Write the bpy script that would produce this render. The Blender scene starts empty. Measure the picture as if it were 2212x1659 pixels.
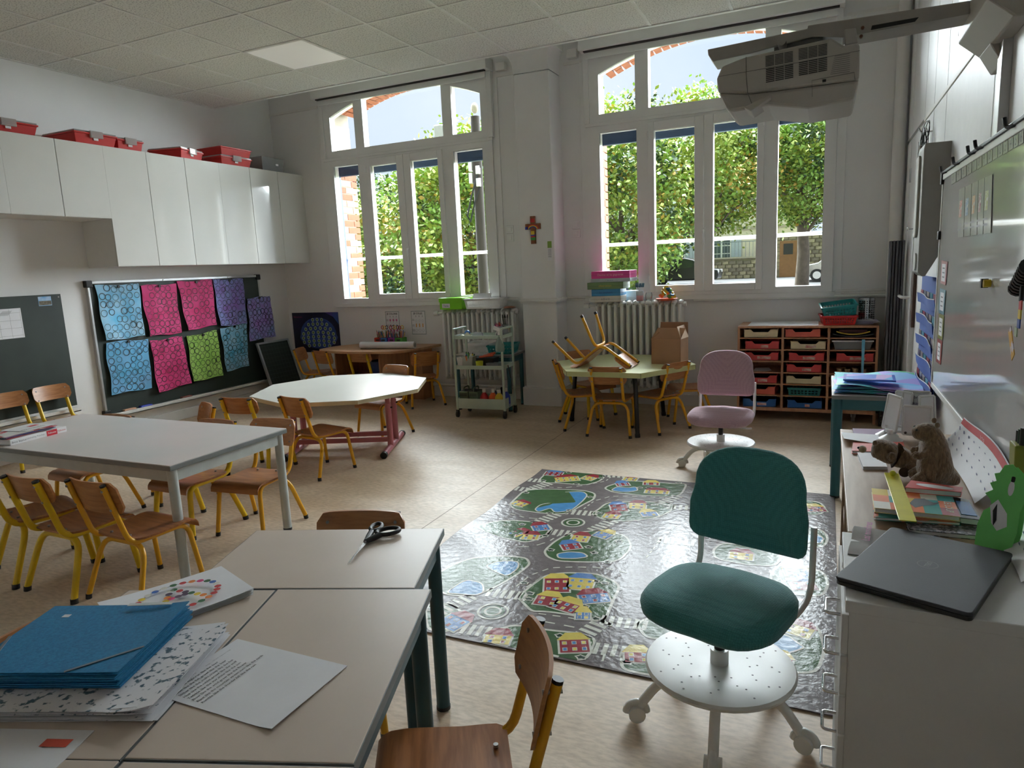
import bpy, bmesh, math, random
from mathutils import Vector, Matrix
import numpy as np
random.seed(7)
PI = math.pi
SC = bpy.context.scene
COL = SC.collection
# ------------------------------------------------------------------ camera
F_PX, YAW, PITCH, ROLL, CAM_H = 1481.419, -0.432191, -0.167771, -0.045674, 1.36
_f = Vector((math.sin(YAW)*math.cos(PITCH), math.cos(YAW)*math.cos(PITCH), math.sin(PITCH)))
_r = Vector((math.cos(YAW), -math.sin(YAW), 0)); _u = _r.cross(_f)
CR = math.cos(ROLL)*_r + math.sin(ROLL)*_u
CU = -math.sin(ROLL)*_r + math.cos(ROLL)*_u
cam = bpy.data.cameras.new('camera'); cam.sensor_width = 36; cam.lens = 36*F_PX/2212; cam.clip_start = .05; cam.clip_end = 300
camo = bpy.data.objects.new('camera', cam); COL.objects.link(camo)
camo.matrix_world = Matrix(((CR.x, CU.x, -_f.x, 0), (CR.y, CU.y, -_f.y, 0), (CR.z, CU.z, -_f.z, CAM_H), (0, 0, 0, 1)))
SC.camera = camo
def ray(px, py):
    return _f + CR*((px-1106)/F_PX) - CU*((py-829.5)/F_PX)
def at_z(px, py, z=0.0):
    d = ray(px, py); t = (z-CAM_H)/d.z; return (d.x*t, d.y*t)
# ------------------------------------------------------------------ light
SC.view_settings.view_transform = 'Standard'; SC.view_settings.look = 'None'
SC.view_settings.gamma = 1; SC.view_settings.use_curve_mapping = False
SC.view_settings.exposure = 0.2
W = bpy.data.worlds.new('overcast_sky'); SC.world = W; W.use_nodes = True
nt = W.node_tree; nt.nodes.clear()
wo = nt.nodes.new('ShaderNodeOutputWorld'); bg = nt.nodes.new('ShaderNodeBackground')
tc = nt.nodes.new('ShaderNodeTexCoord'); nz = nt.nodes.new('ShaderNodeTexNoise'); cr = nt.nodes.new('ShaderNodeValToRGB')
nz.inputs['Scale'].default_value = 3.0; nz.inputs['Detail'].default_value = 6
cr.color_ramp.elements[0].position = .35; cr.color_ramp.elements[0].color = (.66, .78, .96, 1)
cr.color_ramp.elements[1].position = .7; cr.color_ramp.elements[1].color = (.80, .88, 1.0, 1)
nt.links.new(tc.outputs['Generated'], nz.inputs['Vector']); nt.links.new(nz.outputs['Fac'], cr.inputs['Fac'])
nt.links.new(cr.outputs['Color'], bg.inputs['Color']); bg.inputs['Strength'].default_value = WORLD_STRENGTH = 1.0
nt.links.new(bg.outputs[0], wo.inputs[0])
sun = bpy.data.lights.new('sky_fill_sun', 'SUN'); sun.energy = 74.0; sun.angle = math.radians(120); sun.color = (.89, .955, 1.0)  # broad sun lamp added to lift the interior, in place of bright overcast sky
suno = bpy.data.objects.new('sky_fill_sun', sun); COL.objects.link(suno)
_sd = Vector((math.sin(math.radians(-14))*math.cos(math.radians(38)), math.cos(math.radians(-14))*math.cos(math.radians(38)), math.sin(math.radians(38))))
suno.rotation_euler = _sd.to_track_quat('Z', 'Y').to_euler(); suno.location = _sd*20
SC.cycles.max_bounces = 10; SC.cycles.diffuse_bounces = 6; SC.cycles.glossy_bounces = 4; SC.cycles.transparent_max_bounces = 16
SC.cycles.sample_clamp_indirect = 6
# ------------------------------------------------------------------ materials
MATS = {}
def _mk(name):
    m = bpy.data.materials.new(name); m.use_nodes = True
    n = m.node_tree; b = n.nodes['Principled BSDF']; return m, n, b
def mat(name, col, rough=.5, metal=0.0, var=.06, vscale=12, bump=0.0, bscale=80, spec=.5, coat=0, alpha=None, trans=0, stretch=None, col2=None, mixpos=(.35, .65), sheen=0, emis=None):
    """procedural principled material: base colour with a noise variation, optional bump"""
    if name in MATS: return MATS[name]
    m, n, b = _mk(name)
    c = tuple(col)+(1,)
    t = n.nodes.new('ShaderNodeTexCoord'); mp = n.nodes.new('ShaderNodeMapping'); n.links.new(t.outputs['Object'], mp.inputs[0])
    if stretch: mp.inputs['Scale'].default_value = stretch
    z = n.nodes.new('ShaderNodeTexNoise'); z.inputs['Scale'].default_value = vscale; z.inputs['Detail'].default_value = 5
    n.links.new(mp.outputs[0], z.inputs['Vector'])
    r = n.nodes.new('ShaderNodeValToRGB')
    r.color_ramp.elements[0].position, r.color_ramp.elements[1].position = mixpos
    if col2 is None:
        r.color_ramp.elements[0].color = tuple(max(0, x*(1-var)) for x in col)+(1,)
        r.color_ramp.elements[1].color = tuple(min(1, x*(1+var)) for x in col)+(1,)
    else:
        r.color_ramp.elements[0].color = c; r.color_ramp.elements[1].color = tuple(col2)+(1,)
    n.links.new(z.outputs['Fac'], r.inputs['Fac']); n.links.new(r.outputs['Color'], b.inputs['Base Color'])
    b.inputs['Roughness'].default_value = rough; b.inputs['Metallic'].default_value = metal
    b.inputs['Specular IOR Level'].default_value = spec
    if coat: b.inputs['Coat Weight'].default_value = coat; b.inputs['Coat Roughness'].default_value = .08
    if sheen: b.inputs['Sheen Weight'].default_value = sheen
    if trans: b.inputs['Transmission Weight'].default_value = trans
    if alpha is not None: b.inputs['Alpha'].default_value = alpha
    if emis: b.inputs['Emission Color'].default_value = tuple(emis[0])+(1,); b.inputs['Emission Strength'].default_value = emis[1]
    if bump:
        z2 = n.nodes.new('ShaderNodeTexNoise'); z2.inputs['Scale'].default_value = bscale; z2.inputs['Detail'].default_value = 4
        n.links.new(mp.outputs[0], z2.inputs['Vector'])
        bp = n.nodes.new('ShaderNodeBump'); bp.inputs['Strength'].default_value = bump; bp.inputs['Distance'].default_value = .004
        n.links.new(z2.outputs['Fac'], bp.inputs['Height']); n.links.new(bp.outputs[0], b.inputs['Normal'])
    MATS[name] = m; return m
def srgb(r, g, b, k=1.0):
    f = lambda v: ((v/255+.055)/1.055)**2.4 if v > 10 else v/255/12.92
    return (f(r)*k, f(g)*k, f(b)*k)
def wood(name, col, col2, rough=.4, axis=(1, 12, 12), scale=5):
    return mat(name, col, rough, col2=col2, vscale=scale, stretch=axis, bump=.03, bscale=30)
def thin_glass(name, tint, gloss=.06, alpha=.0, rough=0.0):
    if name in MATS: return MATS[name]
    m = bpy.data.materials.new(name); m.use_nodes = True; n = m.node_tree; n.nodes.clear()
    o = n.nodes.new('ShaderNodeOutputMaterial'); t = n.nodes.new('ShaderNodeBsdfTransparent'); g = n.nodes.new('ShaderNodeBsdfGlossy')
    t.inputs['Color'].default_value = tuple(tint)+(1,); g.inputs['Roughness'].default_value = rough
    lw = n.nodes.new('ShaderNodeFresnel'); lw.inputs['IOR'].default_value = 1.35
    x = n.nodes.new('ShaderNodeMixShader'); n.links.new(lw.outputs[0], x.inputs[0]); n.links.new(t.outputs[0], x.inputs[1]); n.links.new(g.outputs[0], x.inputs[2])
    last = x
    if alpha:
        d = n.nodes.new('ShaderNodeBsdfDiffuse'); d.inputs['Color'].default_value = tuple(tint)+(1,)
        y = n.nodes.new('ShaderNodeMixShader'); y.inputs[0].default_value = alpha
        n.links.new(x.outputs[0], y.inputs[1]); n.links.new(d.outputs[0], y.inputs[2]); last = y
    n.links.new(last.outputs[0], o.inputs[0]); MATS[name] = m; return m
# ------------------------------------------------------------------ mesh building
class MB:
    def __init__(s): s.v = []; s.f = []; s.m = []; s.k = 0
    def mi(s, k): s.k = k; return s
    def add(s, vs, fs):
        o = len(s.v); s.v += [tuple(p) for p in vs]
        for f in fs: s.f.append([i+o for i in f]); s.m.append(s.k)
        return s
    def box(s, x0, x1, y0, y1, z0, z1):
        return s.add([(x0, y0, z0), (x1, y0, z0), (x1, y1, z0), (x0, y1, z0), (x0, y0, z1), (x1, y0, z1), (x1, y1, z1), (x0, y1, z1)],
                     [(0, 3, 2, 1), (4, 5, 6, 7), (0, 1, 5, 4), (1, 2, 6, 5), (2, 3, 7, 6), (3, 0, 4, 7)])
    def obox(s, c, sz, M=None):
        hx, hy, hz = sz[0]/2, sz[1]/2, sz[2]/2; M = M or Matrix.Identity(3); c = Vector(c)
        vs = [c+M@Vector(p) for p in ((-hx, -hy, -hz), (hx, -hy, -hz), (hx, hy, -hz), (-hx, hy, -hz), (-hx, -hy, hz), (hx, -hy, hz), (hx, hy, hz), (-hx, hy, hz))]
        return s.add(vs, [(0, 3, 2, 1), (4, 5, 6, 7), (0, 1, 5, 4), (1, 2, 6, 5), (2, 3, 7, 6), (3, 0, 4, 7)])
    def taper(s, c, b, t, h):   # frustum box: base size b, top size t, base centre c
        vs = [(c[0]+i*q[0]/2, c[1]+j*q[1]/2, c[2]+z) for q, z in ((b, 0), (t, h)) for i, j in ((-1, -1), (1, -1), (1, 1), (-1, 1))]
        return s.add(vs, [(0, 3, 2, 1), (4, 5, 6, 7), (0, 1, 5, 4), (1, 2, 6, 5), (2, 3, 7, 6), (3, 0, 4, 7)])
    def prism(s, poly, a, b, axis='z'):
        """polygon extruded along an axis; poly coordinates are the other two axes in order"""
        n = len(poly)
        def P(p, h): return {'z': (p[0], p[1], h), 'y': (p[0], h, p[1]), 'x': (h, p[0], p[1])}[axis]
        vs = [P(p, a) for p in poly]+[P(p, b) for p in poly]
        fs = [tuple(range(n))[::-1], tuple(range(n, 2*n))]+[(i, (i+1) % n, n+(i+1) % n, n+i) for i in range(n)]
        return s.add(vs, fs)
    def cyl(s, p0, p1, r0, r1=None, n=12, cap=True):
        r1 = r0 if r1 is None else r1; p0 = Vector(p0); p1 = Vector(p1); d = (p1-p0).normalized()
        a = d.orthogonal().normalized(); b = d.cross(a)
        vs = [p0+(a*math.cos(2*PI*i/n)+b*math.sin(2*PI*i/n))*r0 for i in range(n)]+[p1+(a*math.cos(2*PI*i/n)+b*math.sin(2*PI*i/n))*r1 for i in range(n)]
        fs = [(i, (i+1) % n, n+(i+1) % n, n+i) for i in range(n)]
        if cap: fs += [tuple(range(n))[::-1], tuple(range(n, 2*n))]
        return s.add(vs, fs)
    def tube(s, pts, r, n=10, cap=True):
        pts = [Vector(p) for p in pts]; N = len(pts); rr = r if isinstance(r, (list, tuple)) else [r]*N
        dirs = [(pts[min(i+1, N-1)]-pts[max(i-1, 0)]).normalized() for i in range(N)]
        a = dirs[0].orthogonal().normalized(); vs = []
        for i in range(N):
            a = (a-dirs[i]*a.dot(dirs[i])).normalized(); b = dirs[i].cross(a)
            vs += [pts[i]+(a*math.cos(2*PI*k/n)+b*math.sin(2*PI*k/n))*rr[i] for k in range(n)]
        fs = [(i*n+k, i*n+(k+1) % n, (i+1)*n+(k+1) % n, (i+1)*n+k) for i in range(N-1) for k in range(n)]
        if cap: fs += [tuple(range(n))[::-1], tuple(range((N-1)*n, N*n))]
        return s.add(vs, fs)
    def lathe(s, prof, c=(0, 0, 0), n=24, closed=False):
        N = len(prof); vs = [(c[0]+r*math.cos(2*PI*k/n), c[1]+r*math.sin(2*PI*k/n), c[2]+z) for r, z in prof for k in range(n)]
        fs = [(i*n+k, i*n+(k+1) % n, (i+1)*n+(k+1) % n, (i+1)*n+k) for i in range(N-1) for k in range(n)]
        if prof[0][0] > 1e-5: fs.append(tuple(range(n))[::-1])
        if prof[-1][0] > 1e-5 and not closed: fs.append(tuple(range((N-1)*n, N*n)))
        return s.add(vs, fs)
    def grid(s, fn, nu, nv, thick=None):
        """fn(u,v)->point, u,v in 0..1; thick = vector offset or function for a solid sheet"""
        top = [Vector(fn(i/nu, j/nv)) for j in range(nv+1) for i in range(nu+1)]
        W_ = nu+1; q = [(j*W_+i, j*W_+i+1, (j+1)*W_+i+1, (j+1)*W_+i) for j in range(nv) for i in range(nu)]
        if thick is None: return s.add(top, q)
        t = Vector(thick); bot = [p+t for p in top]; o = len(top)
        fs = q+[tuple(o+i for i in f)[::-1] for f in q]
        bd = [i for i in range(nu)]+[i*W_+nu for i in range(nv)]+[nv*W_+nu-i for i in range(nu)]+[(nv-i)*W_ for i in range(nv)]
        fs += [(bd[i+1] if i+1 < len(bd) else bd[0], bd[i], o+bd[i], o+(bd[i+1] if i+1 < len(bd) else bd[0])) for i in range(len(bd))]
        return s.add(top+bot, fs)
    def ball(s, c, r, nu=12, nv=8):
        r = r if isinstance(r, (tuple, list)) else (r, r, r)
        vs = [(c[0], c[1], c[2]-r[2])]+[(c[0]+r[0]*math.sin(PI*j/nv)*math.cos(2*PI*i/nu), c[1]+r[1]*math.sin(PI*j/nv)*math.sin(2*PI*i/nu), c[2]-r[2]*math.cos(PI*j/nv)) for j in range(1, nv) for i in range(nu)]+[(c[0], c[1], c[2]+r[2])]
        fs = [(0, 1+(i+1) % nu, 1+i) for i in range(nu)]+[(1+j*nu+i, 1+j*nu+(i+1) % nu, 1+(j+1)*nu+(i+1) % nu, 1+(j+1)*nu+i) for j in range(nv-2) for i in range(nu)]
        l = len(vs)-1; fs += [(1+(nv-2)*nu+i, 1+(nv-2)*nu+(i+1) % nu, l) for i in range(nu)]
        return s.add(vs, fs)
    def ring(s, c, r0, r1, n=18, z=None, ax=None):
        """flat annulus round c in the plane spanned by ax (two vectors)"""
        a, b = ax or (Vector((1, 0, 0)), Vector((0, 1, 0))); c = Vector(c)
        vs = [c+(a*math.cos(2*PI*k/n)+b*math.sin(2*PI*k/n))*r for r in (r0, r1) for k in range(n)]
        return s.add(vs, [(k, (k+1) % n, n+(k+1) % n, n+k) for k in range(n)])
    def disc(s, c, r, n=16, ax=None):
        a, b = ax or (Vector((1, 0, 0)), Vector((0, 1, 0))); c = Vector(c); r = r if isinstance(r, tuple) else (r, r)
        return s.add([c+a*math.cos(2*PI*k/n)*r[0]+b*math.sin(2*PI*k/n)*r[1] for k in range(n)], [tuple(range(n))])
    def rect(s, c, w, h, ax=None):
        a, b = ax or (Vector((1, 0, 0)), Vector((0, 1, 0))); c = Vector(c)
        return s.add([c-a*w/2-b*h/2, c+a*w/2-b*h/2, c+a*w/2+b*h/2, c-a*w/2+b*h/2], [(0, 1, 2, 3)])
def bez(pts, r, n=4):
    """polyline with its inner corners rounded by radius r"""
    pts = [Vector(p) for p in pts]; out = [pts[0]]
    for i in range(1, len(pts)-1):
        a, b, c = pts[i-1], pts[i], pts[i+1]; rr = min(r, (a-b).length*.45, (c-b).length*.45)
        p = b+(a-b).normalized()*rr; q = b+(c-b).normalized()*rr
        for k in range(n+1):
            t = k/n; out.append(p*(1-t)**2+b*2*t*(1-t)+q*t*t)
    return out+[pts[-1]]
def rrect(x0, x1, y0, y1, r, n=4):
    o = []
    for cx, cy, a in ((x1-r, y0+r, -90), (x1-r, y1-r, 0), (x0+r, y1-r, 90), (x0+r, y0+r, 180)):
        for k in range(n+1):
            t = math.radians(a+90*k/n); o.append((cx+r*math.cos(t), cy+r*math.sin(t)))
    return o
def mesh(name, b, mats, smooth=None):
    me = bpy.data.meshes.new(name); me.from_pydata(b.v, [], b.f); me.validate()
    for m in (mats if isinstance(mats, (list, tuple)) else [mats]): me.materials.append(m)
    if len(me.polygons) == len(b.m) and any(b.m): me.polygons.foreach_set('material_index', b.m)
    if smooth:
        me.polygons.foreach_set('use_smooth', [True]*len(me.polygons)); me.set_sharp_from_angle(angle=math.radians(smooth))
    me.update(); return me
def obj(name, b, mats, parent=None, smooth=None, bevel=0, loc=None, rot=None, label=None, sub=0, wn=True):
    o = bpy.data.objects.new(name, b if isinstance(b, bpy.types.Mesh) else mesh(name, b, mats, smooth)); COL.objects.link(o)
    if parent is not None: o.parent = parent
    if loc: o.location = loc
    if rot is not None: o.rotation_euler = rot if isinstance(rot, (tuple, list)) else (0, 0, rot)
    if bevel:
        m = o.modifiers.new('bevel', 'BEVEL'); m.width = bevel; m.segments = 2; m.limit_method = 'ANGLE'; m.angle_limit = math.radians(40)
    if sub:
        m = o.modifiers.new('sub', 'SUBSURF'); m.levels = sub; m.render_levels = sub
    if label: o['label'] = label
    return o
def tag(o, label, cat, group=None):
    o['label'] = label; o['category'] = cat
    if group: o['group'] = group
    return o
def thing(name, label, cat, loc=(0, 0, 0), rz=0, group=None, rot=None):
    o = bpy.data.objects.new(name, None); COL.objects.link(o); o.location = loc; o.rotation_euler = rot or (0, 0, rz); o.empty_display_size = .1
    return tag(o, label, cat, group)
def struct(name, b=None, m=None, **k):
    o = obj(name, b, m, **k) if b is not None else bpy.data.objects.new(name, None)
    if b is None: COL.objects.link(o)
    o['kind'] = 'structure'; return o
def copy_tree(o, parent=None):
    c = o.copy(); COL.objects.link(c); c.parent = parent
    for ch in list(o.children): copy_tree(ch, c)
    return c
def text_mesh(s, size, align='CENTER', extrude=0, bold=0.0):
    cu = bpy.data.curves.new('t', 'FONT'); cu.body = s; cu.size = size; cu.align_x = align; cu.align_y = 'CENTER'; cu.extrude = extrude; cu.resolution_u = 2; cu.offset = bold
    o = bpy.data.objects.new('t', cu); COL.objects.link(o)
    dg = bpy.context.evaluated_depsgraph_get(); me = bpy.data.meshes.new_from_object(o.evaluated_get(dg))
    bpy.data.objects.remove(o); bpy.data.curves.remove(cu); return me
def text(name, s, size, m, parent, loc, rot, align='CENTER', bold=0.0):
    me = text_mesh(s, size, align, 0, bold); me.materials.clear(); me.materials.append(m)
    o = bpy.data.objects.new(name, me); COL.objects.link(o); o.parent = parent; o.location = loc; o.rotation_euler = rot; return o
# shared materials
M_wall = mat('wall_paint', (.80, .795, .79), .7, var=.015, vscale=3, bump=.05, bscale=120)
M_white = mat('white_pvc', (.82, .82, .81), .35, var=.01)
M_whitemetal = mat('white_metal', (.78, .78, .76), .35, var=.02)
M_trim = mat('trim_paint', (.78, .765, .74), .5, var=.02)
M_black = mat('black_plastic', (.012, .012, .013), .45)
M_dark = mat('dark_interior', (.03, .028, .026), .7)
M_chrome = mat('chrome', (.75, .75, .76), .18, 1.0, var=.02)
M_alu = mat('aluminium', (.62, .63, .64), .35, .9, var=.03)
M_steelbolt = mat('bolt_steel', (.35, .34, .33), .35, .8)
M_paper = mat('white_paper', (.80, .80, .83), .7, var=.02)
M_ink = mat('black_ink', (.02, .02, .022), .6)
M_greyink = mat('grey_ink', (.25, .25, .27), .6)
M_glass = thin_glass('window_glass', (.97, .985, .98))
M_clear = thin_glass('clear_plastic', (.86, .88, .88), alpha=.25)
# ================================================================== room shell
XL, XR, YB, YF, ZC, ZT = -5.9, .55, 6.46, -1.7, 3.147, 3.80
def floor_mat():
    m, n, b = _mk('lino_floor')
    t = n.nodes.new('ShaderNodeTexCoord')
    def noise(s, d, st=None):
        z = n.nodes.new('ShaderNodeTexNoise'); z.inputs['Scale'].default_value = s; z.inputs['Detail'].default_value = d
        mp = n.nodes.new('ShaderNodeMapping'); n.links.new(t.outputs['Object'], mp.inputs[0])
        if st: mp.inputs['Scale'].default_value = st
        n.links.new(mp.outputs[0], z.inputs['Vector']); return z
    z1 = noise(2.2, 8, (1, 2.4, 1)); z2 = noise(45, 6, (.6, 1.6, 1))
    r1 = n.nodes.new('ShaderNodeValToRGB'); r1.color_ramp.elements[0].color = srgb(186, 163, 135)+(1,); r1.color_ramp.elements[1].color = srgb(206, 188, 164)+(1,)
    r1.color_ramp.elements[0].position = .3; r1.color_ramp.elements[1].position = .7
    r2 = n.nodes.new('ShaderNodeValToRGB'); r2.color_ramp.elements[0].color = (.82, .80, .78, 1); r2.color_ramp.elements[1].color = (1.06, 1.05, 1.04, 1)
    r2.color_ramp.elements[0].position = .36; r2.color_ramp.elements[1].position = .62
    mx = n.nodes.new('ShaderNodeMix'); mx.data_type = 'RGBA'; mx.blend_type = 'MULTIPLY'; mx.inputs[0].default_value = 1
    n.links.new(z1.outputs['Fac'], r1.inputs[0]); n.links.new(z2.outputs['Fac'], r2.inputs[0])
    n.links.new(r1.outputs[0], mx.inputs[6]); n.links.new(r2.outputs[0], mx.inputs[7]); n.links.new(mx.outputs[2], b.inputs['Base Color'])
    z3 = noise(6, 3); mr = n.nodes.new('ShaderNodeMapRange'); mr.inputs['To Min'].default_value = .40; mr.inputs['To Max'].default_value = .54
    n.links.new(z3.outputs['Fac'], mr.inputs[0]); n.links.new(mr.outputs[0], b.inputs['Roughness']); b.inputs['Specular IOR Level'].default_value = .45
    bp = n.nodes.new('ShaderNodeBump'); bp.inputs['Strength'].default_value = .06; bp.inputs['Distance'].default_value = .003
    z4 = noise(9, 5); n.links.new(z4.outputs['Fac'], bp.inputs['Height']); n.links.new(bp.outputs[0], b.inputs['Normal'])
    return m
fl = struct('floor', MB().box(XL-.3, XR+.3, YF-.3, YB+.1, -.12, 0), floor_mat())
obj('floor_seam', MB().box(-1.944, -1.940, YF, YB-.05, -.0005, .0006), mat('seam', srgb(120, 104, 88), .6), fl)
struct('wall_left', MB().box(XL-.2, XL, YF-.2, YB+.4, 0, ZT), M_wall)
struct('wall_front', MB().box(XL-.2, XR+.2, YF-.2, YF, 0, ZT), M_wall)
# right wall: white laminate panels with thin joints
M_panel = mat('panel_white', (.78, .78, .78), .45, var=.02, bump=.08, bscale=160)
wr = struct('wall_right', MB().box(XR+.012, XR+.25, YF-.2, YB+.4, 0, ZT), mat('panel_joint', (.42, .42, .42), .6))
ys = [YF-.2, .2, 1.4, 2.6, 3.22, 4.43, 4.92, 5.36, 6.1, YB+.4]
for i in range(len(ys)-1):
    for z0, z1 in ((0, 2.165), (2.195, ZT)):
        obj('wall_panel', MB().box(XR, XR+.014, ys[i]+.006, ys[i+1]-.006, z0, z1), M_panel, wr)
obj('joint_rail', MB().box(XR-.006, XR+.014, YF, 5.35, 2.167, 2.193), M_trim, wr, bevel=.003)
# back wall with the two openings
W1 = dict(x0=-5.14, x1=-3.06, c=-4.10, g=(-5.030, -4.695, -4.525, -4.190, -4.015, -3.685, -3.507, -3.172))
W2 = dict(x0=-2.075, x1=.045, c=-1.005, g=(-1.955, -1.607, -1.445, -1.089, -.927, -.567, -.401, -.043))
b = MB()
for x0, x1 in ((XL-.2, W1['x0']), (W1['x1'], W2['x0']), (W2['x1'], XR+.25)): b.box(x0, x1, YB, YB+.12, 0, ZT)
for w in (W1, W2):
    b.box(w['x0'], w['x1'], YB, YB+.12, 0, 1.03); b.box(w['x0'], w['x1'], YB, YB+.12, 3.34, ZT)
wb = struct('wall_back', b, M_wall)
M_brick1 = mat('brick_red', srgb(170, 96, 66, .7), .85, var=.15, vscale=30, bump=.3, bscale=60)
M_brick2 = mat('brick_pale', srgb(196, 158, 130, .7), .85, var=.1, vscale=30, bump=.3, bscale=60)
M_mortar = mat('mortar', srgb(190, 180, 165, .7), .9, bump=.2)
M_stone = mat('stone_block', srgb(196, 186, 166, .7), .85, bump=.25)
def arch(w, x): d = (x-w['c'])/.94; return 3.27-.20*d*d
def oarch(w, x): return arch(w, x)+.085
YO = YB+.40
# outer brick leaf: mortar core + bricks one by one on the jambs and the arch soffit
b = MB()
edges = [(-7.6, W1['x0']+.045), (W1['x1']-.045, W2['x0']+.045), (W2['x1']-.045, 1.6)]
for x0, x1 in edges: b.box(x0+(.006 if x0 > -7 else 0), x1-(.006 if x1 < 1 else 0), YB+.12, YO-.006, -1.2, 4.6)
for w in (W1, W2):
    b.box(w['x0'], w['x1'], YB+.12, YO-.006, -1.2, .98)
    xs = [w['x0']+(w['x1']-w['x0'])*i/16 for i in range(17)]
    for i in range(16): b.prism([(xs[i], oarch(w, xs[i])+.066), (xs[i+1], oarch(w, xs[i+1])+.066), (xs[i+1], 4.6), (xs[i], 4.6)], YB+.12, YO-.006, 'y')
obj('outer_wall_core', b, M_mortar, wb)
brm = {}
def brick(sx, sy, sz, m, loc, rot=(0, 0, 0)):
    k = (round(sx, 3), round(sy, 3), round(sz, 3), m.name)
    if k not in brm: brm[k] = mesh('brick', MB().obox((0, 0, 0), (sx, sy, sz)), m)
    obj('brick', brm[k], None, wb, loc=loc, rot=rot)
rb = random.Random(3)
for w in (W1, W2):
    for side in (0, 1):
        xj = w['x0']+.045 if side == 0 else w['x1']-.045; s = -1 if side == 0 else 1
        for k in range(22):
            z = 1.02+k*.075
            if z > 2.66: break
            lay = ((.215, .50), (.103, .845)) if k % 2 == 0 else ((.103, .24), (.215, .74))
            y = YB+.13
            for L, _ in lay:
                brick(.05, L, .064, M_brick1 if rb.random() < .62 else M_brick2, (xj+s*.025, y+L/2, z+.032)); y += L+.01
        obj('stone_block', MB().box(min(xj, xj+s*.06), max(xj, xj+s*.06), YB+.13, YO, 2.68, 3.04), M_stone, wb, bevel=.006)
    n = 26
    for i in range(n):
        x = w['x0']+.07+(w['x1']-w['x0']-.14)*(i+.5)/n; sl = -2*.20*(x-w['c'])/.94**2
        for yy, L in ((YB+.13+.1075, .215), (YB+.13+.215+.01+.05, .10)) if i % 2 else ((YB+.13+.05, .10), (YB+.13+.11+.1075, .215)):
            brick(.062, L, .11, M_brick1, (x, yy, oarch(w, x)+.055), (0, -math.atan(sl), 0))
# ---------------------------------------------------------------- ceiling of separate tiles
def ceil_mat():
    m, n, b = _mk('ceiling_tile')
    t = n.nodes.new('ShaderNodeTexCoord'); z = n.nodes.new('ShaderNodeTexNoise'); z.inputs['Scale'].default_value = 95; z.inputs['Detail'].default_value = 2
    n.links.new(t.outputs['Object'], z.inputs['Vector']); r = n.nodes.new('ShaderNodeValToRGB')
    r.color_ramp.elements[0].position = .36; r.color_ramp.elements[0].color = (.42, .41, .39, 1); r.color_ramp.elements[1].position = .47; r.color_ramp.elements[1].color = (.74, .73, .70, 1)
    n.links.new(z.outputs['Fac'], r.inputs[0]); n.links.new(r.outputs[0], b.inputs['Base Color']); b.inputs['Roughness'].default_value = .9
    bp = n.nodes.new('ShaderNodeBump'); bp.inputs['Strength'].default_value = .35; bp.inputs['Distance'].default_value = .003
    n.links.new(z.outputs['Fac'], bp.inputs['Height']); n.links.new(bp.outputs[0], b.inputs['Normal']); return m
M_tile = ceil_mat(); M_grid = mat('grid_white', (.72, .71, .69), .5)
YE = 5.645
ceil = struct('ceiling', MB().box(XL, XR, YF, YE, ZC+.03, ZC+.08), M_wall)
gxs = [XL]+[-5.488+.6*i for i in range(11)]; gxs = [x for x in gxs if x < XR-.02]+[XR]
gys = [YE]+[5.061-.6*i for i in range(12)]; gys = [y for y in gys if y > YF+.02]+[YF]
tm = {}
for i in range(len(gxs)-1):
    for j in range(len(gys)-1):
        if i == 3 and j == 1: continue
        sx, sy = gxs[i+1]-gxs[i]-.006, gys[j]-gys[j+1]-.006; k = (round(sx, 3), round(sy, 3))
        if k not in tm: tm[k] = mesh('ceiling_tile', MB().box(-sx/2, sx/2, -sy/2, sy/2, 0, .012), M_tile)
        obj('ceiling_tile', tm[k], None, ceil, loc=((gxs[i]+gxs[i+1])/2, (gys[j]+gys[j+1])/2, ZC+.004))
for x in gxs[1:-1]: obj('grid_bar', MB().box(x-.011, x+.011, YF, YE, ZC-.001, ZC+.02), M_grid, ceil)
for y in gys[1:-1]: obj('grid_bar', MB().box(XL, XR, y-.011, y+.011, ZC-.0005, ZC+.02), M_grid, ceil)
obj('edge_bar', MB().box(XL, XR, YE-.012, YE+.02, ZC-.004, ZC+.03), M_grid, ceil)
obj('edge_bar', MB().box(XL, XL+.018, YF, YE, ZC-.003, ZC+.02), M_grid, ceil)
obj('bulkhead', MB().box(XL, XR, YE-.02, YE+.015, ZC+.02, ZT), M_wall, ceil)
obj('upper_ceiling', MB().box(XL-.2, XR+.2, YE, YB+.4, ZT, ZT+.1), M_wall, ceil)
obj('roof_slab', MB().box(XL-.2, XR+.2, YF-.2, YE, ZT, ZT+.1), M_wall, ceil)
lx, ly = (gxs[3]+gxs[4])/2, (gys[1]+gys[2])/2
cl = thing('ceiling_light', 'square flat white lamp panel set among the ceiling tiles', 'ceiling light', (lx, ly, ZC))
b = MB(); h = .294
for s in (-1, 1): b.box(s*h-.012, s*h+.012, -h-.012, h+.012, -.002, .012); b.box(-h, h, s*h-.012, s*h+.012, -.002, .012)
obj('frame', b, M_grid, cl)
obj('diffuser', MB().box(-.284, .284, -.284, .284, .001, .010), mat('lamp_diffuser', (.86, .85, .83), .4, var=.0, emis=((1, .97, .92), .12)), cl)
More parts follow.
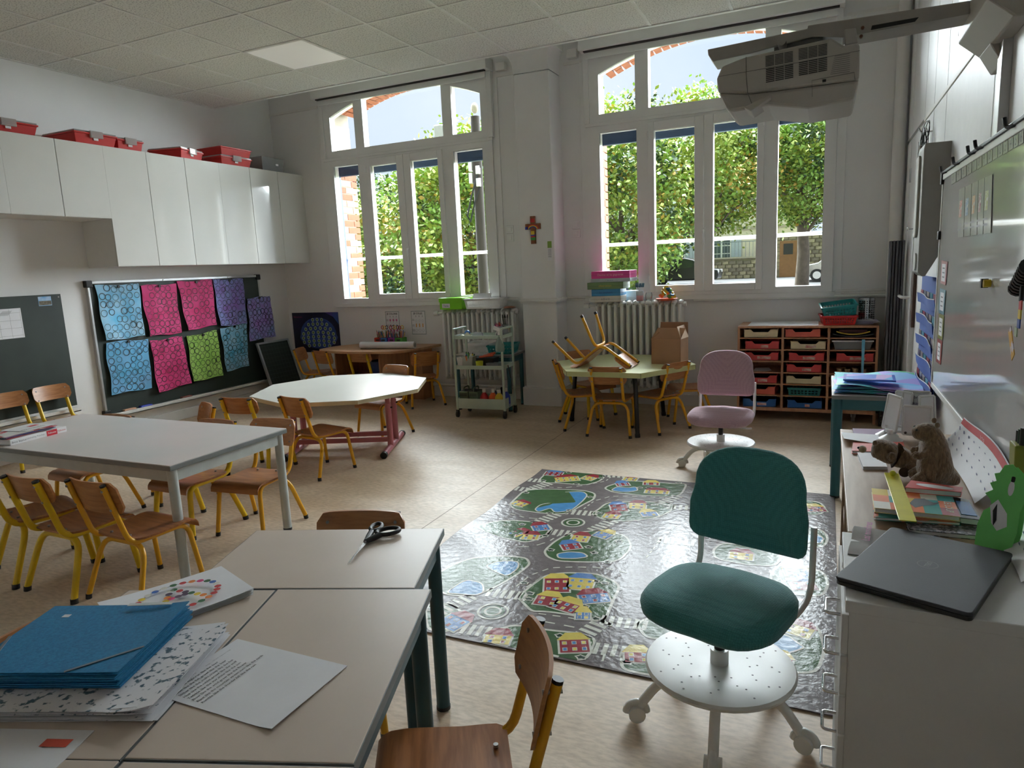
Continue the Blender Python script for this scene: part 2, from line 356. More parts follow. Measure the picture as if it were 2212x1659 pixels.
# ---------------------------------------------------------------- pillar, mouldings, skirting
b = MB()
b.box(-2.70, -2.345, 6.18, YB+.02, 0, 3.12)
N = 8
for i in range(N):   # top flares out in a quarter curve
    a0, a1 = i/N*PI/2, (i+1)/N*PI/2; o0, o1 = .11*(1-math.cos(a0)), .11*(1-math.cos(a1)); z0, z1 = 3.12+.2*math.sin(a0), 3.12+.2*math.sin(a1)
    b.add([(-2.70-o0, 6.18-o0*.4, z0), (-2.345+o0*.3, 6.18-o0*.4, z0), (-2.345+o0*.3, YB+.02, z0), (-2.70-o0, YB+.02, z0), (-2.70-o1, 6.18-o1*.4, z1), (-2.345+o1*.3, 6.18-o1*.4, z1), (-2.345+o1*.3, YB+.02, z1), (-2.70-o1, YB+.02, z1)],
          [(0, 1, 5, 4), (1, 2, 6, 5), (3, 0, 4, 7)])
b.box(-2.81, -2.30, 6.13, YB+.02, 3.32, ZT)
wp = struct('wall_pillar', b, M_wall, bevel=.012)
obj('plinth', MB().box(-2.725, -2.315, 6.155, YB, 0, .185), M_wall, wp, bevel=.008)
b = MB(); b.box(-2.715, -2.33, 6.165, YB, 1.015, 1.03); b.box(-2.722, -2.322, 6.158, YB, 1.03, 1.05); b.box(-2.712, -2.333, 6.168, YB, 1.05, 1.06)
obj('moulding', b, M_trim, wp, bevel=.004)
b = MB()
for x0, x1 in ((-3.02, -2.715), (-2.33, -2.10), (.07, XR)): b.box(x0, x1, YB-.018, YB, 1.035, 1.055); b.box(x0, x1, YB-.012, YB, 1.015, 1.035)
struct('trim_1', b, M_trim, bevel=.004)
b = MB()
for x0, x1 in ((XL, W1['x0']-.06), (W1['x1']+.06, -2.81), (-2.30, W2['x0']-.05), (W2['x1']+.05, XR)): b.box(x0, x1, YB-.014, YB, 3.20, 3.225)
struct('trim_2', b, M_trim)
struct('baseboard_back', MB().box(XL, -2.725, YB-.016, YB, 0, .11).box(-2.315, XR, YB-.016, YB, 0, .11), M_trim, bevel=.004)
struct('baseboard_left', MB().box(XL, XL+.016, YF, YB, 0, .10), M_trim, bevel=.004)
# ---------------------------------------------------------------- windows
M_blue = mat('shutter_blue', srgb(48, 66, 92), .45, var=.05)
M_bluej = mat('jamb_blue', srgb(40, 78, 132, .6), .5, var=.05)
def window(idx, w, z0=1.03):
    g = w['g']; c = w['c']; x0, x1 = w['x0'], w['x1']
    root = struct('window_%d' % idx); root.location = (0, 0, 0)
    ya, yb_ = YB-.035, YB+.055
    # fixed outer frame
    b = MB(); zl0, zl1, zu = 1.095, 2.555, 2.718
    b.box(x0, x1, ya, yb_, z0, zl0); b.box(x0, x1, ya, yb_, zl1, zu)
    b.box(x0, g[0], ya, yb_, zl0, zl1); b.box(g[7], x1, ya, yb_, zl0, zl1)
    mid = lambda i: (g[i]+g[i+1])/2
    for a, q in ((1, 2), (5, 6)): b.box(g[a], g[q]-.055 if a == 1 else g[q], ya, yb_, zl0, zl1) if a == 1 else b.box(g[a]+.055, g[q], ya, yb_, zl0, zl1)
    u = [(g[0], g[1]-.008), (c-.49, c+.49), (g[6]+.008, g[7])]
    xs = [x0]+[v for p in u for v in p]+[x1]
    for k in range(0, len(xs), 2): b.box(xs[k], xs[k+1], ya, yb_, zu, 3.30)
    for p, q in u:
        n = 10
        for k in range(n):
            a0, a1 = p+(q-p)*k/n, p+(q-p)*(k+1)/n
            b.prism([(a0, min(3.29, arch(w, a0))), (a1, min(3.29, arch(w, a1))), (a1, 3.30), (a0, 3.30)], ya, yb_, 'y')
    obj('frame', b, M_white, root)
    # profile strips that stand proud of the frame
    b = MB()
    b.box(x0-.012, x1+.012, ya-.014, ya, 2.615, 2.645); b.box(x0-.02, x0+.03, ya-.02, YB+.02, 2.645, 3.26); b.box(x1-.03, x1+.02, ya-.02, YB+.02, 2.645, 3.26)
    b.box(x0-.02, x1+.02, ya-.012, ya, z0-.03, z0+.012)
    obj('cover_strip', b, M_white, root, bevel=.003)
    for p, q in ((x0-.07, x0), (x1, x1+.07)): obj('casing', MB().box(p, q, YB-.014, YB+.01, z0-.02, 3.2), M_white, root, bevel=.003)
    # opening sashes
    for (a, q, m0, m1) in ((2, 3, g[2]-.055, (g[3]+g[4])/2-.002), (4, 5, (g[3]+g[4])/2+.002, g[5]+.055)):
        b = MB(); y0, y1 = ya-.022, ya+.05
        b.box(m0, g[a], y0, y1, 1.075, 2.59); b.box(g[q], m1, y0, y1, 1.075, 2.59); b.box(g[a], g[q], y0, y1, 1.075, 1.137); b.box(g[a], g[q], y0, y1, 2.512, 2.59)
        obj('sash', b, M_white, root, bevel=.004)
        obj('pane', MB().box(g[a], g[q], ya+.014, ya+.020, 1.137, 2.512), M_glass, root)
        for z in (1.16, 2.44): obj('hinge', MB().cyl((m0 if a == 2 else m1, y0-.006, z), (m0 if a == 2 else m1, y0-.006, z+.07), .008, n=8), M_white, root)
    for p, q in ((0, 1), (6, 7)): obj('pane', MB().box(g[p], g[q], ya+.024, ya+.030, zl0, zl1), M_glass, root)
    for p, q in u:
        n = 10; pts = [(p+(q-p)*k/n, min(3.29, arch(w, p+(q-p)*k/n))) for k in range(n+1)]
        obj('pane', MB().prism([(p, zu), (q, zu)]+pts[::-1], ya+.024, ya+.030, 'y'), M_glass, root)
    # handle
    xm = (g[3]+g[4])/2; hd = MB(); hd.box(xm-.016, xm+.016, ya-.032, ya-.02, 1.555, 1.635)
    hd.tube(bez([(xm, ya-.03, 1.61), (xm, ya-.062, 1.61), (xm+.006, ya-.066, 1.49)], .02), .009, 8)
    obj('handle', hd, M_white, root, smooth=50)
    # shutters rolled up behind the panes, their guides, the guard rail
    obj('shutter', MB().box(x0+.05, x1-.05, yb_+.01, yb_+.04, 2.475, 2.66), M_blue, root)
    obj('shutter_lip', MB().box(x0+.05, x1-.05, yb_+.005, yb_+.05, 2.455, 2.478), M_blue, root)
    for s in (0, 1):
        xx = x0+.05 if s == 0 else x1-.05
        obj('shutter_guide', MB().box(xx-.0 if s == 0 else xx-.035, xx+.035 if s == 0 else xx, yb_+.005, yb_+.06, 1.0, 2.66), M_bluej, root)
    obj('guard_rail', MB().cyl((x0+.04, yb_+.1, 1.535), (x1-.04, yb_+.1, 1.535), .017, n=12), M_whitemetal, root, smooth=40)
    obj('outer_sill', MB().box(x0+.04, x1-.04, yb_, YO+.05, .96, 1.0), M_stone, root)
    # blind box over the window
    obj('blind_box', MB().box(x0-.03, x1+.03, YB-.16, YB+.02, 3.262, 3.372), M_white, root, bevel=.006)
    obj('box_slot', MB().box(x0+.01, x1-.01, YB-.125, YB-.09, 3.252, 3.264), M_dark, root)
    obj('box_flap', MB().box(x0+.02, x1-.02, YB-.09, YB-.07, 3.2, 3.265), M_white, root)
    return root
window(1, W1); window(2, W2)
for i, x in enumerate((-2.93, -2.2)):
    tag(obj('junction_box', MB().box(x-.05, x+.05, YB-.06, YB, 3.245, 3.32), M_trim, bevel=.006), ['white junction box under the ceiling left of the pillar', 'white junction box under the ceiling right of the pillar'][i], 'junction box')
# ================================================================== fixed things on the walls
M_rad = mat('radiator_paint', (.74, .745, .71), .35, var=.03)
def radiator(label, x0, x1, y, zb, zt, n, depth=.15):
    root = thing('radiator', label, 'radiator', ((x0+x1)/2, y, 0), 0)
    w = (x1-x0)/n
    b = MB()
    for s in (-1, 1):
        yy = s*depth*.33
        b.tube([(0, yy, zb), (0, yy, zb+.02), (0, yy, zt-.03), (0, yy*.7, zt)], [w*.20, w*.27, w*.27, w*.2], 10)
    b.tube([(0, 0, zb+.02), (0, 0, zt-.02)], w*.25, 8)
    b.ball((0, 0, zt-.015), (w*.42, depth*.5, .03), 10, 6); b.ball((0, 0, zb+.02), (w*.42, depth*.5, .03), 10, 6)
    me = mesh('column', b, M_rad, 50)
    for i in range(n): obj('column', me, None, root, loc=(x0+w*(i+.5)-(x0+x1)/2, 0, 0))
    L = (x1-x0)/2
    for z in (zt-.03, zb+.04): obj('header_pipe', MB().cyl((-L, 0, z), (L, 0, z), .02, n=10), M_rad, root, smooth=40)
    v = MB(); v.cyl((-L-.09, 0, zt-.03), (-L, 0, zt-.03), .012, n=8); v.cyl((-L-.11, 0, zt-.03), (-L-.06, 0, zt-.03), .026, n=12)
    obj('valve', v, M_white, root, smooth=40)
    obj('end_plug', MB().cyl((L, 0, zt-.03), (L+.02, 0, zt-.03), .022, n=10), M_rad, root, smooth=40)
    p = MB(); p.tube(bez([(-L+.12, 0, zb+.05), (-L+.12, 0, .09), (-L+.22, .06, .09)], .04), .013, 8)
    obj('feed_pipe', p, M_rad, root, smooth=40)
    return root
radiator('cream column radiator behind the green trolley', -3.67, -2.82, 6.31, .23, .95, 15)
radiator('cream column radiator behind the pale green table', -1.985, -1.155, 6.27, .20, 1.0, 14)
p = MB(); p.tube([(-5.85, YB-.05, .135), (-3.5, YB-.05, .135), (-2.75, YB-.05, .135)], .016, 8)
tag(obj('heating_pipe', p, M_rad, smooth=40), 'white heating pipe along the skirting under the left window', 'pipe')
p = MB(); p.tube([(-1.1, YB-.03, 1.0), (.5, YB-.03, 1.0)], .016, 8)
tag(obj('heating_pipe', p, M_rad, smooth=40), 'white horizontal pipe on the wall above the wooden drawer unit', 'pipe')
p = MB(); p.cyl((.49, YB-.055, 0), (.49, YB-.055, ZT), .045, n=16)
tag(obj('riser_pipe', p, M_trim, smooth=40), 'thick white vertical pipe in the corner by the right wall', 'pipe')
# switches beside the windows
for i, x in enumerate((-2.922, -2.218)):
    t = thing('shutter_switch', ['pair of white shutter switches left of the pillar', 'pair of white shutter switches right of the pillar'][i], 'switch', (x, YB, 1.62))
    for k in (0, 1):
        pl = obj('plate', MB().box(-.04, .04, -.012, 0, k*.082, k*.082+.078), M_white, t, bevel=.004)
        obj('rocker', MB().box(-.022, .022, -.018, -.011, k*.082+.016, k*.082+.062), M_white, pl, bevel=.003)
# painted wooden cross
M_crossw = wood('cross_wood', srgb(150, 88, 48), srgb(112, 62, 32), axis=(10, 10, 1))
cx = thing('wall_cross', 'small wooden cross painted in bright colours hung on the pillar', 'cross', (-2.552, 6.165, 1.575))
obj('upright', MB().box(-.026, .026, 0, .014, 0, .258), M_crossw, cx, bevel=.003)
obj('cross_arm', MB().box(-.078, .078, -.002, .012, .135, .188), M_crossw, cx, bevel=.003)
cs = [('paint_blue', (-.078, -.045, .137, .16), srgb(30, 60, 170)), ('paint_red', (-.02, .02, .06, .075), srgb(190, 40, 40)), ('paint_green', (-.024, .024, .035, .06), srgb(60, 150, 60)), ('paint_yellow', (-.02, .015, .085, .12), srgb(220, 190, 50)), ('paint_blue', (-.024, .024, .075, .085), srgb(30, 60, 170)), ('paint_red', (-.02, .02, .2, .235), srgb(180, 50, 40))]
for k, (nm, (a, q, c, d), col) in enumerate(cs): obj(nm, MB().box(a, q, -.0035, -.0005, c, d), mat(nm, col, .4), cx)
for k, col in enumerate((srgb(200, 50, 40), srgb(225, 190, 50), srgb(40, 60, 150))):
    r = .062-.012*k; b = MB()
    for i in range(10):
        a0, a1 = PI*i/10, PI*(i+1)/10
        b.add([(r*math.cos(a0), -.0035, .137+r*.7*math.sin(a0)), (r*math.cos(a1), -.0035, .137+r*.7*math.sin(a1)), ((r-.011)*math.cos(a1), -.0035, .137+(r-.011)*.7*math.sin(a1)), ((r-.011)*math.cos(a0), -.0035, .137+(r-.011)*.7*math.sin(a0))], [(0, 3, 2, 1)])
    obj('rainbow_band', b, mat('rainbow%d' % k, col, .4), cx)
def sheet(name, label, cat, w, h, loc, rot, m=M_paper, th=.0012, wave=.0, seed=0, group=None, fine=6):
    """sheet of paper in local x (width), z (height), facing -y, base at the middle of its lower edge"""
    r = random.Random(seed); ph = r.random()*6
    t = obj(name, MB().grid(lambda u, v: ((u-.5)*w, wave*math.sin(u*7+ph)*math.sin(v*5+ph)-wave*.6, v*h), fine, fine, (0, th, 0)), m, loc=loc, rot=rot, smooth=60)
    return tag(t, label, cat, group)
fy = sheet('flyer', 'small leaflet with a green top taped to the pillar', 'flyer', .046, .185, (-2.392, 6.176, 1.41), (0, 0, 0))
obj('green_header', MB().rect((0, -.0006, .15), .042, .062, (Vector((1, 0, 0)), Vector((0, 0, 1)))), mat('leaf_green', srgb(130, 165, 70), .6), fy)
b = MB()
for k in range(9): b.rect((0, -.0006, .105-.009*k), .034, .003, (Vector((1, 0, 0)), Vector((0, 0, 1))))
obj('print_lines', b, M_greyink, fy)
# ---------------------------------------------------------------- posters on the back wall
XZ = (Vector((1, 0, 0)), Vector((0, 0, 1)))
M_space = mat('poster_night', srgb(14, 14, 34), .35, col2=srgb(24, 20, 60), vscale=4)
ps = sheet('space_poster', 'dark blue poster of a dome with rows of round portholes', 'poster', .69, .475, (-5.51, YB-.004, .468), (0, 0, 0), M_space)
dome = []
for k in range(28):
    a = 2*PI*k/28; dome.append((.03+.29*math.cos(a)*(1 if math.sin(a) < 0 else .92), .215+(.20 if math.sin(a) > 0 else .17)*math.sin(a)))
def flat(poly, y): return MB().add([(x, y, z) for x, z in poly], [tuple(range(len(poly)))])
obj('dome_print', flat(dome, -.0007), mat('dome_blue', srgb(44, 70, 128), .35, col2=srgb(70, 96, 160), vscale=6), ps)
obj('dome_print', flat([(.03+x*.75-.02, .28+(z-.215)*.62) for x, z in dome], -.0011), mat('dome_blue2', srgb(56, 84, 148), .35, col2=srgb(38, 56, 118), vscale=6), ps)
b = MB(); b2 = MB(); rr = random.Random(5)
for row, (zz, n, half) in enumerate(((.385, 3, .10), (.335, 5, .17), (.285, 6, .22), (.235, 7, .26), (.185, 7, .27), (.135, 7, .26), (.085, 5, .19))):
    for k in range(n):
        xx = .03+half*(2*(k+.5)/n-1); zz2 = zz+.025*math.cos((xx-.03)*6)-.02
        b.disc((xx, -.0015, zz2), .022, 12, XZ)
        for a in range(3): b2.rect((xx, -.0019, zz2), .011, .030, (Vector((math.cos(a*PI/3), 0, math.sin(a*PI/3))), Vector((-math.sin(a*PI/3), 0, math.cos(a*PI/3)))))
obj('porthole_print', b, mat('porthole_white', srgb(200, 210, 196), .4), ps); obj('porthole_leaf_print', b2, mat('porthole_green', srgb(110, 135, 62), .4), ps)
obj('glow_print', flat([(.15, .475), (.345, .475), (.345, .33), (.27, .42)], -.0009), mat('poster_teal', srgb(24, 90, 150), .35, col2=srgb(90, 30, 120), vscale=5), ps)
text('title_print', "Bienvenue", .03, mat('poster_pink', srgb(150, 30, 90), .4), ps, (-.26, -.002, .425), (PI/2, 0, 0))
def activity(label, title, x, seed, marks):
    s = sheet('activity_poster', label, 'poster', .188, .268, (x, YB-.004, .676), (0, 0, 0), M_paper)
    b = MB()
    for q in (-1, 1): b.rect((q*.088, -.0006, .134), .004, .256, XZ); b.rect((0, -.0006, .134+q*.126), .18, .004, XZ)
    obj('green_border', b, mat('poster_border', srgb(40, 100, 80), .5), s)
    text('title_print', title, .027, M_ink, s, (0, -.001, .235), (PI/2, 0, 0), bold=.0006)
    k = MB(); d = MB(); c = MB()
    for j in range(3):
        xx = -.03+.042*j
        d.rect((xx, -.0008, .205), .006, .02, XZ)
        if marks: c.disc((xx, -.0008, .165), (.012, .015), 12, XZ); d.rect((xx, -.0008, .14), .004, .014, XZ); c.disc((xx, -.0008, .05), (.013, .015), 12, XZ); d.rect((xx, -.0008, .105), .02, .02, (Vector((.7, 0, .7)), Vector((-.7, 0, .7)))) 
        else: c.rect((xx, -.0008, .105), .012, .04, XZ); b3 = MB().ring((xx, -.0008, .155), .013, .015, 4, ax=XZ); obj('frame_print', b3, M_greyink, s); obj('frame_print', MB().ring((xx, -.0008, .05), .017, .019, 4, ax=XZ), M_greyink, s)
    for z in (.165, .105, .05):
        for r in range(3): d.rect((-.068, -.0008, z+.008-.008*r), .03, .003, XZ)
    obj('picture_print', c, mat('poster_rose' if marks else 'poster_orange', srgb(196, 110, 150) if marks else srgb(220, 160, 70), .5), s); obj('mark_print', d, M_greyink, s)
activity('white poster headed JE COLORIE behind the coloured pencil pots', 'JE COLORIE', -4.416, 1, True)
activity('white poster headed JE COLLE. beside the radiator', 'JE COLLE.', -4.076, 2, False)
# ---------------------------------------------------------------- blackboards on the left wall
M_board = mat('chalkboard_green', srgb(34, 46, 42), .55, col2=srgb(44, 56, 50), vscale=3)
YZ = (Vector((0, 1, 0)), Vector((0, 0, 1)))
bb = thing('blackboard', 'dark green blackboard covered with nine painted sheets of rings', 'blackboard', (XL, 4.985, .20))
obj('board', MB().box(.004, .028, -1.0, 1.0, .02, 1.19), M_board, bb)
b = MB(); b.box(0, .038, -1.01, 1.01, 1.185, 1.21); b.box(0, .034, -1.01, -.99, 0, 1.2); b.box(0, .034, .99, 1.01, 0, 1.2)
obj('frame', b, M_alu, bb, bevel=.003)
t = MB(); t.box(.0, .075, -1.0, 1.0, -.015, -.003); t.box(.06, .075, -1.0, 1.0, -.015, .02)
obj('chalk_tray', t, M_whitemetal, bb, bevel=.003)
for y, z in ((-.995, 1.16), (.995, 1.16), (-.995, 0), (.995, 0)): obj('corner_cap', MB().box(-.002, .045, y-.03, y+.03, z-.005, z+.055), M_black, bb, bevel=.006)
for y in (-.25, .55): obj('bolt', MB().cyl((.038, y, 1.197), (.042, y, 1.197), .006, n=8), M_chrome, bb)
def painted(label, col, c2, corners, seed, rx=.05):
    """child painting: a wavy sheet with four (y,z) corners TL,TR,BR,BL, printed with black rings"""
    r = random.Random(seed); ph = r.random()*6
    tl, tr, br, bl = [Vector((0, y, z)) for y, z in corners]
    o = Vector((XL+rx, (bl.y+br.y)/2, min(bl.z, br.z)))
    def fn(u, v):
        p = (bl*(1-u)+br*u)*(1-v)+(tl*(1-u)+tr*u)*v
        e = .008*math.sin(v*9+ph)*(1 if u < .5 else .5)*(abs(u-.5)*2)**2
        return Vector((XL+rx+.007*math.sin(u*5+ph)*math.sin(v*4+ph)+.014*(1-v)*(.5+.5*math.sin(u*8+ph)), p.y+e, p.z+.006*math.sin(u*8+ph)*(abs(v-.5)*2)**2))-o
    s = tag(obj('painted_sheet', MB().grid(fn, 10, 10, (-.001, 0, 0)), mat(label[:14]+'%d' % seed, col, .75, col2=c2, vscale=7, mixpos=(.3, .75)), loc=o, smooth=60), label, 'painting', 'painted ring sheets on the blackboard')
    b = MB(); cols, rows = 6, 7
    for j in range(rows):
        for i in range(cols):
            if r.random() < .06: continue
            u = (i+.55+.22*(r.random()-.5))/(cols+.1); v = (j+.6+.22*(r.random()-.5))/(rows+.1)
            p = fn(u, v); R = .0235+.004*r.random(); wd = r.choice((.0038, .0048, .006, .0044))
            b.ring(p+Vector((.0035, 0, 0)), R, R+wd, 16, ax=YZ)
            if r.random() < .12: b.ring(p+Vector((.0038, .012, .006)), R, R+.003, 16, ax=YZ)
    obj('ring_print', b, M_ink, s)
    obj('magnet', MB().cyl((.004, fn(.5, .98).y, fn(.5, .975).z), (.016, fn(.5, .98).y, fn(.5, .975).z), .012, n=12), M_black, s)
    return s
SKY, SKY2 = srgb(88, 178, 222), srgb(178, 214, 236); PNK, PNK2 = srgb(214, 30, 112), srgb(236, 84, 150); PUR, PUR2 = srgb(150, 108, 200), srgb(140, 170, 226); GRN, GRN2 = srgb(150, 205, 84), srgb(186, 224, 120); BLU = srgb(86, 184, 226)
painted('pale blue ring painting in the top left corner of the blackboard', SKY, SKY2, ((4.038, 1.372), (4.46, 1.368), (4.448, .885), (4.051, .879)), 1)
painted('pink ring painting in the top row beside the pale blue one', PNK, PNK2, ((4.475, 1.354), (4.868, 1.352), (4.856, .867), (4.51, .875)), 2)
painted('pink ring painting in the top row beside the purple one', PNK, PNK2, ((4.893, 1.373), (5.318, 1.38), (5.301, .906), (4.928, .882)), 3)
painted('purple and blue ring painting at the right end of the top row', PUR, PUR2, ((5.33, 1.38), (5.74, 1.374), (5.716, .883), (5.335, .888)), 4, .056)
painted('lilac ring painting hanging past the right edge of the blackboard', srgb(160, 120, 205), PUR2, ((5.777, 1.155), (6.114, 1.169), (6.153, .698), (5.741, .685)), 5)
painted('pale blue ring painting in the bottom left corner of the blackboard', SKY, srgb(130, 180, 226), ((4.06, .865), (4.482, .85), (4.451, .382), (4.047, .394)), 6)
painted('pink ring painting in the bottom row', PNK, PNK2, ((4.51, .826), (4.869, .836), (4.903, .354), (4.506, .322)), 7)
painted('lime green ring painting in the bottom row', GRN, GRN2, ((4.928, .823), (5.303, .852), (5.31, .364), (4.913, .36)), 8)
painted('bright blue ring painting at the right of the bottom row', BLU, SKY2, ((5.354, .862), (5.728, .891), (5.692, .419), (5.365, .395)), 9)
def eraser(label, y, col, felt):
    t = thing('board_eraser', label, 'eraser', (XL+.042, y, .197))
    obj('felt', MB().box(-.02, .02, -.06, .06, 0, .018), felt, t, bevel=.003); obj('body', MB().box(-.022, .022, -.062, .062, .018, .036), col, t, bevel=.008)
eraser('blue plastic eraser on the tray of the big blackboard', 4.37, mat('eraser_blue', srgb(28, 52, 170), .4), mat('felt_pink', srgb(150, 90, 84), .9))
eraser('wooden eraser at the left end of the big blackboard tray', 4.20, mat('eraser_wood', srgb(196, 150, 120), .5), M_black)
eraser('reddish wooden eraser in the middle of the blackboard tray', 4.83, mat('eraser_red', srgb(150, 92, 80), .5), M_black)
b2o = thing('blackboard', 'plain dark green blackboard behind the two chairs at the left wall', 'blackboard', (XL+.004, 2.735, .31))
obj('board', MB().box(.004, .026, -1.0, 1.0, .03, 1.004), M_board, b2o)
t = MB(); t.box(0, .07, -1.0, 1.0, 0, .012); t.box(.056, .07, -1.0, 1.0, 0, .035); t.box(0, .03, -1.0, 1.0, .03, .05)
obj('chalk_tray', t, M_whitemetal, b2o, bevel=.003)
for y in (.98,): obj('screw', MB().cyl((.026, y, .98), (.03, y, .98), .006, n=8), M_steelbolt, b2o)
sp = sheet('pattern_sheet', 'white sheet of line patterns pinned to the plain blackboard', 'paper', .42, .235, (XL+.031, 3.19, .985), (0, 0, -PI/2+PI), M_paper)
sp.rotation_euler = (0, 0, PI/2)
b = MB(); g = MB()
for k in range(6): g.rect((-.2+.08*k, -.0006, .117), .0015, .225, XZ)
for k in range(4): g.rect((0, -.0006, .02+.06*k), .40, .0015, XZ)
for k in range(9): b.rect((.06+.008*k, -.0008, .20), .0015, .05, (Vector((.7, 0, -.7)), Vector((.7, 0, .7))))
for k in range(8): b.rect((-.03+.01*k, -.0008, .20), .0015, .035, XZ); b.rect((-.03+.01*k, -.0008, .13), .0015, .03, XZ)
for k in range(10): b.rect((-.10+.01*(k % 5), -.0008, .20-.02*(k//5)), .008, .0015, XZ); b.rect((-.10+.012*(k % 5), -.0008, .13+.015*(k//5)), .003, .003, XZ)
obj('grid_print', g, M_greyink, sp); obj('pattern_print', b, M_ink, sp)
obj('magnet', MB().cyl((-.17, -.001, .222), (-.17, -.012, .222), .012, n=12), mat('magnet_blue', srgb(24, 40, 110), .4), sp)
pc = sheet('postcard', 'small landscape photo card at the top corner of the plain blackboard', 'postcard', .105, .075, (XL+.031, 3.60, 1.225), (0, 0, PI/2), mat('card_sky', srgb(110, 170, 220), .4, col2=srgb(190, 210, 230), vscale=20))
obj('hill_print', MB().rect((0, -.0006, .022), .10, .035, XZ), mat('card_hill', srgb(70, 62, 44), .5, col2=srgb(120, 110, 90), vscale=60), pc)
# small squared slate leaning in the corner
sl = thing('slate_board', 'small squared chalkboard leaning against the wall in the corner', 'chalkboard', (-5.62, 6.05, 0), rot=(0, -math.radians(17), 0))
obj('board', MB().box(-.008, .006, -.235, .235, .02, .66), M_board, sl)
b = MB()
for s in (-1, 1): b.box(-.012, .012, s*.24-.012, s*.24+.012, 0, .68)
b.box(-.012, .012, -.24, .24, .66, .68); b.box(-.012, .012, -.24, .24, 0, .02)
obj('frame', b, M_alu, sl)
b = MB()
for k in range(1, 10): b.rect((.0065, -.235+.047*k, .34), .0014, .64, YZ)
for k in range(1, 14): b.rect((.0065, 0, .02+.047*k), .47, .0014, YZ)
obj('grid_print', b, mat('slate_line', srgb(90, 112, 104), .6), sl)
# ---------------------------------------------------------------- wall cabinets
M_gloss = mat('gloss_white', (.74, .735, .70), .04, var=.01, vscale=5, spec=.6, coat=.6)
M_carc = mat('cabinet_white', (.74, .73, .70), .45, var=.01)
XFc = -5.505
cabs = [('short', 2.81, 3.235), ('short', 3.235, 3.636), ('short', 3.636, 4.033), ('tall', 4.033, 4.437), ('tall', 4.437, 4.841), ('tall', 4.841, 5.245), ('tall', 5.245, 5.649), ('tall', 5.649, 6.053), ('tall', 6.053, 6.456)]
cl_ = ['short glossy white wall cabinet at the far left edge', 'short glossy white wall cabinet, second from the tall ones', 'short glossy white wall cabinet next to the tall ones', 'tall glossy white wall cabinet next to the short ones', 'second tall glossy white wall cabinet from the short ones', 'third tall glossy white wall cabinet from the short ones', 'fourth tall glossy white wall cabinet from the short ones', 'tall glossy white wall cabinet, second from the window wall', 'tall glossy white wall cabinet in the corner by the window wall']
for (k, y0, y1), lb in zip(cabs, cl_):
    zb = 1.92 if k == 'short' else 1.522; zt = 2.512
    c = thing('wall_cabinet', lb, 'cabinet', (XL, (y0+y1)/2, zb), 0, 'glossy white wall cabinets'); h = (y1-y0)/2
    obj('body', MB().box(.002, XFc-XL-.022, -h+.0005, h-.0005, 0, zt-zb), M_carc, c)
    obj('door', MB().box(XFc-XL-.02, XFc-XL, -h+.0015, h-.0015, 0.001, zt-zb), M_gloss, c, bevel=.0015, rot=(0, 0, random.Random(lb).uniform(-.006, .006)))
M_red = mat('red_box', srgb(190, 34, 32), .4, var=.05)
M_lid = thin_glass('box_lid_clear', (.9, .88, .87), alpha=.35)
def redbox(label, y, w, x=-5.70, d=.33, rz=0, z=2.512, h=.085, lid=True, clip='front', group='red storage boxes on the wall cabinets'):
    t = thing('storage_box', label, 'storage box', (x, y, z), rz, group)
    b = MB(); th = .006
    def shell(s, z0, z1, sx, sy): pass
    b.taper((0, 0, 0), (d*.9, w*.92), (d, w), h*.85); b.box(-d/2-.008, d/2+.008, -w/2-.008, w/2+.008, h*.85, h)
    obj('body', b, M_red, t, bevel=.004)
    if lid:
        l = MB(); l.box(-d/2, d/2, -w/2, w/2, h, h+.012); obj('lid', l, M_lid, t)
        obj('clip', MB().box(d/2-.002, d/2+.016, -.055, .055, h*.55, h+.016), M_lid, t, bevel=.004)
        obj('label_tag', MB().box(d/2*.97, d/2*.97+.003, -.02, .02, .03, .05), M_paper, t)
    return t
redbox('long red box with clear lid at the far left on the cabinets', 3.33, .42, rz=.0)
redbox('red box with clear clip lid above the last short cabinet', 3.98, .36, d=.40, x=-5.69)
redbox('smaller red box with clear clip lid left of the gap', 4.32, .24, d=.3, x=-5.68)
redbox('red box set askew in the middle of the tall cabinets', 4.93, .33, d=.34, rz=.25)
redbox('lower red box of the stack of two near the corner', 5.52, .40)
redbox('upper red box of the stack of two near the corner', 5.53, .40, z=2.597+.013, h=.08, lid=False)
cb = thing('clear_bin', 'clear plastic bin with blue contents in the corner on the cabinets', 'bin', (-5.66, 6.02, 2.512))
b = MB(); b.taper((0, 0, 0), (.26, .30), (.30, .34), .14); obj('body', b, M_clear, cb)
obj('contents', MB().taper((0, 0, .004), (.23, .27), (.24, .28), .08), mat('bin_blue', srgb(60, 70, 100), .6, col2=srgb(130, 130, 140), vscale=30), cb)
obj('label_tag', MB().box(.148, .152, .03, .07, .06, .08), M_paper, cb)
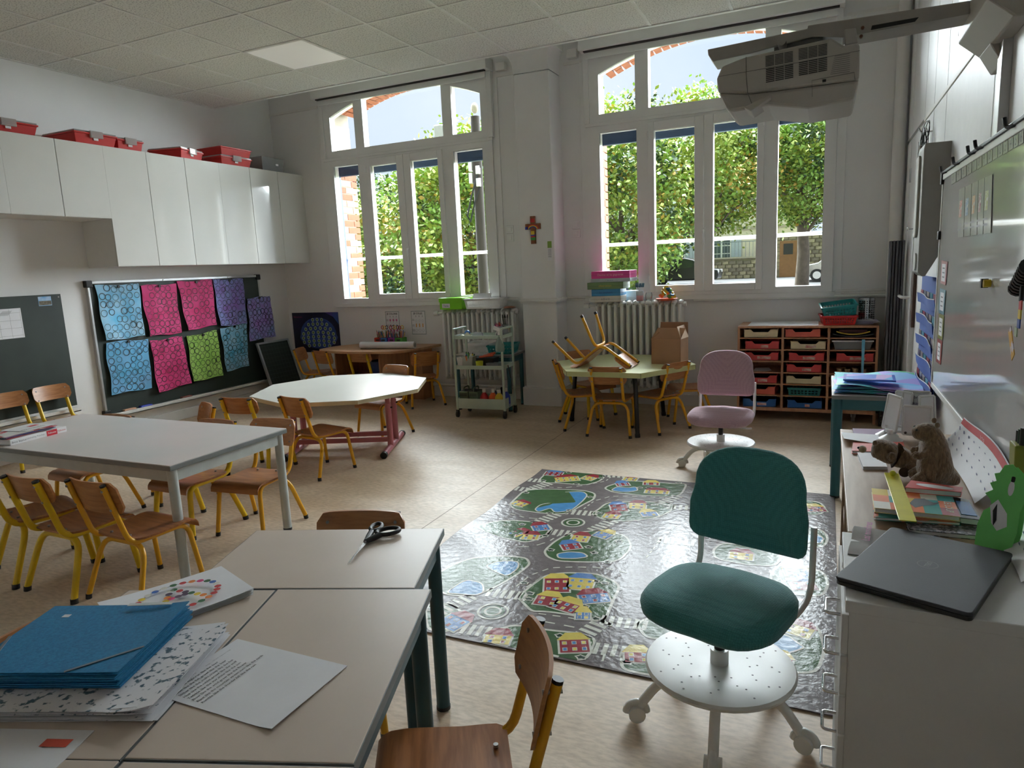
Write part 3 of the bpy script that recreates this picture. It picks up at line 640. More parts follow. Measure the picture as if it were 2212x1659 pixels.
# ================================================================== small school chairs
M_ply = wood('beech_ply', srgb(178, 118, 70), srgb(150, 94, 54), .33, axis=(1.5, 14, 14))
M_plyb = wood('beech_ply_back', srgb(184, 128, 80), srgb(160, 104, 62), .35, axis=(1.5, 14, 14))
M_orange = mat('tube_amber', srgb(222, 162, 28), .32, var=.05)
M_lemon = mat('tube_lemon', srgb(224, 186, 26), .32, var=.05)
def make_chair(kind):
    r, mt = (.0118, M_orange) if kind == 'amber' else (.0145, M_lemon)
    ph = .145 if kind == 'amber' else .118
    root = bpy.data.objects.new('school_chair', None); COL.objects.link(root); root.empty_display_size = .1
    # plywood seat with a rolled front edge
    prof = [(-.125, .303), (-.08, .298), (-.02, .296), (.05, .299), (.11, .302), (.145, .300), (.165, .291), (.176, .277), (.178, .262)]
    def fn(u, v):
        i = v*(len(prof)-1); a = min(int(i), len(prof)-2); t = i-a; y = prof[a][0]*(1-t)+prof[a+1][0]*t; z = prof[a][1]*(1-t)+prof[a+1][1]*t
        hw = .140+.012*min(1, (y+.125)/.2); q = max(0, (-.085-y)/.04); hw *= 1-.16*q*q
        x = (u*2-1)*hw; return (x, y, z-.006*(1-(u*2-1)**2)*(1 if y < .12 else 0))
    obj('seat', MB().grid(fn, 8, 16, (0, 0, -.009)), M_ply, root, smooth=50)
    # curved back plate
    zb, zt = .572-ph, .572; rc = .03
    pts = rrect(-.152, .152, zb, zt, rc, 4)
    n = len(pts); cz = (zb+zt)/2
    def yb(x, z): return -.196-.26*(z-.5)-.0-.028*(1-(x/.152)**2)+.028
    rows = []
    xs = [-.152+.304*i/10 for i in range(11)]
    def zlim(x):
        d = max(0, abs(x)-(.152-rc)); return rc-math.sqrt(max(0, rc*rc-d*d))
    def fb(u, v):
        x = -.152+.304*u; l = zlim(x); z = zb+l+(ph-2*l)*v; return (x, yb(x, z)+.003, z)
    obj('backrest', MB().grid(fb, 16, 6, (0, -.009, 0)), M_plyb, root, smooth=50)
    for s in (-1, 1):
        # post, seat rail and front leg are one bent tube on each side
        p = bez([(s*.118, -.214, .560), (s*.118, -.135, .281), (s*.128, .135, .281), (s*.150, .167, .012)], .055, 5)
        obj('side_tube', MB().tube(p, r, 10), mt, root, smooth=50)
        obj('post_cap', MB().cyl((s*.118, -.2135, .558), (s*.118, -.2155, .566), r*1.02, n=10), M_black, root)
        obj('rubber_foot', MB().cyl((s*.1485, .165, .022), (s*.150, .167, 0), r*1.12, n=10), M_black, root, smooth=50)
        obj('rubber_foot', MB().cyl((s*.173, -.168, .022), (s*.175, -.17, 0), r*1.12, n=10), M_black, root, smooth=50)
        for z in (.465 if kind == 'lemon' else .452, .54):
            y = -.214+.283*(.56-z); obj('bolt', MB().cyl((s*.118, y-r-.003, z), (s*.118, yb(s*.118, z)+.0065, z), .0055, n=8), M_steelbolt, root)
        obj('bolt', MB().cyl((s*.062, -.095, .296), (s*.062, -.095, .3035), .006, n=8), M_steelbolt, root)
    p = bez([(-.175, -.17, .012), (-.138, -.085, .262), (.138, -.085, .262), (.175, -.17, .012)], .075, 6)
    obj('rear_leg_tube', MB().tube(p, r, 10), mt, root, smooth=50)
    return root
_proto = {k: make_chair(k) for k in ('amber', 'lemon')}
_used = set()
def chair(kind, x, y, yaw, label, group, rot=None, z=0):
    if kind in _used: o = copy_tree(_proto[kind])
    else: o = _proto[kind]; _used.add(kind)
    o.location = (x, y, z); o.rotation_euler = rot or (0, 0, yaw); tag(o, label, 'chair', group); return o
G1, G2, G3, G4 = 'chairs at the white octagonal table', 'chairs at the wooden desk', 'chairs at the pale green table', 'chairs at the grey rectangular table'
chair('amber', -3.215, 3.70, -.19, 'amber legged school chair pulled up to the front of the white octagonal table', G1)
chair('amber', -3.42, 4.76, 2.936, 'school chair on the far side of the white octagonal table', G1)
chair('lemon', -3.665, 3.60, .09, 'yellow legged school chair with its back to the grey table, facing the octagonal table', G1)
chair('amber', -3.768, 5.978, .823, 'school chair at the right end of the wooden desk', G2)
chair('lemon', -4.444, 6.02, -.017, 'yellow legged school chair in the middle of the wooden desk', G2)
chair('amber', -4.90, 6.02, -.217, 'school chair at the left front corner of the wooden desk', G2)
chair('amber', -5.25, 6.12, -1.2, 'school chair seen from the side at the left end of the wooden desk', G2)
chair('amber', -1.544, 5.279, .041, 'school chair seen from behind at the front of the pale green table', G3)
chair('amber', -1.217, 5.503, 1.013, 'school chair at the front right of the pale green table, next to the cardboard box', G3)
chair('amber', -1.875, 5.454, -1.088, 'school chair seen from the side at the left of the pale green table', G3)
chair('lemon', -1.931, 5.90, -2.198, 'yellow legged school chair at the back left of the pale green table', G3)
chair('amber', -1.03, 5.87, 1.95, 'school chair at the back right of the pale green table behind the cardboard box', G3)
chair('lemon', -3.19, 2.615, 3.11, 'yellow legged school chair across the grey table, its back mostly hidden', G4)
chair('amber', -2.83, 2.715, 3.24, 'school chair at the far right corner of the grey table, facing us', G4)
chair('amber', -2.757, 1.953, -.036, 'amber legged school chair at the near right corner of the grey table', G4)
chair('lemon', -3.12, 1.908, -.03, 'yellow legged school chair second from the right on the near side of the grey table', G4)
chair('lemon', -3.49, 1.95, -.3, 'yellow legged school chair cut by the left edge of the picture at the grey table', G4)
chair('amber', -3.985, 2.57, 3.1, 'school chair pushed fully under the far side of the grey table', G4)
chair('amber', -3.76, 3.00, 2.62, 'school chair standing askew behind the grey table', G4)
chair('lemon', -5.64, 3.507, -1.567, 'yellow legged school chair against the plain blackboard, nearer the pinned paintings', 'chairs along the left wall')
chair('lemon', -5.64, 3.155, -1.60, 'yellow legged school chair against the plain blackboard at the left edge of the picture', 'chairs along the left wall')
chair('amber', -.70, 1.13, 2.10, 'school chair in the foreground beside the beige desks', 'chairs at the beige desks')
chair('amber', -1.345, 1.60, 3.45, 'school chair behind the beige desk with the scissors', 'chairs at the beige desks')
chair('amber', -1.50, .87, -1.43, 'school chair half hidden by the blue folders', 'chairs at the beige desks')
# the chair lying upside down on the pale green table
ec = lambda x, y: at_z(1180+x*.19289, 640+y*.19289, .535)
pf_, pb_ = Vector(ec(345, 765)), Vector(ec(860, 775)); th_ = math.radians(-141.6); dv_ = pb_-pf_; yw_ = math.atan2(dv_.y, dv_.x)-PI/2
lf_ = Matrix.Rotation(yw_, 3, 'Z') @ Matrix.Rotation(th_, 3, 'X') @ Vector((0, .178, .262))
chair('amber', pf_.x-lf_.x, pf_.y-lf_.y, 0, 'school chair turned upside down on the pale green table', G3, rot=(th_, 0, yw_), z=.538-lf_.z)
# ================================================================== tables
M_edge = mat('edge_grey', srgb(120, 124, 124), .45)
M_teal = mat('teal_metal', srgb(40, 96, 106), .4, var=.06)
M_tealdk = mat('teal_metal_dark', srgb(36, 78, 88), .4, var=.06)
M_beige = mat('beige_laminate', srgb(206, 190, 176), .38, var=.03, vscale=4, bump=.02)
M_greytop = mat('grey_laminate', srgb(202, 198, 194), .36, col2=srgb(212, 202, 198), vscale=2.2, bump=.02)
M_legrey = mat('grey_leg', srgb(186, 192, 190), .4)
# grey rectangular table
t = thing('school_table', 'long grey rectangular table with round pale grey legs', 'table', (-3.46, 2.395, 0)); hx, hy, h = .84, .365, .565
obj('tabletop', MB().box(-hx, hx, -hy, hy, h-.004, h), M_greytop, t)
obj('tabletop_edge', MB().box(-hx-.002, hx+.002, -hy-.002, hy+.002, h-.026, h-.003), M_edge, t, bevel=.003)
b = MB()
for s in (-1, 1): b.box(-hx+.05, hx-.05, s*(hy-.03)-.012, s*(hy-.03)+.012, h-.082, h-.025); b.box(s*(hx-.03)-.012, s*(hx-.03)+.012, -hy+.05, hy-.05, h-.082, h-.025)
obj('apron', b, M_legrey, t)
for sx in (-1, 1):
    for sy in (-1, 1):
        l = obj('leg', MB().cyl((sx*(hx-.032), sy*(hy-.032), .012), (sx*(hx-.032), sy*(hy-.032), h-.024), .0225, n=16), M_legrey, t, smooth=40)
        obj('foot_cap', MB().cyl((sx*(hx-.032), sy*(hy-.032), 0), (sx*(hx-.032), sy*(hy-.032), .014), .0235, n=14), M_black, l, smooth=40)
# white octagonal table on pink frame
M_octo = mat('white_laminate', srgb(214, 214, 206), .3, var=.02, vscale=3)
M_octe = mat('birch_edge', srgb(196, 182, 148), .5)
M_pink = mat('pink_metal', srgb(186, 112, 122), .38, var=.05)
t = thing('octagonal_table', 'white octagonal table on a pink metal frame', 'table', (-3.444, 4.275, 0), math.radians(2)); R = .685; h = .50
oc = [(R*math.cos(PI/2+k*PI/4), R*math.sin(PI/2+k*PI/4)) for k in range(8)]
obj('tabletop', MB().prism(oc, h-.004, h), M_octo, t); obj('tabletop_edge', MB().prism([(x*.997, y*.997) for x, y in oc], h-.03, h-.003), M_octe, t)
for s in (-1, 1):
    fx = s*.375; ang = -.38
    f = obj('foot_bar', MB().cyl((fx, -.32, .026), (fx, .32, .026), .024, n=14), M_pink, t, smooth=40)
    for q in (-1, 1): obj('foot_cap', MB().cyl((fx, q*.32, .026), (fx, q*.355, .024), .0265, n=12), M_black, f, smooth=40)
    for q in (-1, 1):
        p = obj('leg', MB().cyl((fx, q*.10, .03), (fx, q*.10, .37), .0235, n=14), M_pink, t, smooth=40)
        obj('upper_tube', MB().cyl((fx, q*.10, .36), (fx, q*.10, h-.028), .019, n=14), M_pink, p, smooth=40)
        obj('clamp_screw', MB().cyl((fx+.02, q*.10-.005, .34), (fx+.035, q*.10-.005, .34), .006, n=8), M_black, p)
    obj('top_plate', MB().box(fx-.03, fx+.03, -.25, .25, h-.036, h-.029), M_pink, t)
for q in (-1, 1): obj('stretcher', MB().box(-.375, .375, q*.10-.012, q*.10+.012, .07, .105), M_pink, t)
t.rotation_euler = (0, 0, math.radians(22))
for o in t.children:
    if o.name.startswith('tabletop'): o.rotation_euler = (0, 0, math.radians(-20))
# pale green hexagonal table on black legs
M_lime = mat('lime_laminate', srgb(206, 210, 160), .32, var=.02); M_limee = mat('lime_edge', srgb(196, 198, 140), .45)
t = thing('hexagonal_table', 'pale green six-sided table on splayed black legs', 'table', (-1.54, 5.585, 0), math.radians(-2)); h = .53
hexa = [(.605*math.cos(k*PI/3), .605*math.sin(k*PI/3)) for k in range(6)]
obj('tabletop', MB().prism(hexa, h-.003, h), M_lime, t); obj('tabletop_edge', MB().prism([(x*.998, y*.998) for x, y in hexa], h-.04, h-.0025), M_limee, t)
b = MB()
for k in range(6):
    x, y = hexa[k]; b.box(x*.9985-.001, x*.9985+.001, y*.9985-.001, y*.9985+.001, h-.04, h-.002)
obj('corner_joint', b, M_dark, t)
for k in (1, 3, 5):
    a = k*PI/3; c, s = math.cos(a), math.sin(a)
    l = obj('leg', MB().tube(bez([(c*.38, s*.38, h-.04), (c*.43, s*.43, h-.10), (c*.475, s*.475, .02)], .05), .0175, 12), M_black, t, smooth=50)
    obj('foot_cap', MB().cyl((c*.474, s*.474, .03), (c*.478, s*.478, 0), .021, n=12), M_black, l, smooth=50)
    obj('mount_plate', MB().obox((c*.36, s*.36, h-.043), (.09, .09, .006)), M_black, l)
def desk(label, cx, cy, rz, w, d, h, top, edge, leg, cat='table', r=.021, group=None, apron=True, th=.022, name='school_desk'):
    t = thing(name, label, cat, (cx, cy, 0), rz, group); hx, hy = w/2, d/2
    obj('tabletop', MB().box(-hx, hx, -hy, hy, h-th, h), top, t, bevel=.002)
    b = MB()
    for s in (-1, 1): b.box(-hx-.0015, hx+.0015, s*hy-.0015, s*hy+.0015, h-th, h-.001); b.box(s*hx-.0015, s*hx+.0015, -hy, hy, h-th, h-.001)
    obj('edge_band', b, edge, t)
    if apron:
        b = MB()
        for s in (-1, 1): b.box(-hx+.03, hx-.03, s*(hy-.028)-.01, s*(hy-.028)+.01, h-th-.06, h-th); b.box(s*(hx-.028)-.01, s*(hx-.028)+.01, -hy+.03, hy-.03, h-th-.06, h-th)
        obj('apron', b, leg, t)
    for sx in (-1, 1):
        for sy in (-1, 1):
            l = obj('leg', MB().cyl((sx*(hx-.03), sy*(hy-.03), .01), (sx*(hx-.03), sy*(hy-.03), h-th), r, n=14), leg, t, smooth=40)
            obj('foot_cap', MB().cyl((sx*(hx-.03), sy*(hy-.03), 0), (sx*(hx-.03), sy*(hy-.03), .012), r*1.06, n=12), M_black, l, smooth=40)
    return t
# beige desks in the foreground, turned by about 19 degrees
A = math.radians(19.3); ca, sa = math.cos(A), math.sin(A)
def loc_(o, u, v): return (o[0]+ca*u-sa*v, o[1]+sa*u+ca*v)
TR2 = (-.871, 1.353)
ce = M_edge
c = loc_((-1.043, 1.716), -.2975, -.198); desk('beige desk with the scissors, farthest of the foreground group', c[0], c[1], A, .593, .394, .585, M_beige, ce, M_tealdk, group='beige desks in the foreground')
c = loc_(TR2, -.197, -.304); desk('beige desk with the printed song sheet', c[0], c[1], A, .392, .606, .585, M_beige, ce, M_tealdk, group='beige desks in the foreground')
c = loc_(TR2, -.197-.398, -.304-.004); desk('beige desk carrying the blue folders', c[0], c[1], A, .392, .606, .585, M_beige, ce, M_tealdk, group='beige desks in the foreground')
c = loc_(TR2, -.197+.004, -.304-.614); desk('beige desk cut by the bottom edge, below the song sheet desk', c[0], c[1], A, .392, .606, .585, M_beige, ce, M_tealdk, group='beige desks in the foreground')
c = loc_(TR2, -.197-.396, -.304-.612); desk('beige desk cut by the bottom left corner of the picture', c[0], c[1], A, .392, .606, .585, M_beige, ce, M_tealdk, group='beige desks in the foreground')
# teal tables
desk('small table with teal frame beside the whiteboard, piled with paintings', .262, 4.43, 0, .43, .68, .59, mat('grey_top2', srgb(176, 170, 166), .4), M_edge, M_teal, r=.025, name='side_table')
desk('teal framed side table between the trolley and the radiator', -3.01, 6.02, math.radians(3), .60, .40, .545, mat('grey_top3', srgb(190, 188, 184), .4), M_edge, M_teal, r=.02, name='side_table')
# wooden desk with rounded corners on the window wall
M_desk = wood('beech_desk', srgb(192, 148, 106), srgb(172, 128, 90), .4, axis=(1, 8, 8), scale=4)
M_deskd = wood('beech_desk_side', srgb(172, 124, 84), srgb(152, 106, 72), .45, axis=(8, 8, 1), scale=4)
t = thing('curved_desk', 'light wood desk with rounded outline against the window wall', 'desk', (-4.4, 6.1, 0))
raw = [(-3.80, 6.455), (-3.86, 5.98), (-3.98, 5.775), (-4.56, 5.735), (-4.93, 5.815), (-5.03, 5.91), (-5.045, 6.20), (-4.86, 6.455)]
out = []
for i in range(len(raw)):
    p0, p1, p2 = Vector(raw[i-1]), Vector(raw[i]), Vector(raw[(i+1) % len(raw)])
    k = .3 if 1 <= i <= 6 else .02
    for q in range(5):
        s = q/4; a = p1+(p0-p1)*k; c = p1+(p2-p1)*k; out.append(tuple(a*(1-s)**2+p1*2*s*(1-s)+c*s*s))
out = [(x+4.4, y-6.1) for x, y in out][::-1]
obj('desktop', MB().prism(out, .553, .577), M_desk, t, smooth=35)
b = MB().prism([(.17, -.20), (.33, .12), (.48, .12), (.48, .34), (.15, .34), (.15, -.20)], 0, .553); obj('pedestal', b, M_deskd, t)
obj('pedestal', MB().box(-.40, -.385, -.22, .34, 0, .553), M_deskd, t)
obj('back_panel', MB().box(-.385, .15, .30, .315, 0, .553), M_deskd, t)
obj('shelf', MB().box(-.385, .15, -.02, .30, .26, .278), M_deskd, t)
cr_ = thing('desk_crate', 'dark blue plastic crate on the floor under the wooden desk', 'crate', (-4.46, 6.1, 0))
obj('body', MB().taper((0, 0, 0), (.28, .22), (.32, .26), .22), mat('crate_blue', srgb(24, 34, 72), .5), cr_, bevel=.006)
obj('rim', MB().box(-.165, .165, -.135, .135, .215, .235), mat('crate_blue', srgb(24, 34, 72), .5), cr_, bevel=.004)
sh = thing('desk_crate', 'blue plastic tray on the shelf under the wooden desk', 'tray', (-4.36, 6.18, .278))
obj('body', MB().taper((0, 0, 0), (.26, .18), (.30, .2), .14), mat('tray_blue2', srgb(44, 70, 120), .5), sh, bevel=.006)
obj('rim', MB().box(-.155, .155, -.105, .105, .135, .15), mat('tray_blue2', srgb(44, 70, 120), .5), sh, bevel=.003)
# ================================================================== rug printed with a town map
RX0, RX1, RY0, RY1 = -1.715, .078, 2.05, 4.14
def rugm(name, col):
    m = mat(name, col, .2, var=.08, vscale=25, bump=.5, bscale=34, spec=.09); return m
M_road = rugm('rug_road', srgb(112, 105, 105)); M_lawn = rugm('rug_lawn', srgb(66, 96, 62)); M_pond = rugm('rug_pond', srgb(76, 138, 190)); M_rline = rugm('rug_line', srgb(206, 206, 194))
M_ry = rugm('rug_yellow', srgb(212, 192, 96)); M_rr = rugm('rug_red', srgb(146, 52, 62)); M_rb = rugm('rug_blue', srgb(84, 128, 186)); M_rg = rugm('rug_dark', srgb(38, 58, 44))
rug = thing('play_rug', 'glossy play rug printed with streets, ponds and houses', 'rug', ((RX0+RX1)/2, (RY0+RY1)/2, 0))
ox, oy = (RX0+RX1)/2, (RY0+RY1)/2
def rz_(x, y): # left border of the rug ripples
    k = max(0, 1-(x-RX0)/.25); return .006+.012*k*k*(.5+.5*math.sin(y*9.0))
obj('mat', MB().grid(lambda u, v: (RX0+u*(RX1-RX0)-ox, RY0+v*(RY1-RY0)-oy, rz_(RX0+u*(RX1-RX0), RY0+v*(RY1-RY0))), 40, 40, (0, 0, -.0045)), M_road, rug, smooth=60)
RC = lambda x, y: at_z(850+x*.40936, 980+y*.40936, 0)
RM = [M_lawn, M_pond, M_rline, M_ry, M_rr, M_rb, M_rg]; RK = dict(lawn=0, pond=1, line=2, y=3, r=4, b=5, g=6)
CUR = [MB()]
def flush(name):
    if CUR[0].f: obj(name, CUR[0], RM, rug)
    CUR[0] = MB()
def lift(x, y, z): return (x-ox, y-oy, rz_(x, y)+z)
def inside(x, y): return RX0+.005 < x < RX1-.005 and RY0+.005 < y < RY1-.005
def fan(key, poly, z):
    poly = [(min(max(x, RX0+.004), RX1-.004), min(max(y, RY0+.004), RY1-.004)) for x, y in poly]
    CUR[0].mi(RK[key]).add([lift(x, y, z) for x, y in poly], [tuple(range(len(poly)))])
def strip(key, pts, w, z, closed=True):
    n = len(pts); L, Rr = [], []
    for i in range(n):
        a = Vector(pts[i-1] if closed or i else pts[0]); c = Vector(pts[(i+1) % n] if closed or i < n-1 else pts[-1])
        d = (c-a); d = d.normalized() if d.length > 1e-6 else Vector((1, 0)); nn = Vector((-d.y, d.x))*w/2
        L.append(Vector(pts[i])+nn); Rr.append(Vector(pts[i])-nn)
    for i in range(n if closed else n-1):
        j = (i+1) % n
        q = [L[i], L[j], Rr[j], Rr[i]]
        if all(inside(p.x, p.y) for p in q): CUR[0].mi(RK[key]).add([lift(p.x, p.y, z) for p in q], [(3, 2, 1, 0)])
def smoothp(pts, n=5):
    o = []; N = len(pts)
    for i in range(N):
        a, b_, c = Vector(pts[i-1]), Vector(pts[i]), Vector(pts[(i+1) % N]); p, q = b_+(a-b_)*.35, b_+(c-b_)*.35
        for k in range(n):
            t_ = k/(n-1); o.append(tuple(p*(1-t_)**2+b_*2*t_*(1-t_)+q*t_*t_))
    return o
def lawn(px):
    p = smoothp(px)
    ar = sum(p[i-1][0]*p[i][1]-p[i][0]*p[i-1][1] for i in range(len(p)))
    if ar < 0: p = p[::-1]
    fan('lawn', p, .0006); strip('line', p, .012, .0010); flush('lawn_print')
def pond(c, s, rot=0, seed=0):
    r = random.Random(seed); pts = []
    for k in range(14):
        a = 2*PI*k/14; R_ = s*(.75+.45*r.random())*(1.35 if abs(math.cos(a)) > .5 else .8)*.8
        x, y = R_*math.cos(a), R_*math.sin(a); pts.append((c[0]+x*math.cos(rot)-y*math.sin(rot), c[1]+x*math.sin(rot)+y*math.cos(rot)))
    p = smoothp(pts); fan('pond', p, .0014); strip('line', p, .008, .0018); flush('pond_print')
def house(c, rot, w, h, wall, roof, seed=0):
    M2 = lambda x, y: (c[0]+x*math.cos(rot)-y*math.sin(rot), c[1]+x*math.sin(rot)+y*math.cos(rot))
    q = [M2(-w/2, -h/2), M2(w/2, -h/2), M2(w/2, h/2), M2(-w/2, h/2)]; fan('line', [M2(-w/2-.008, -h/2-.008), M2(w/2+.008, -h/2-.008), M2(w/2+.008, h/2+.008), M2(-w/2-.008, h/2+.008)], .0014); fan(wall, q, .0018)
    fan(roof, [M2(-w/2-.01, h/2), M2(w/2+.01, h/2), M2(w*.28, h/2+.05), M2(-w*.28, h/2+.05)], .002)
    n = max(2, int(w/.035))
    for i in range(n):
        for j in range(2):
            x = -w/2+w*(i+.5)/n; y = -h/2+h*(j+.5)/2; fan('line', [M2(x-.009, y-.011), M2(x+.009, y-.011), M2(x+.009, y+.011), M2(x-.009, y+.011)], .0022); fan(roof if (i+j) % 2 else 'b', [M2(x-.006, y-.008), M2(x+.006, y-.008), M2(x+.006, y+.008), M2(x-.006, y+.008)], .0025)
    flush('house_print')
def shrub(c, s):
    p = [(c[0]+s*math.cos(2*PI*k/10)*(1 if k % 2 else .7), c[1]+s*.7*math.sin(2*PI*k/10)*(1 if k % 2 else .7)) for k in range(10)]
    fan('g', p, .0014); strip('line', p, .006, .0018); flush('shrub_print')
def zebra(c, rot, n=6, L=.09):
    for k in range(n):
        x = (k-(n-1)/2)*.032; q = [(x-.009, -L/2), (x+.009, -L/2), (x+.009, L/2), (x-.009, L/2)]
        fan('line', [(c[0]+a*math.cos(rot)-b_*math.sin(rot), c[1]+a*math.sin(rot)+b_*math.cos(rot)) for a, b_ in q], .0010)
    flush('crossing_print')
# the printed town, feature by feature
P2 = lambda L: [RC(*p) for p in L]
for L in ([(752, 158), (822, 95), (985, 105), (1120, 118), (1090, 150), (1010, 172), (880, 160)],
          [(612, 275), (640, 250), (690, 205), (780, 192), (1000, 198), (1065, 215), (1060, 245), (1000, 275), (940, 310), (890, 325), (780, 320), (640, 300)],
          [(1105, 185), (1215, 150), (1290, 150), (1500, 165), (1550, 165), (1510, 235), (1300, 225), (1160, 210)],
          [(1040, 322), (1075, 305), (1130, 262), (1300, 258), (1480, 268), (1470, 305), (1390, 345), (1230, 365), (1110, 355)],
          [(420, 395), (560, 360), (640, 358), (800, 372), (842, 405), (800, 445), (700, 478), (560, 445)],
          [(795, 520), (850, 470), (930, 425), (1100, 410), (1230, 440), (1260, 500), (1190, 575), (1050, 580), (870, 575), (810, 550)],
          [(205, 650), (390, 560), (560, 545), (700, 555), (722, 590), (660, 640), (560, 700), (430, 760), (290, 755), (220, 720)],
          [(655, 765), (720, 710), (800, 650), (900, 635), (1080, 640), (1200, 700), (1160, 780), (1110, 905), (950, 860), (800, 840), (730, 840), (690, 800)],
          [(475, 995), (520, 945), (640, 910), (820, 940), (980, 955), (1075, 990), (1010, 1110), (800, 1065), (600, 1025)],
          [(170, 800), (300, 800), (370, 850), (360, 920), (270, 950), (175, 935)], [(1200, 1090), (1250, 1040), (1340, 1040), (1420, 1110), (1420, 1190), (1210, 1150)],
          [(1420, 640), (1560, 640), (1640, 700), (1600, 780), (1440, 760)], [(1280, 900), (1400, 860), (1500, 900), (1480, 990), (1330, 980)]): lawn(P2(L))
for c_, rx_, ry_ in (((-.12, 3.88), .16, .13), ((-.08, 3.45), .13, .14), ((-.30, 3.15), .16, .12), ((-.07, 2.95), .12, .15), ((-.10, 2.42), .14, .20), ((-.36, 2.60), .10, .12)):
    lawn([(c_[0]+rx_*math.cos(2*PI*k/8)*(1.1 if k % 2 else .95), c_[1]+ry_*math.sin(2*PI*k/8)*(1.12 if k % 2 else .95)) for k in range(8)])
def blob(pts):
    p = smoothp(pts); ar_ = sum(p[i-1][0]*p[i][1]-p[i][0]*p[i-1][1] for i in range(len(p))); p = p if ar_ > 0 else p[::-1]
    fan('pond', p, .0014); strip('line', p, .008, .0018); flush('pond_print')
for L in ([(835, 225), (870, 210), (1000, 205), (1025, 225), (1000, 255), (960, 290), (930, 308), (850, 318), (830, 292), (765, 315), (745, 300), (775, 275), (850, 262)], [(1145, 200), (1180, 180), (1240, 187), (1280, 180), (1292, 202), (1220, 210)], [(870, 560), (862, 536), (925, 525), (1000, 530), (1030, 552), (960, 562)],
          [(480, 600), (560, 575), (660, 575), (660, 612), (600, 655), (555, 638)], [(275, 742), (380, 672), (470, 690), (478, 740), (430, 755), (335, 748)], [(1470, 690), (1530, 660), (1590, 700), (1540, 740)]): blob(P2(L))
pond((-.05, 3.42), .07, .3, 5); pond((-.12, 2.38), .08, 1.2, 6)
for x, y, w_, h_, rt, wl, rf in ((845, 112, .15, .10, .1, 'r', 'b'), (915, 140, .20, .12, .5, 'y', 'r'), (1030, 135, .11, .09, -.3, 'y', 'r'), (1250, 140, .11, .08, .0, 'y', 'r'), (1210, 168, .10, .07, .5, 'r', 'b'), (1390, 208, .18, .08, .1, 'y', 'r'), (1360, 165, .12, .06, .2, 'r', 'y'), (668, 272, .12, .08, -.3, 'y', 'r'), (778, 398, .11, .10, .6, 'b', 'r'), (645, 428, .11, .09, -.4, 'y', 'r'), (722, 447, .11, .08, .2, 'y', 'r'), (985, 455, .11, .10, .1, 'y', 'r'), (938, 497, .12, .09, .6, 'r', 'b'), (1105, 437, .11, .09, -.3, 'b', 'y'), (1190, 292, .12, .14, .4, 'r', 'b'), (1288, 282, .12, .12, .2, 'y', 'r'), (1350, 325, .11, .08, .5, 'b', 'y'), (1150, 337, .11, .08, 0, 'y', 'r'),
                                 (862, 702, .14, .17, .35, 'r', 'y'), (985, 695, .15, .14, .15, 'y', 'b'), (1060, 772, .16, .10, .5, 'b', 'r'), (812, 785, .13, .10, .1, 'r', 'y'), (905, 815, .15, .09, -.2, 'r', 'y'), (1000, 865, .07, .07, .3, 'b', 'y'), (548, 990, .13, .08, .2, 'y', 'r'), (955, 1025, .14, .11, .4, 'r', 'y'), (312, 900, .14, .12, -.3, 'b', 'r'), (1290, 1085, .12, .08, .3, 'r', 'y')): house(RC(x, y), rt, w_*.75, h_*.75, wl, rf)
for c_, wl, rf in (((-.15, 3.92), 'y', 'r'), ((-.02, 3.86), 'r', 'y'), ((-.12, 3.52), 'b', 'y'), ((-.32, 3.12), 'y', 'r'), ((-.08, 3.02), 'b', 'y'), ((-.05, 2.90), 'r', 'b'), ((-.06, 2.52), 'y', 'r'), ((-.12, 2.28), 'r', 'y')): house(c_, .3*math.sin(c_[1]*7), .10, .075, wl, rf)
for x, y in ((790, 148), (1095, 135), (925, 105), (965, 165), (700, 215), (1040, 235), (720, 245), (930, 305), (825, 320), (1300, 185), (1345, 185), (1430, 195), (1505, 160), (1345, 275), (1380, 275), (1440, 285), (1085, 320), (600, 385), (680, 380), (800, 440), (680, 405), (830, 515), (1030, 500), (1060, 530), (1190, 470), (1130, 580), (720, 745), (715, 775), (920, 775), (1065, 680), (1115, 690), (1010, 815), (1070, 880), (880, 970), (600, 940), (990, 1085), (690, 690), (1230, 1110), (200, 830)): shrub(RC(x, y), .022)
for x, y, rt in ((995, 318, .1), (805, 350, 1.2), (900, 425, .1), (1105, 385, 1.2), (1040, 940, 1.25), (600, 750, .1), (435, 940, .1), (1140, 1045, .1), (330, 800, 1.2), (1215, 900, .1), (770, 180, 1.2), (735, 147, .1), (665, 198, .1), (1455, 250, 1.2), (1180, 122, .1), (1490, 470, .1), (1530, 290, .1)): zebra(RC(x, y), rt, 6, .075)
for cx_, cy_ in ((948, 370), (525, 840)):
    cc = RC(cx_, cy_)
    for r1 in (.032, .06):
        pts = [(cc[0]+r1*math.cos(2*PI*k/24), cc[1]+r1*math.sin(2*PI*k/24)) for k in range(24)]; strip('line', pts, .010, .0012)
    fan('lawn', [(cc[0]+.05*math.cos(2*PI*k/20), cc[1]+.05*math.sin(2*PI*k/20)) for k in range(20)], .0008); flush('roundabout_print')
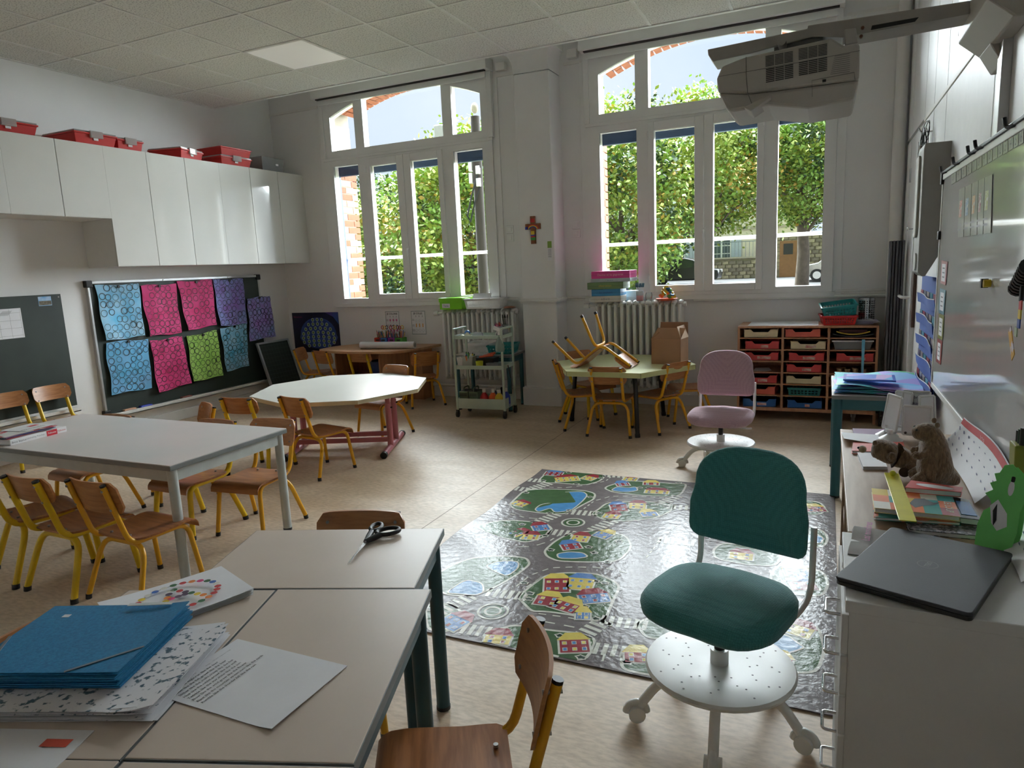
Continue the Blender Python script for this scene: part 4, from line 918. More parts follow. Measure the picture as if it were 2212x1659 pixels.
for L in ([(770, 180), (900, 186), (1010, 172), (1120, 150), (1150, 125)], [(1000, 300), (1060, 255), (1150, 230), (1300, 230), (1440, 240)], [(610, 320), (700, 345), (780, 350)], [(640, 500), (740, 495), (820, 470), (890, 425)], [(640, 715), (720, 650), (830, 610), (960, 605), (1110, 610), (1250, 640)], [(690, 720), (790, 655)], [(750, 850), (900, 870), (1010, 890)], [(770, 890), (880, 910), (980, 930)], [(1115, 1060), (1100, 1120)], [(1330, 560), (1420, 450), (1500, 380)], [(1280, 820), (1380, 800), (1480, 820)]):
    pts = [Vector(p) for p in P2(L)]
    for i in range(len(pts)-1):
        n_ = max(1, int((pts[i+1]-pts[i]).length/.05))
        for k in range(n_):
            p, q = pts[i].lerp(pts[i+1], (k+.2)/n_), pts[i].lerp(pts[i+1], (k+.75)/n_)
            if inside(*p) and inside(*q): strip('line', [tuple(p), tuple(q)], .008, .0010, False); flush('road_dash')
# ================================================================== swivel chairs
def swivel(label, cx, cy, yaw, fabric, seat_z, arms, footrot, group):
    t = thing('swivel_chair', label, 'office chair', (cx, cy, .008 if cy < 4 else 0), 0, group)
    wm = M_whitemetal
    for k in range(5):
        a = footrot+2*PI*k/5; c, s = math.cos(a), math.sin(a)
        l = obj('leg', MB().tube(bez([(c*.02, s*.02, .135), (c*.17, s*.17, .128), (c*.235, s*.235, .045)], .07, 6), .0145, 10), wm, t, smooth=50)
        cs_ = MB(); x, y = c*.245, s*.245
        d = Vector((-s, c, 0))
        for q in (-1, 1): cs_.cyl(Vector((x, y, .025))+d*q*.006, Vector((x, y, .025))+d*q*.023, .025, n=16)
        w_ = obj('castor', cs_, wm, l, smooth=40)
        hd = MB()
        hd.tube([Vector((x, y, .025))+Vector((math.cos(q), 0, 0))*0+Vector((c*.030*math.cos(q), s*.030*math.cos(q), .030*math.sin(q))) for q in [PI*i/8 for i in range(9)]], .012, 8)
        obj('castor_hood', hd, wm, w_, smooth=50)
    b = MB(); b.lathe([(.03, .158), (.19, .156), (.212, .163), (.215, .172), (.21, .180), (.18, .184), (.10, .182), (.035, .180)], n=40)
    d = obj('foot_disc', b, wm, t, smooth=40)
    h = MB()
    for q in range(12):
        for i, rr2 in enumerate((.085, .105, .125, .145, .165, .185)):
            if (q+i) % 3 == 2: continue
            a = 2*PI*q/12+(.12 if i % 2 else 0); h.disc((rr2*math.cos(a), rr2*math.sin(a), .1848 if rr2 > .1 and rr2 < .18 else .1842), .0032, 8)
    obj('disc_hole', h, mat('hole_grey', (.16, .16, .16), .7), d)
    obj('column', MB().cyl((0, 0, .10), (0, 0, .225), .026, n=18), wm, t, smooth=40)
    obj('gas_lift', MB().cyl((0, 0, .22), (0, 0, seat_z-.03), .015, n=14), M_black, t, smooth=40)
    up = bpy.data.objects.new('seat_unit', None); COL.objects.link(up); up.parent = t; up.rotation_euler = (0, 0, yaw); up.location = (0, 0, 0)
    # seat: soft trilobed cushion, front at +y
    def outline(a):
        c, s = math.cos(a), math.sin(a)
        rx = .212; r = rx*(1+.04*math.cos(2*a)-.085*math.cos(4*a)); yy = r*s*(.93 if s < 0 else .98); xx = r*c
        if s < 0: xx *= 1-.16*s*s
        return xx, yy
    n = 48; rings = [(.02, .016, 0), (.35, .012, 0), (.6, .004, 0), (.82, -.002, 0), (.94, -.012, 0), (1.0, -.032, 0), (.985, -.05, 0), (.9, -.064, 0), (.5, -.07, 0), (.02, -.07, 0)]
    vs = []
    for k_, dz, _ in rings:
        for i in range(n):
            x, y = outline(2*PI*i/n); sad = .018*((x/.21)**2)-.014*max(0, y/.2)**2+.014*max(0, -y/.2)**2
            hump = .012*math.exp(-((x)/.06)**2)*max(0, -y/.2)
            vs.append((x*k_, y*k_, seat_z+dz+(sad*k_*k_+hump*k_ if dz > -.04 else sad*.35*k_)))
    fs = [(j*n+i, j*n+(i+1) % n, (j+1)*n+(i+1) % n, (j+1)*n+i) for j in range(len(rings)-1) for i in range(n)]
    fs += [tuple(range(n))[::-1], tuple(range((len(rings)-1)*n, len(rings)*n))]
    obj('seat_cushion', MB().add(vs, [f[::-1] for f in fs]), fabric, up, smooth=80)
    # backrest: rounded trapezoid pad
    w0, w1, z0, z1 = .185, .165, seat_z+.075, seat_z+.375
    pr = []
    for i in range(17):
        a = PI*i/16; cc_, ss_ = math.cos(a), math.sin(a); pr.append((w1*1.05*math.copysign(abs(cc_)**.72, cc_), z1-.13+.13*abs(ss_)**.72))
    pr += [(-w0+.0, z0+.12)] + [(-w0+.045-.045*math.cos(a), z0+.045-.045*math.sin(a)) for a in [i*PI/8 for i in range(5)]] + [(w0-.045+.045*math.sin(a), z0+.045-.045*math.cos(a)) for a in [i*PI/8 for i in range(5)]] + [(w0, z0+.12)]
    pr = [(x, z) for x, z in pr]; cz = (z0+z1)/2
    m_ = len(pr); vs = []; lv = [(.86, .0), (.97, .006), (1, .018), (.97, .030), (.86, .036)]
    def bend(x, y, z): return (x, -.215-y+.05*(x/.185)**2*1.0-.10*(z-z0), z)
    for k_, dy in lv: vs += [bend(x*k_, dy-.018, cz+(z-cz)*k_) for x, z in pr]
    ctr = [bend(0, -.02, cz), bend(0, .02, cz)]
    o_ = len(vs); vs += ctr
    fs = [(j*m_+i, j*m_+(i+1) % m_, (j+1)*m_+(i+1) % m_, (j+1)*m_+i) for j in range(4) for i in range(m_)]+[(o_, (i+1) % m_, i) for i in range(m_)]+[(o_+1, 4*m_+i, 4*m_+(i+1) % m_) for i in range(m_)]
    obj('back_pad', MB().add(vs, fs), fabric, up, smooth=80)
    for s in (-1, 1):
        p = bez([(s*.12, .0, seat_z-.075), (s*.175, -.10, seat_z-.07), (s*.178, -.235, seat_z-.05), (s*.178, -.245, seat_z+.16)], .06, 5)
        obj('back_post', MB().tube(p, .0095, 10), wm, up, smooth=50)
    obj('seat_plate', MB().box(-.13, .13, -.05, .05, seat_z-.085, seat_z-.066), wm, up, bevel=.004)
    if arms: obj('lever', MB().tube(bez([(0, .0, seat_z-.08), (-.17, .06, seat_z-.085), (-.20, .07, seat_z-.08)], .02), .006, 8), wm, up, smooth=50)
    return t
def fabric(name, col, col2):
    m, n, b_ = _mk(name)
    t_ = n.nodes.new('ShaderNodeTexCoord'); v = n.nodes.new('ShaderNodeTexVoronoi'); v.inputs['Scale'].default_value = 170; v.inputs['Randomness'].default_value = .25
    n.links.new(t_.outputs['Object'], v.inputs['Vector']); r = n.nodes.new('ShaderNodeValToRGB'); r.color_ramp.elements[0].color = tuple(col)+(1,); r.color_ramp.elements[1].color = tuple(col2)+(1,); r.color_ramp.elements[1].position = .75
    n.links.new(v.outputs['Distance'], r.inputs[0]); n.links.new(r.outputs[0], b_.inputs['Base Color']); b_.inputs['Roughness'].default_value = .85; b_.inputs['Sheen Weight'].default_value = .25
    bp = n.nodes.new('ShaderNodeBump'); bp.inputs['Strength'].default_value = .5; bp.inputs['Distance'].default_value = .003; bp.invert = True
    n.links.new(v.outputs['Distance'], bp.inputs['Height']); n.links.new(bp.outputs[0], b_.inputs['Normal']); return m
swivel('dark green swivel chair with white base in the foreground', -.255, 1.92, math.radians(162.5), fabric('fabric_green', srgb(70, 146, 144), srgb(48, 116, 118)), .40, False, math.radians(-14), 'swivel chairs on white castor bases')
swivel('pink swivel chair with white base standing behind the green one', -.60, 4.52, math.radians(178), fabric('fabric_pink', srgb(214, 180, 190), srgb(188, 152, 164)), .375, True, math.radians(-26), 'swivel chairs on white castor bases')
# ================================================================== tray unit under the right window
M_unit = wood('unit_beech', srgb(188, 140, 104), srgb(170, 122, 90), .45, axis=(10, 10, 1), scale=4)
UX0, UX1, UY0, UY1 = -.667, .385, 6.02, 6.43
un = thing('tray_unit', 'wooden storage unit with three columns of pull-out trays', 'storage unit', ((UX0+UX1)/2, (UY0+UY1)/2, 0))
ux, uy = (UX0+UX1)/2, (UY0+UY1)/2; hw, hd = (UX1-UX0)/2, (UY1-UY0)/2
obj('top_panel', MB().box(-hw, hw, -hd, hd, .772, .79), M_unit, un, bevel=.002)
for x in (-hw+.009, -.172, .172, hw-.009): obj('upright_panel', MB().box(x-.009, x+.009, -hd+.002, hd-.01, .095, .772), M_unit, un)
obj('bottom_panel', MB().box(-hw, hw, -hd, hd, .078, .105), M_unit, un, bevel=.002)
obj('back_panel', MB().box(-hw, hw, hd-.012, hd, .08, .772), M_unit, un)
SZ = [.105, .212, .308, .405, .50, .595, .693]
for x0, x1 in ((-hw+.018, -.181), (-.163, .163), (.181, hw-.018)):
    for z in SZ[1:]: obj('shelf', MB().box(x0, x1, -hd+.005, hd-.012, z-.009, z), M_unit, un)
obj('leg', MB().box(hw-.018, hw, -hd, -hd+.05, 0, .08), M_unit, un); obj('leg', MB().box(hw-.018, hw, hd-.05, hd, 0, .08), M_unit, un)
for x, y in ((.37, -.12), (-.42, -.12), (-.42, .14), (.37, .14)):
    w = obj('castor', MB().cyl((x-.012, y, .036), (x+.012, y, .036), .036, n=20), mat('castor_grey', (.22, .22, .22), .5), un, smooth=40, rot=None)
    obj('castor_fork', MB().box(x-.017, x+.017, y-.012, y+.012, .036, .08), M_alu, w)
def traymat(n, c): return mat(n, c, .45, var=.06)
TR = dict(cream=traymat('tray_cream', srgb(222, 206, 166)), coral=traymat('tray_coral', srgb(222, 104, 84)), red=traymat('tray_red', srgb(206, 66, 66)), blue=traymat('tray_blue', srgb(34, 92, 156)), teal=traymat('tray_teal', srgb(28, 112, 112)))
def tray(label, col, row, colm, name='storage_tray', dx=0, dy=0, tapefrac=None, rz=0):
    z = SZ[row]+.001; x = ((-hw+.018-.181)/2, 0, (.181+hw-.018)/2)[colm]+dx; w, h, d = .262, .066, .33
    t = thing(name, label, 'tray', (ux+x, uy-hd+.02+d/2+dy, z), rz, 'trays in the wooden storage unit')
    m = TR[col]; th = .004
    b = MB(); f = -d/2
    # front with a scooped finger notch
    fr = [(-w/2+.006, 0), (w/2-.006, 0), (w/2, h), (w*.30, h), (w*.22, h-.022), (-w*.22, h-.022), (-w*.30, h), (-w/2, h)]
    b.prism(fr, f, f+th, 'y'); b.box(-w/2, -w/2+th, f, d/2, 0, h); b.box(w/2-th, w/2, f, d/2, 0, h); b.box(-w/2, w/2, d/2-th, d/2, 0, h); b.box(-w/2, w/2, f, d/2, 0, th)
    obj('body', b, m, t)
    c = MB(); c.box(-w/2-.004, -w/2+.002, f, d/2, h-.004, h+.002); c.box(w/2-.002, w/2+.004, f, d/2, h-.004, h+.002); obj('runner_lip', c, m, t)
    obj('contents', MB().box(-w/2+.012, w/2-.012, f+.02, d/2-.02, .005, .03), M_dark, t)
    if tapefrac:
        k = MB(); k.box(-w*tapefrac/2+.02, w*tapefrac/2+.02, f-.0012, f, .012, .034); obj('name_sticker', k, mat('sticker', srgb(206, 190, 176), .6, col2=srgb(190, 120, 110), vscale=40), t)
    return t
tray('cream tray, top of the left column', 'cream', 6, 0); tray('red tray with a white sticker, second in the left column', 'red', 5, 0, dx=.012, tapefrac=.22); tray('red tray with torn tape, third in the left column', 'red', 4, 0, dx=.008, tapefrac=.4)
tray('red tray under the empty shelf of the left column', 'red', 2, 0, tapefrac=.28); tray('coral tray in the left column above the blue one', 'coral', 1, 0, dx=-.004, rz=-.05); tray('blue tray at the bottom of the left column', 'blue', 0, 0, dx=-.01, tapefrac=.28, rz=.04)
tray('coral tray at the top of the middle column', 'coral', 6, 1, dx=-.022); tray('cream tray, second in the middle column', 'cream', 5, 1, dx=.02, tapefrac=.3); tray('red tray, third in the middle column', 'red', 4, 1, dx=.01, tapefrac=.35); tray('red tray with a written label, fourth in the middle column', 'red', 3, 1, dx=-.006, tapefrac=.26); tray('cream tray, fifth in the middle column', 'cream', 2, 1, dx=-.008); tray('blue tray at the bottom of the middle column', 'blue', 0, 1, dx=.006, tapefrac=.14)
tray('red tray with brown tape in the right column', 'red', 4, 2, dx=.02, tapefrac=.42)
pb = thing('plastic_box', 'see-through plastic box in the right column of the storage unit', 'box', (ux+.345, uy-.03, SZ[5]+.001)); obj('body', MB().taper((0, 0, 0), (.25, .28), (.28, .31), .062), M_clear, pb); obj('lid', MB().box(-.15, .15, -.16, .16, .062, .074), mat('lid_frost', (.6, .61, .62), .4), pb, bevel=.003)
obj('contents', MB().box(-.11, .11, -.12, .12, .004, .045), mat('grey_stuff', (.2, .2, .22), .8), pb)
pp = thing('paper_bundle', 'dark folders with a yellow strip at the top of the right column', 'papers', (ux+.345, uy-.02, SZ[6]+.001))
obj('folder', MB().grid(lambda u, v: ((u-.5)*.29, (v-.5)*.34, .012+.02*(abs(u-.5)*2)**2), 8, 2, (0, 0, -.008)), mat('folder_black', (.02, .02, .022), .5), pp)
obj('strip', MB().grid(lambda u, v: ((u-.5)*.24, -.17+.004*v, .022+.022*(abs(u-.5)*2)**2+.008*v), 8, 1, (0, -.004, 0)), mat('strip_yellow', srgb(206, 186, 60), .5), pp)
obj('bundle', MB().box(-.10, .10, -.15, .12, .036, .06), mat('folder_maroon', srgb(70, 24, 24), .6), pp)
for k, (x, y) in enumerate([(-.09, -.12), (-.03, -.14), (.03, -.11), (.09, -.13), (-.06, -.05), (.02, -.04), (.08, -.03)]):
    g = tag(obj('paint_pot', MB().lathe([(.018, 0), (.02, .022), (.021, .03), (.012, .032)], n=12), mat('pot_beige', srgb(186, 160, 120), .5), loc=(ux+.345+x, uy+y, SZ[3]), smooth=40), 'small beige pot lying among others in the right column of the storage unit', 'pot', 'small pots in the storage unit')
p = thing('loose_papers', 'few loose white papers on the empty shelf of the left column', 'papers', (ux-.35, uy-.06, SZ[3]))
for k in range(3): obj('sheet', MB().box(-.05+.01*k, .06+.008*k, -.09, .06, .001+.002*k, .002+.002*k), M_paper, p, rot=.1*k)
tb = thing('ribbon', 'pale blue ribbon hanging down the right column of the storage unit', 'ribbon', (ux+.42, UY0-.006, .30)); obj('strip', MB().grid(lambda u, v: ((u-.5)*.024*(.5+v*.5), -.004-.006*math.sin(v*5), .38*v), 2, 10, (0, .001, 0)), mat('ribbon_blue', srgb(120, 190, 220), .6), tb, smooth=60)
bt = thing('storage_tray', 'dark blue tray at the bottom of the right column behind the teal legs', 'tray', (ux+.345, uy-.02, SZ[0]+.001), 0, 'trays in the wooden storage unit'); obj('body', MB().taper((0, 0, 0), (.26, .31), (.28, .33), .06), mat('tray_navy', srgb(24, 46, 130), .45), bt); obj('rim', MB().box(-.145, .145, -.17, .17, .058, .064), mat('tray_navy', srgb(24, 46, 130), .45), bt)
# open-work plastic baskets
def basket(name, label, loc, rz, w, d, h, m, rows=2, cols=9, rot=None, cat='basket', group=None, fillm=None, flare=1.14):
    t = thing(name, label, cat, loc, rz, group, rot); th = .003
    b = MB()
    def wall(p0, p1, q0, q1, n):
        # wall between lower edge p0-p1 and upper edge q0-q1 pierced by rows x n holes
        P = lambda u, v: (Vector(p0)*(1-u)+Vector(p1)*u)*(1-v)+(Vector(q0)*(1-u)+Vector(q1)*u)*v
        vb = [0.0, .2]+[.2+.62*(k+.5*s)/rows for k in range(rows) for s in (1.15, 2)]+[1.0]; vb = sorted(set(vb))
        ub = [0.0]+[(.06+.88*(k+s)/n) for k in range(n) for s in (.2, .8)]+[1.0]
        nrm = (Vector(p1)-Vector(p0)).cross(Vector(q0)-Vector(p0)).normalized()*th
        for i in range(len(ub)-1):
            for j in range(len(vb)-1):
                if i % 2 == 1 and j % 2 == 1 and 0 < j < len(vb)-2: continue
                q = [P(ub[i], vb[j]), P(ub[i+1], vb[j]), P(ub[i+1], vb[j+1]), P(ub[i], vb[j+1])]; b.add(q+[x-nrm for x in q], [(0, 1, 2, 3), (7, 6, 5, 4), (0, 4, 5, 1), (1, 5, 6, 2), (2, 6, 7, 3), (3, 7, 4, 0)])
    a = [(-w/2, -d/2, 0), (w/2, -d/2, 0), (w/2, d/2, 0), (-w/2, d/2, 0)]; e = [(x*flare, y*flare, h) for x, y, _ in a]
    for k in range(4): wall(a[k], a[(k+1) % 4], e[k], e[(k+1) % 4], cols if k % 2 == 0 else max(3, int(cols*d/w)))
    b.box(-w/2, w/2, -d/2, d/2, 0, .004); obj('body', b, m, t)
    r = MB(); W_, D_ = w*flare/2, d*flare/2
    for s in (-1, 1): r.box(-W_-.006, W_+.006, s*D_-.006, s*D_+.006, h-.010, h+.004); r.box(s*W_-.006, s*W_+.006, -D_-.006, D_+.006, h-.010, h+.004)
    obj('rim', r, m, t, bevel=.002)
    if fillm: obj('contents', MB().box(-w*.42, w*.42, -d*.42, d*.42, .006, h*.55), fillm, t)
    return t
M_tealp = mat('plastic_teal', srgb(18, 128, 128), .4); M_redp = mat('plastic_red', srgb(202, 38, 36), .4); M_whitep = mat('plastic_white', (.76, .75, .73), .4)
basket('plastic_basket', 'red openwork basket on top of the tray unit', (.092, 6.20, .79), .09, .225, .26, .072, M_redp, 3, 12, group='baskets on the tray unit', fillm=mat('stuff_grey', (.3, .3, .33), .7, col2=(.5, .5, .55), vscale=30))
basket('plastic_basket', 'teal openwork basket tilted on the red basket', (.10, 6.21, .868), .06, .225, .28, .085, M_tealp, 2, 10, rot=(math.radians(4), math.radians(-7), .06), group='baskets on the tray unit')
basket('plastic_basket', 'teal openwork tray in the middle column of the storage unit', (ux+.0, uy-.04, SZ[1]+.001), 0, .235, .29, .062, TR['teal'], 2, 8, group='trays in the wooden storage unit', flare=1.07)
pt = thing('utensil_pot', 'perforated steel pot standing behind the teal basket', 'pot', (.305, 6.30, .79))
M_perf = mat('steel_perforated', (.5, .5, .5), .25, .9)
obj('body', MB().lathe([(.055, 0), (.06, .004), (.06, .20), (.057, .20), (.057, .006)], n=28, closed=True), M_perf, pt, smooth=40)
b = MB()
for i in range(20):
    for j in range(9):
        a = 2*PI*i/20; c = Vector((.0605*math.cos(a), .0605*math.sin(a), .03+.018*j)); b.disc(c, .0045, 8, (Vector((-math.sin(a), math.cos(a), 0)), Vector((0, 0, 1))))
obj('perforation', b, M_black, pt)
p = tag(obj('paper_roll', MB().box(-.27, .27, -.19, .18, 0, .003), M_paper, loc=(-.32, 6.24, .7905), rot=(0, 0, .01)), 'large white sheet lying on top of the tray unit', 'paper')
sp_ = thing('paper_stack', 'stack of lilac leaflets at the right end of the tray unit', 'papers', (.265, 6.17, .79))
rs = random.Random(4)
for k in range(9): obj('leaflet', MB().grid(lambda u, v: ((u-.5)*.21, (v-.5)*.15, .002+.0032*k+.004*u*u), 4, 1, (0, 0, -.0012)), mat('leaflet%d' % (k % 3), [srgb(196, 188, 204), srgb(170, 160, 190), srgb(210, 208, 212)][k % 3], .6), sp_, rot=rs.uniform(-.25, .25), loc=(rs.uniform(-.02, .02), rs.uniform(-.015, .015), 0))
# ================================================================== green trolley
M_mint = mat('mint_metal', srgb(176, 192, 176), .4, var=.03)
tr = thing('trolley', 'pale green metal trolley with three shelves', 'trolley', (-2.885, 5.66, 0), math.radians(3.5)); tw, td = .475, .27
for sx in (-1, 1):
    for sy in (-1, 1):
        x, y = sx*tw/2, sy*td/2
        obj('post', MB().box(x-.011, x+.011, y-.007, y+.007, .07, .83 if True else 0), M_mint, tr, bevel=.003)
        w = obj('castor', MB().cyl((x-.009, y, .032), (x+.009, y, .032), .032, n=18), M_black, tr, smooth=40)
        obj('castor_fork', MB().box(x-.014, x+.014, y-.010, y+.016, .04, .072), M_black, w, bevel=.003)
    obj('handle', MB().box(sx*tw/2-.008, sx*tw/2+.008, -td/2, td/2, .815, .833), M_mint, tr, bevel=.004)
for z, h, nm in ((.085, .095, 'bottom_tray'), (.455, .035, 'middle_tray'), (.735, .032, 'top_tray')):
    b = MB(); b.box(-tw/2, tw/2, -td/2, td/2, z, z+.004)
    for s in (-1, 1): b.box(-tw/2, tw/2, s*td/2-.003, s*td/2+.003, z, z+h); b.box(s*tw/2-.003, s*tw/2+.003, -td/2, td/2, z, z+h)
    obj(nm, b, M_mint, tr)
cA = math.radians(3.5)
def tl(x, y, z): return (-2.885+x*math.cos(cA)-y*math.sin(cA), 5.66+x*math.sin(cA)+y*math.cos(cA), z)
def bottle(label, x, y, col, cap):
    t = thing('paint_bottle', label, 'bottle', tl(x, y, .09), 0, 'paint bottles on the trolley')
    obj('body', MB().lathe([(.036, 0), (.042, .008), (.042, .085), (.038, .105), (.024, .128), (.0165, .136), (.0165, .142)], n=20), mat('paint_'+label.split()[0], col, .3), t, smooth=50)
    obj('cap', MB().lathe([(.017, .142), (.018, .144), (.016, .172), (.008, .176)], n=14), cap, t, smooth=40)
    obj('wrapper', MB().lathe([(.0425, .008), (.0428, .03), (.0425, .03)], n=20), mat('wrap_'+label.split()[0], tuple(min(1, c*.6+.25) for c in col), .4), t, smooth=50)
capw = mat('cap_cream', (.72, .66, .6), .4)
bottle('red paint bottle in front on the bottom shelf of the trolley', .015, -.075, srgb(190, 30, 42), capw); bottle('orange paint bottle on the bottom shelf of the trolley', .10, -.07, srgb(222, 92, 30), capw); bottle('yellow paint bottle in front on the bottom shelf of the trolley', .168, -.085, srgb(228, 196, 24), capw)
bottle('navy paint bottle behind the orange one on the trolley', .075, .03, srgb(24, 34, 60), capw); bottle('black paint bottle behind the yellow one on the trolley', .155, .03, srgb(20, 20, 24), M_black); bottle('blue paint bottle at the right end of the trolley', .205, -.01, srgb(30, 110, 180), capw)
M_olive = mat('plastic_olive', srgb(92, 108, 84), .5)
for k, x in enumerate((-.185, -.085)):
    t = thing('cutlery_caddy', ['olive green slotted caddy at the left of the trolley bottom shelf', 'olive green slotted caddy next to the red paint bottle'][k], 'caddy', tl(x, -.03, .09), cA, 'olive caddies on the trolley')
    obj('body', MB().taper((0, 0, 0), (.076, .13), (.092, .15), .15), M_olive, t, bevel=.006); obj('inside', MB().box(-.04, .04, -.068, .068, .1495, .151), M_dark, t)
    s = MB()
    for i in range(6): s.box(-.03+.012*i-.003, -.03+.012*i+.003, -.076, -.07, .105, .135)
    obj('slot', s, M_dark, t); obj('handle', MB().tube(bez([(0, -.06, .15), (0, -.05, .185), (0, .05, .185), (0, .06, .15)], .03), .006, 8), M_olive, t, smooth=50)
# top shelf
def pencils(parent, n, r, z0, z1, seed, cols, name='pencil', rad=.0035):
    q = random.Random(seed)
    for k in range(n):
        a = q.random()*2*PI; rr = r*q.random()**.5; x, y = rr*math.cos(a), rr*math.sin(a); L = q.uniform(*z1); dx, dy = x*1.1+q.uniform(-.01, .01), y*1.1+q.uniform(-.01, .01)
        c = q.choice(cols); o = obj(name, MB().cyl((x*.5, y*.5, z0), (x+dx*.5, y+dy*.5, L), rad, n=6), c, parent)
        obj('tip', MB().cyl((x+dx*.5, y+dy*.5, L), (x+dx*.54, y+dy*.54, L+.012), rad, .0006, n=6), M_ink if k % 3 else c, o)
PC = [mat('pencil%d' % i, c, .4) for i, c in enumerate((srgb(190, 40, 50), srgb(40, 90, 170), srgb(60, 140, 70), srgb(230, 190, 50), srgb(150, 60, 140), srgb(220, 120, 50), srgb(230, 130, 150), srgb(40, 40, 44)))]
cup = thing('pencil_cup', 'clear cup of pink and orange pencils on the trolley top', 'pencil cup', tl(.165, .0, .739)); obj('cup', MB().lathe([(.028, 0), (.034, .1), (.032, .1), (.027, .004)], n=18, closed=True), M_clear, cup, smooth=40); pencils(cup, 14, .022, .01, (.10, .14), 3, [PC[0], PC[6], PC[5], PC[4]])
bc = thing('brush_cup', 'cup of dark paint brushes behind the spray bottle', 'brush cup', tl(.20, .07, .739)); obj('cup', MB().lathe([(.025, 0), (.03, .11), (.028, .11), (.024, .004)], n=16, closed=True), M_clear, bc, smooth=40)
for k in range(6):
    a = k*1.05; st = obj('brush_handle', MB().cyl((.008*math.cos(a), .008*math.sin(a), .01), (.025*math.cos(a), .02*math.sin(a), .17), .003, n=6), PC[7], bc); obj('bristle', MB().cyl((.025*math.cos(a), .02*math.sin(a), .17), (.028*math.cos(a), .022*math.sin(a), .20), .006, .002, n=6), M_ink, st)
sb = thing('spray_bottle', 'clear spray bottle with white trigger hanging on the trolley', 'spray bottle', tl(.215, -.125, .62))
obj('bottle', MB().lathe([(.035, 0), (.042, .01), (.042, .05), (.03, .10), (.014, .135), (.014, .15)], n=18), thin_glass('mint_clear', (.72, .86, .78), alpha=.3), sb, smooth=50)
b = MB(); b.cyl((0, 0, .15), (0, 0, .18), .017, n=12); b.obox((-.012, -.0, .20), (.085, .022, .03), Matrix.Rotation(.35, 3, 'Y')); b.tube(bez([(-.02, 0, .185), (-.04, 0, .15), (-.035, 0, .13)], .02), .005, 6); obj('trigger_head', b, M_whitep, sb, bevel=.003)
tp = thing('tape_dispenser', 'cream tape dispenser at the left of the trolley top', 'tape dispenser', tl(-.13, -.05, .739), cA)
b = MB(); b.prism([(-.07, 0), (.07, 0), (.065, .012), (.03, .02), (.015, .05), (-.01, .052), (-.03, .022), (-.065, .03)], -.018, .018, 'y'); obj('body', b, mat('cream_plastic', srgb(226, 220, 196), .4), tp, bevel=.004)
obj('tape_roll', MB().cyl((-.002, -.012, .045), (-.002, .012, .045), .024, n=18), mat('tape_blue', srgb(60, 120, 200), .4), tp, smooth=40)
for k, (x, c) in enumerate(((-.045, (.75, .75, .78)), (.0, (.68, .7, .74)))):
    t = tag(obj('tape_roll', MB().cyl((0, -.01, .026), (0, .012, .026), .026, n=18).mi(0).cyl((0, -.0105, .026), (0, -.0100, .026), .013, n=14), thin_glass('tape%d' % k, (.8, .82, .85), alpha=.5), loc=tl(x, -.06, .739), smooth=40), ['white roll of sticky tape beside the tape dispenser', 'translucent roll of sticky tape nearer the middle of the trolley top'][k], 'tape roll')
# middle shelf
cu = thing('pen_pot', 'frosted pot of felt pens on the trolley middle shelf', 'pen pot', tl(-.125, -.06, .459)); obj('pot', MB().taper((0, 0, 0), (.10, .07), (.12, .085), .11), thin_glass('frost', (.85, .87, .85), alpha=.45), cu); pencils(cu, 12, .035, .01, (.10, .15), 8, [PC[2], PC[5], PC[1], PC[3]], 'felt_pen', .007)
cv = thing('paper_cup', 'white cup at the left of the trolley middle shelf', 'cup', tl(-.205, -.07, .459)); obj('cup', MB().lathe([(.03, 0), (.042, .1), (.04, .1), (.029, .003)], n=18, closed=True), M_whitep, cv, smooth=40)
yc = thing('yellow_cup', 'yellow green cup on the trolley middle shelf', 'cup', tl(-.008, -.095, .459)); obj('cup', MB().lathe([(.03, 0), (.036, .068), (.034, .068), (.029, .003)], n=18, closed=True), mat('cup_lime', srgb(190, 196, 48), .4), yc, smooth=40)
bk = thing('black_bin', 'black open box with orange markers on the trolley', 'box', tl(.03, .01, .459), cA); obj('body', MB().taper((0, 0, 0), (.16, .12), (.18, .14), .09), M_black, bk, bevel=.004)
for k in range(3): obj('marker', MB().cyl((-.06+.03*k, -.05+.03*k, .098+.008*k), (.07, -.03+.03*k, .112+.008*k), .010, n=8), mat('marker_orange', srgb(222, 86, 40), .4), bk, smooth=40)
gb = thing('clear_tub', 'small clear tub of grey bits on the trolley middle shelf', 'tub', tl(.13, -.075, .459)); obj('tub', MB().taper((0, 0, 0), (.10, .07), (.13, .09), .05), M_clear, gb); obj('contents', MB().taper((0, 0, .003), (.09, .06), (.10, .07), .03), mat('bits', (.25, .26, .3), .6, col2=(.5, .5, .52), vscale=60), gb)
nb = tag(obj('notebook', MB().box(-.09, .11, -.07, .06, 0, .008), mat('note_red', srgb(140, 40, 50), .5), loc=tl(.11, -.05, .4592), rot=(0, 0, .1)), 'flat dark red notebook under the clear tub on the trolley', 'notebook')
pcl = thing('hanging_strap', 'dark strap hanging at the right side of the trolley', 'strap', tl(.245, .0, .36)); obj('strap', MB().tube([(0, -.02, .12), (.006, -.01, .06), (.012, 0, 0)], .004, 6), mat('strap_brown', srgb(60, 34, 30), .6), pcl)
# baskets on the side table behind
basket('plastic_basket', 'white openwork basket on the teal side table', (-3.10, 6.05, .546), .1, .25, .28, .10, M_whitep, 5, 16, group='baskets on the teal side table', flare=1.08)
basket('plastic_basket', 'teal openwork basket on the teal side table', (-2.85, 6.02, .546), .22, .23, .26, .085, M_tealp, 2, 8, group='baskets on the teal side table')
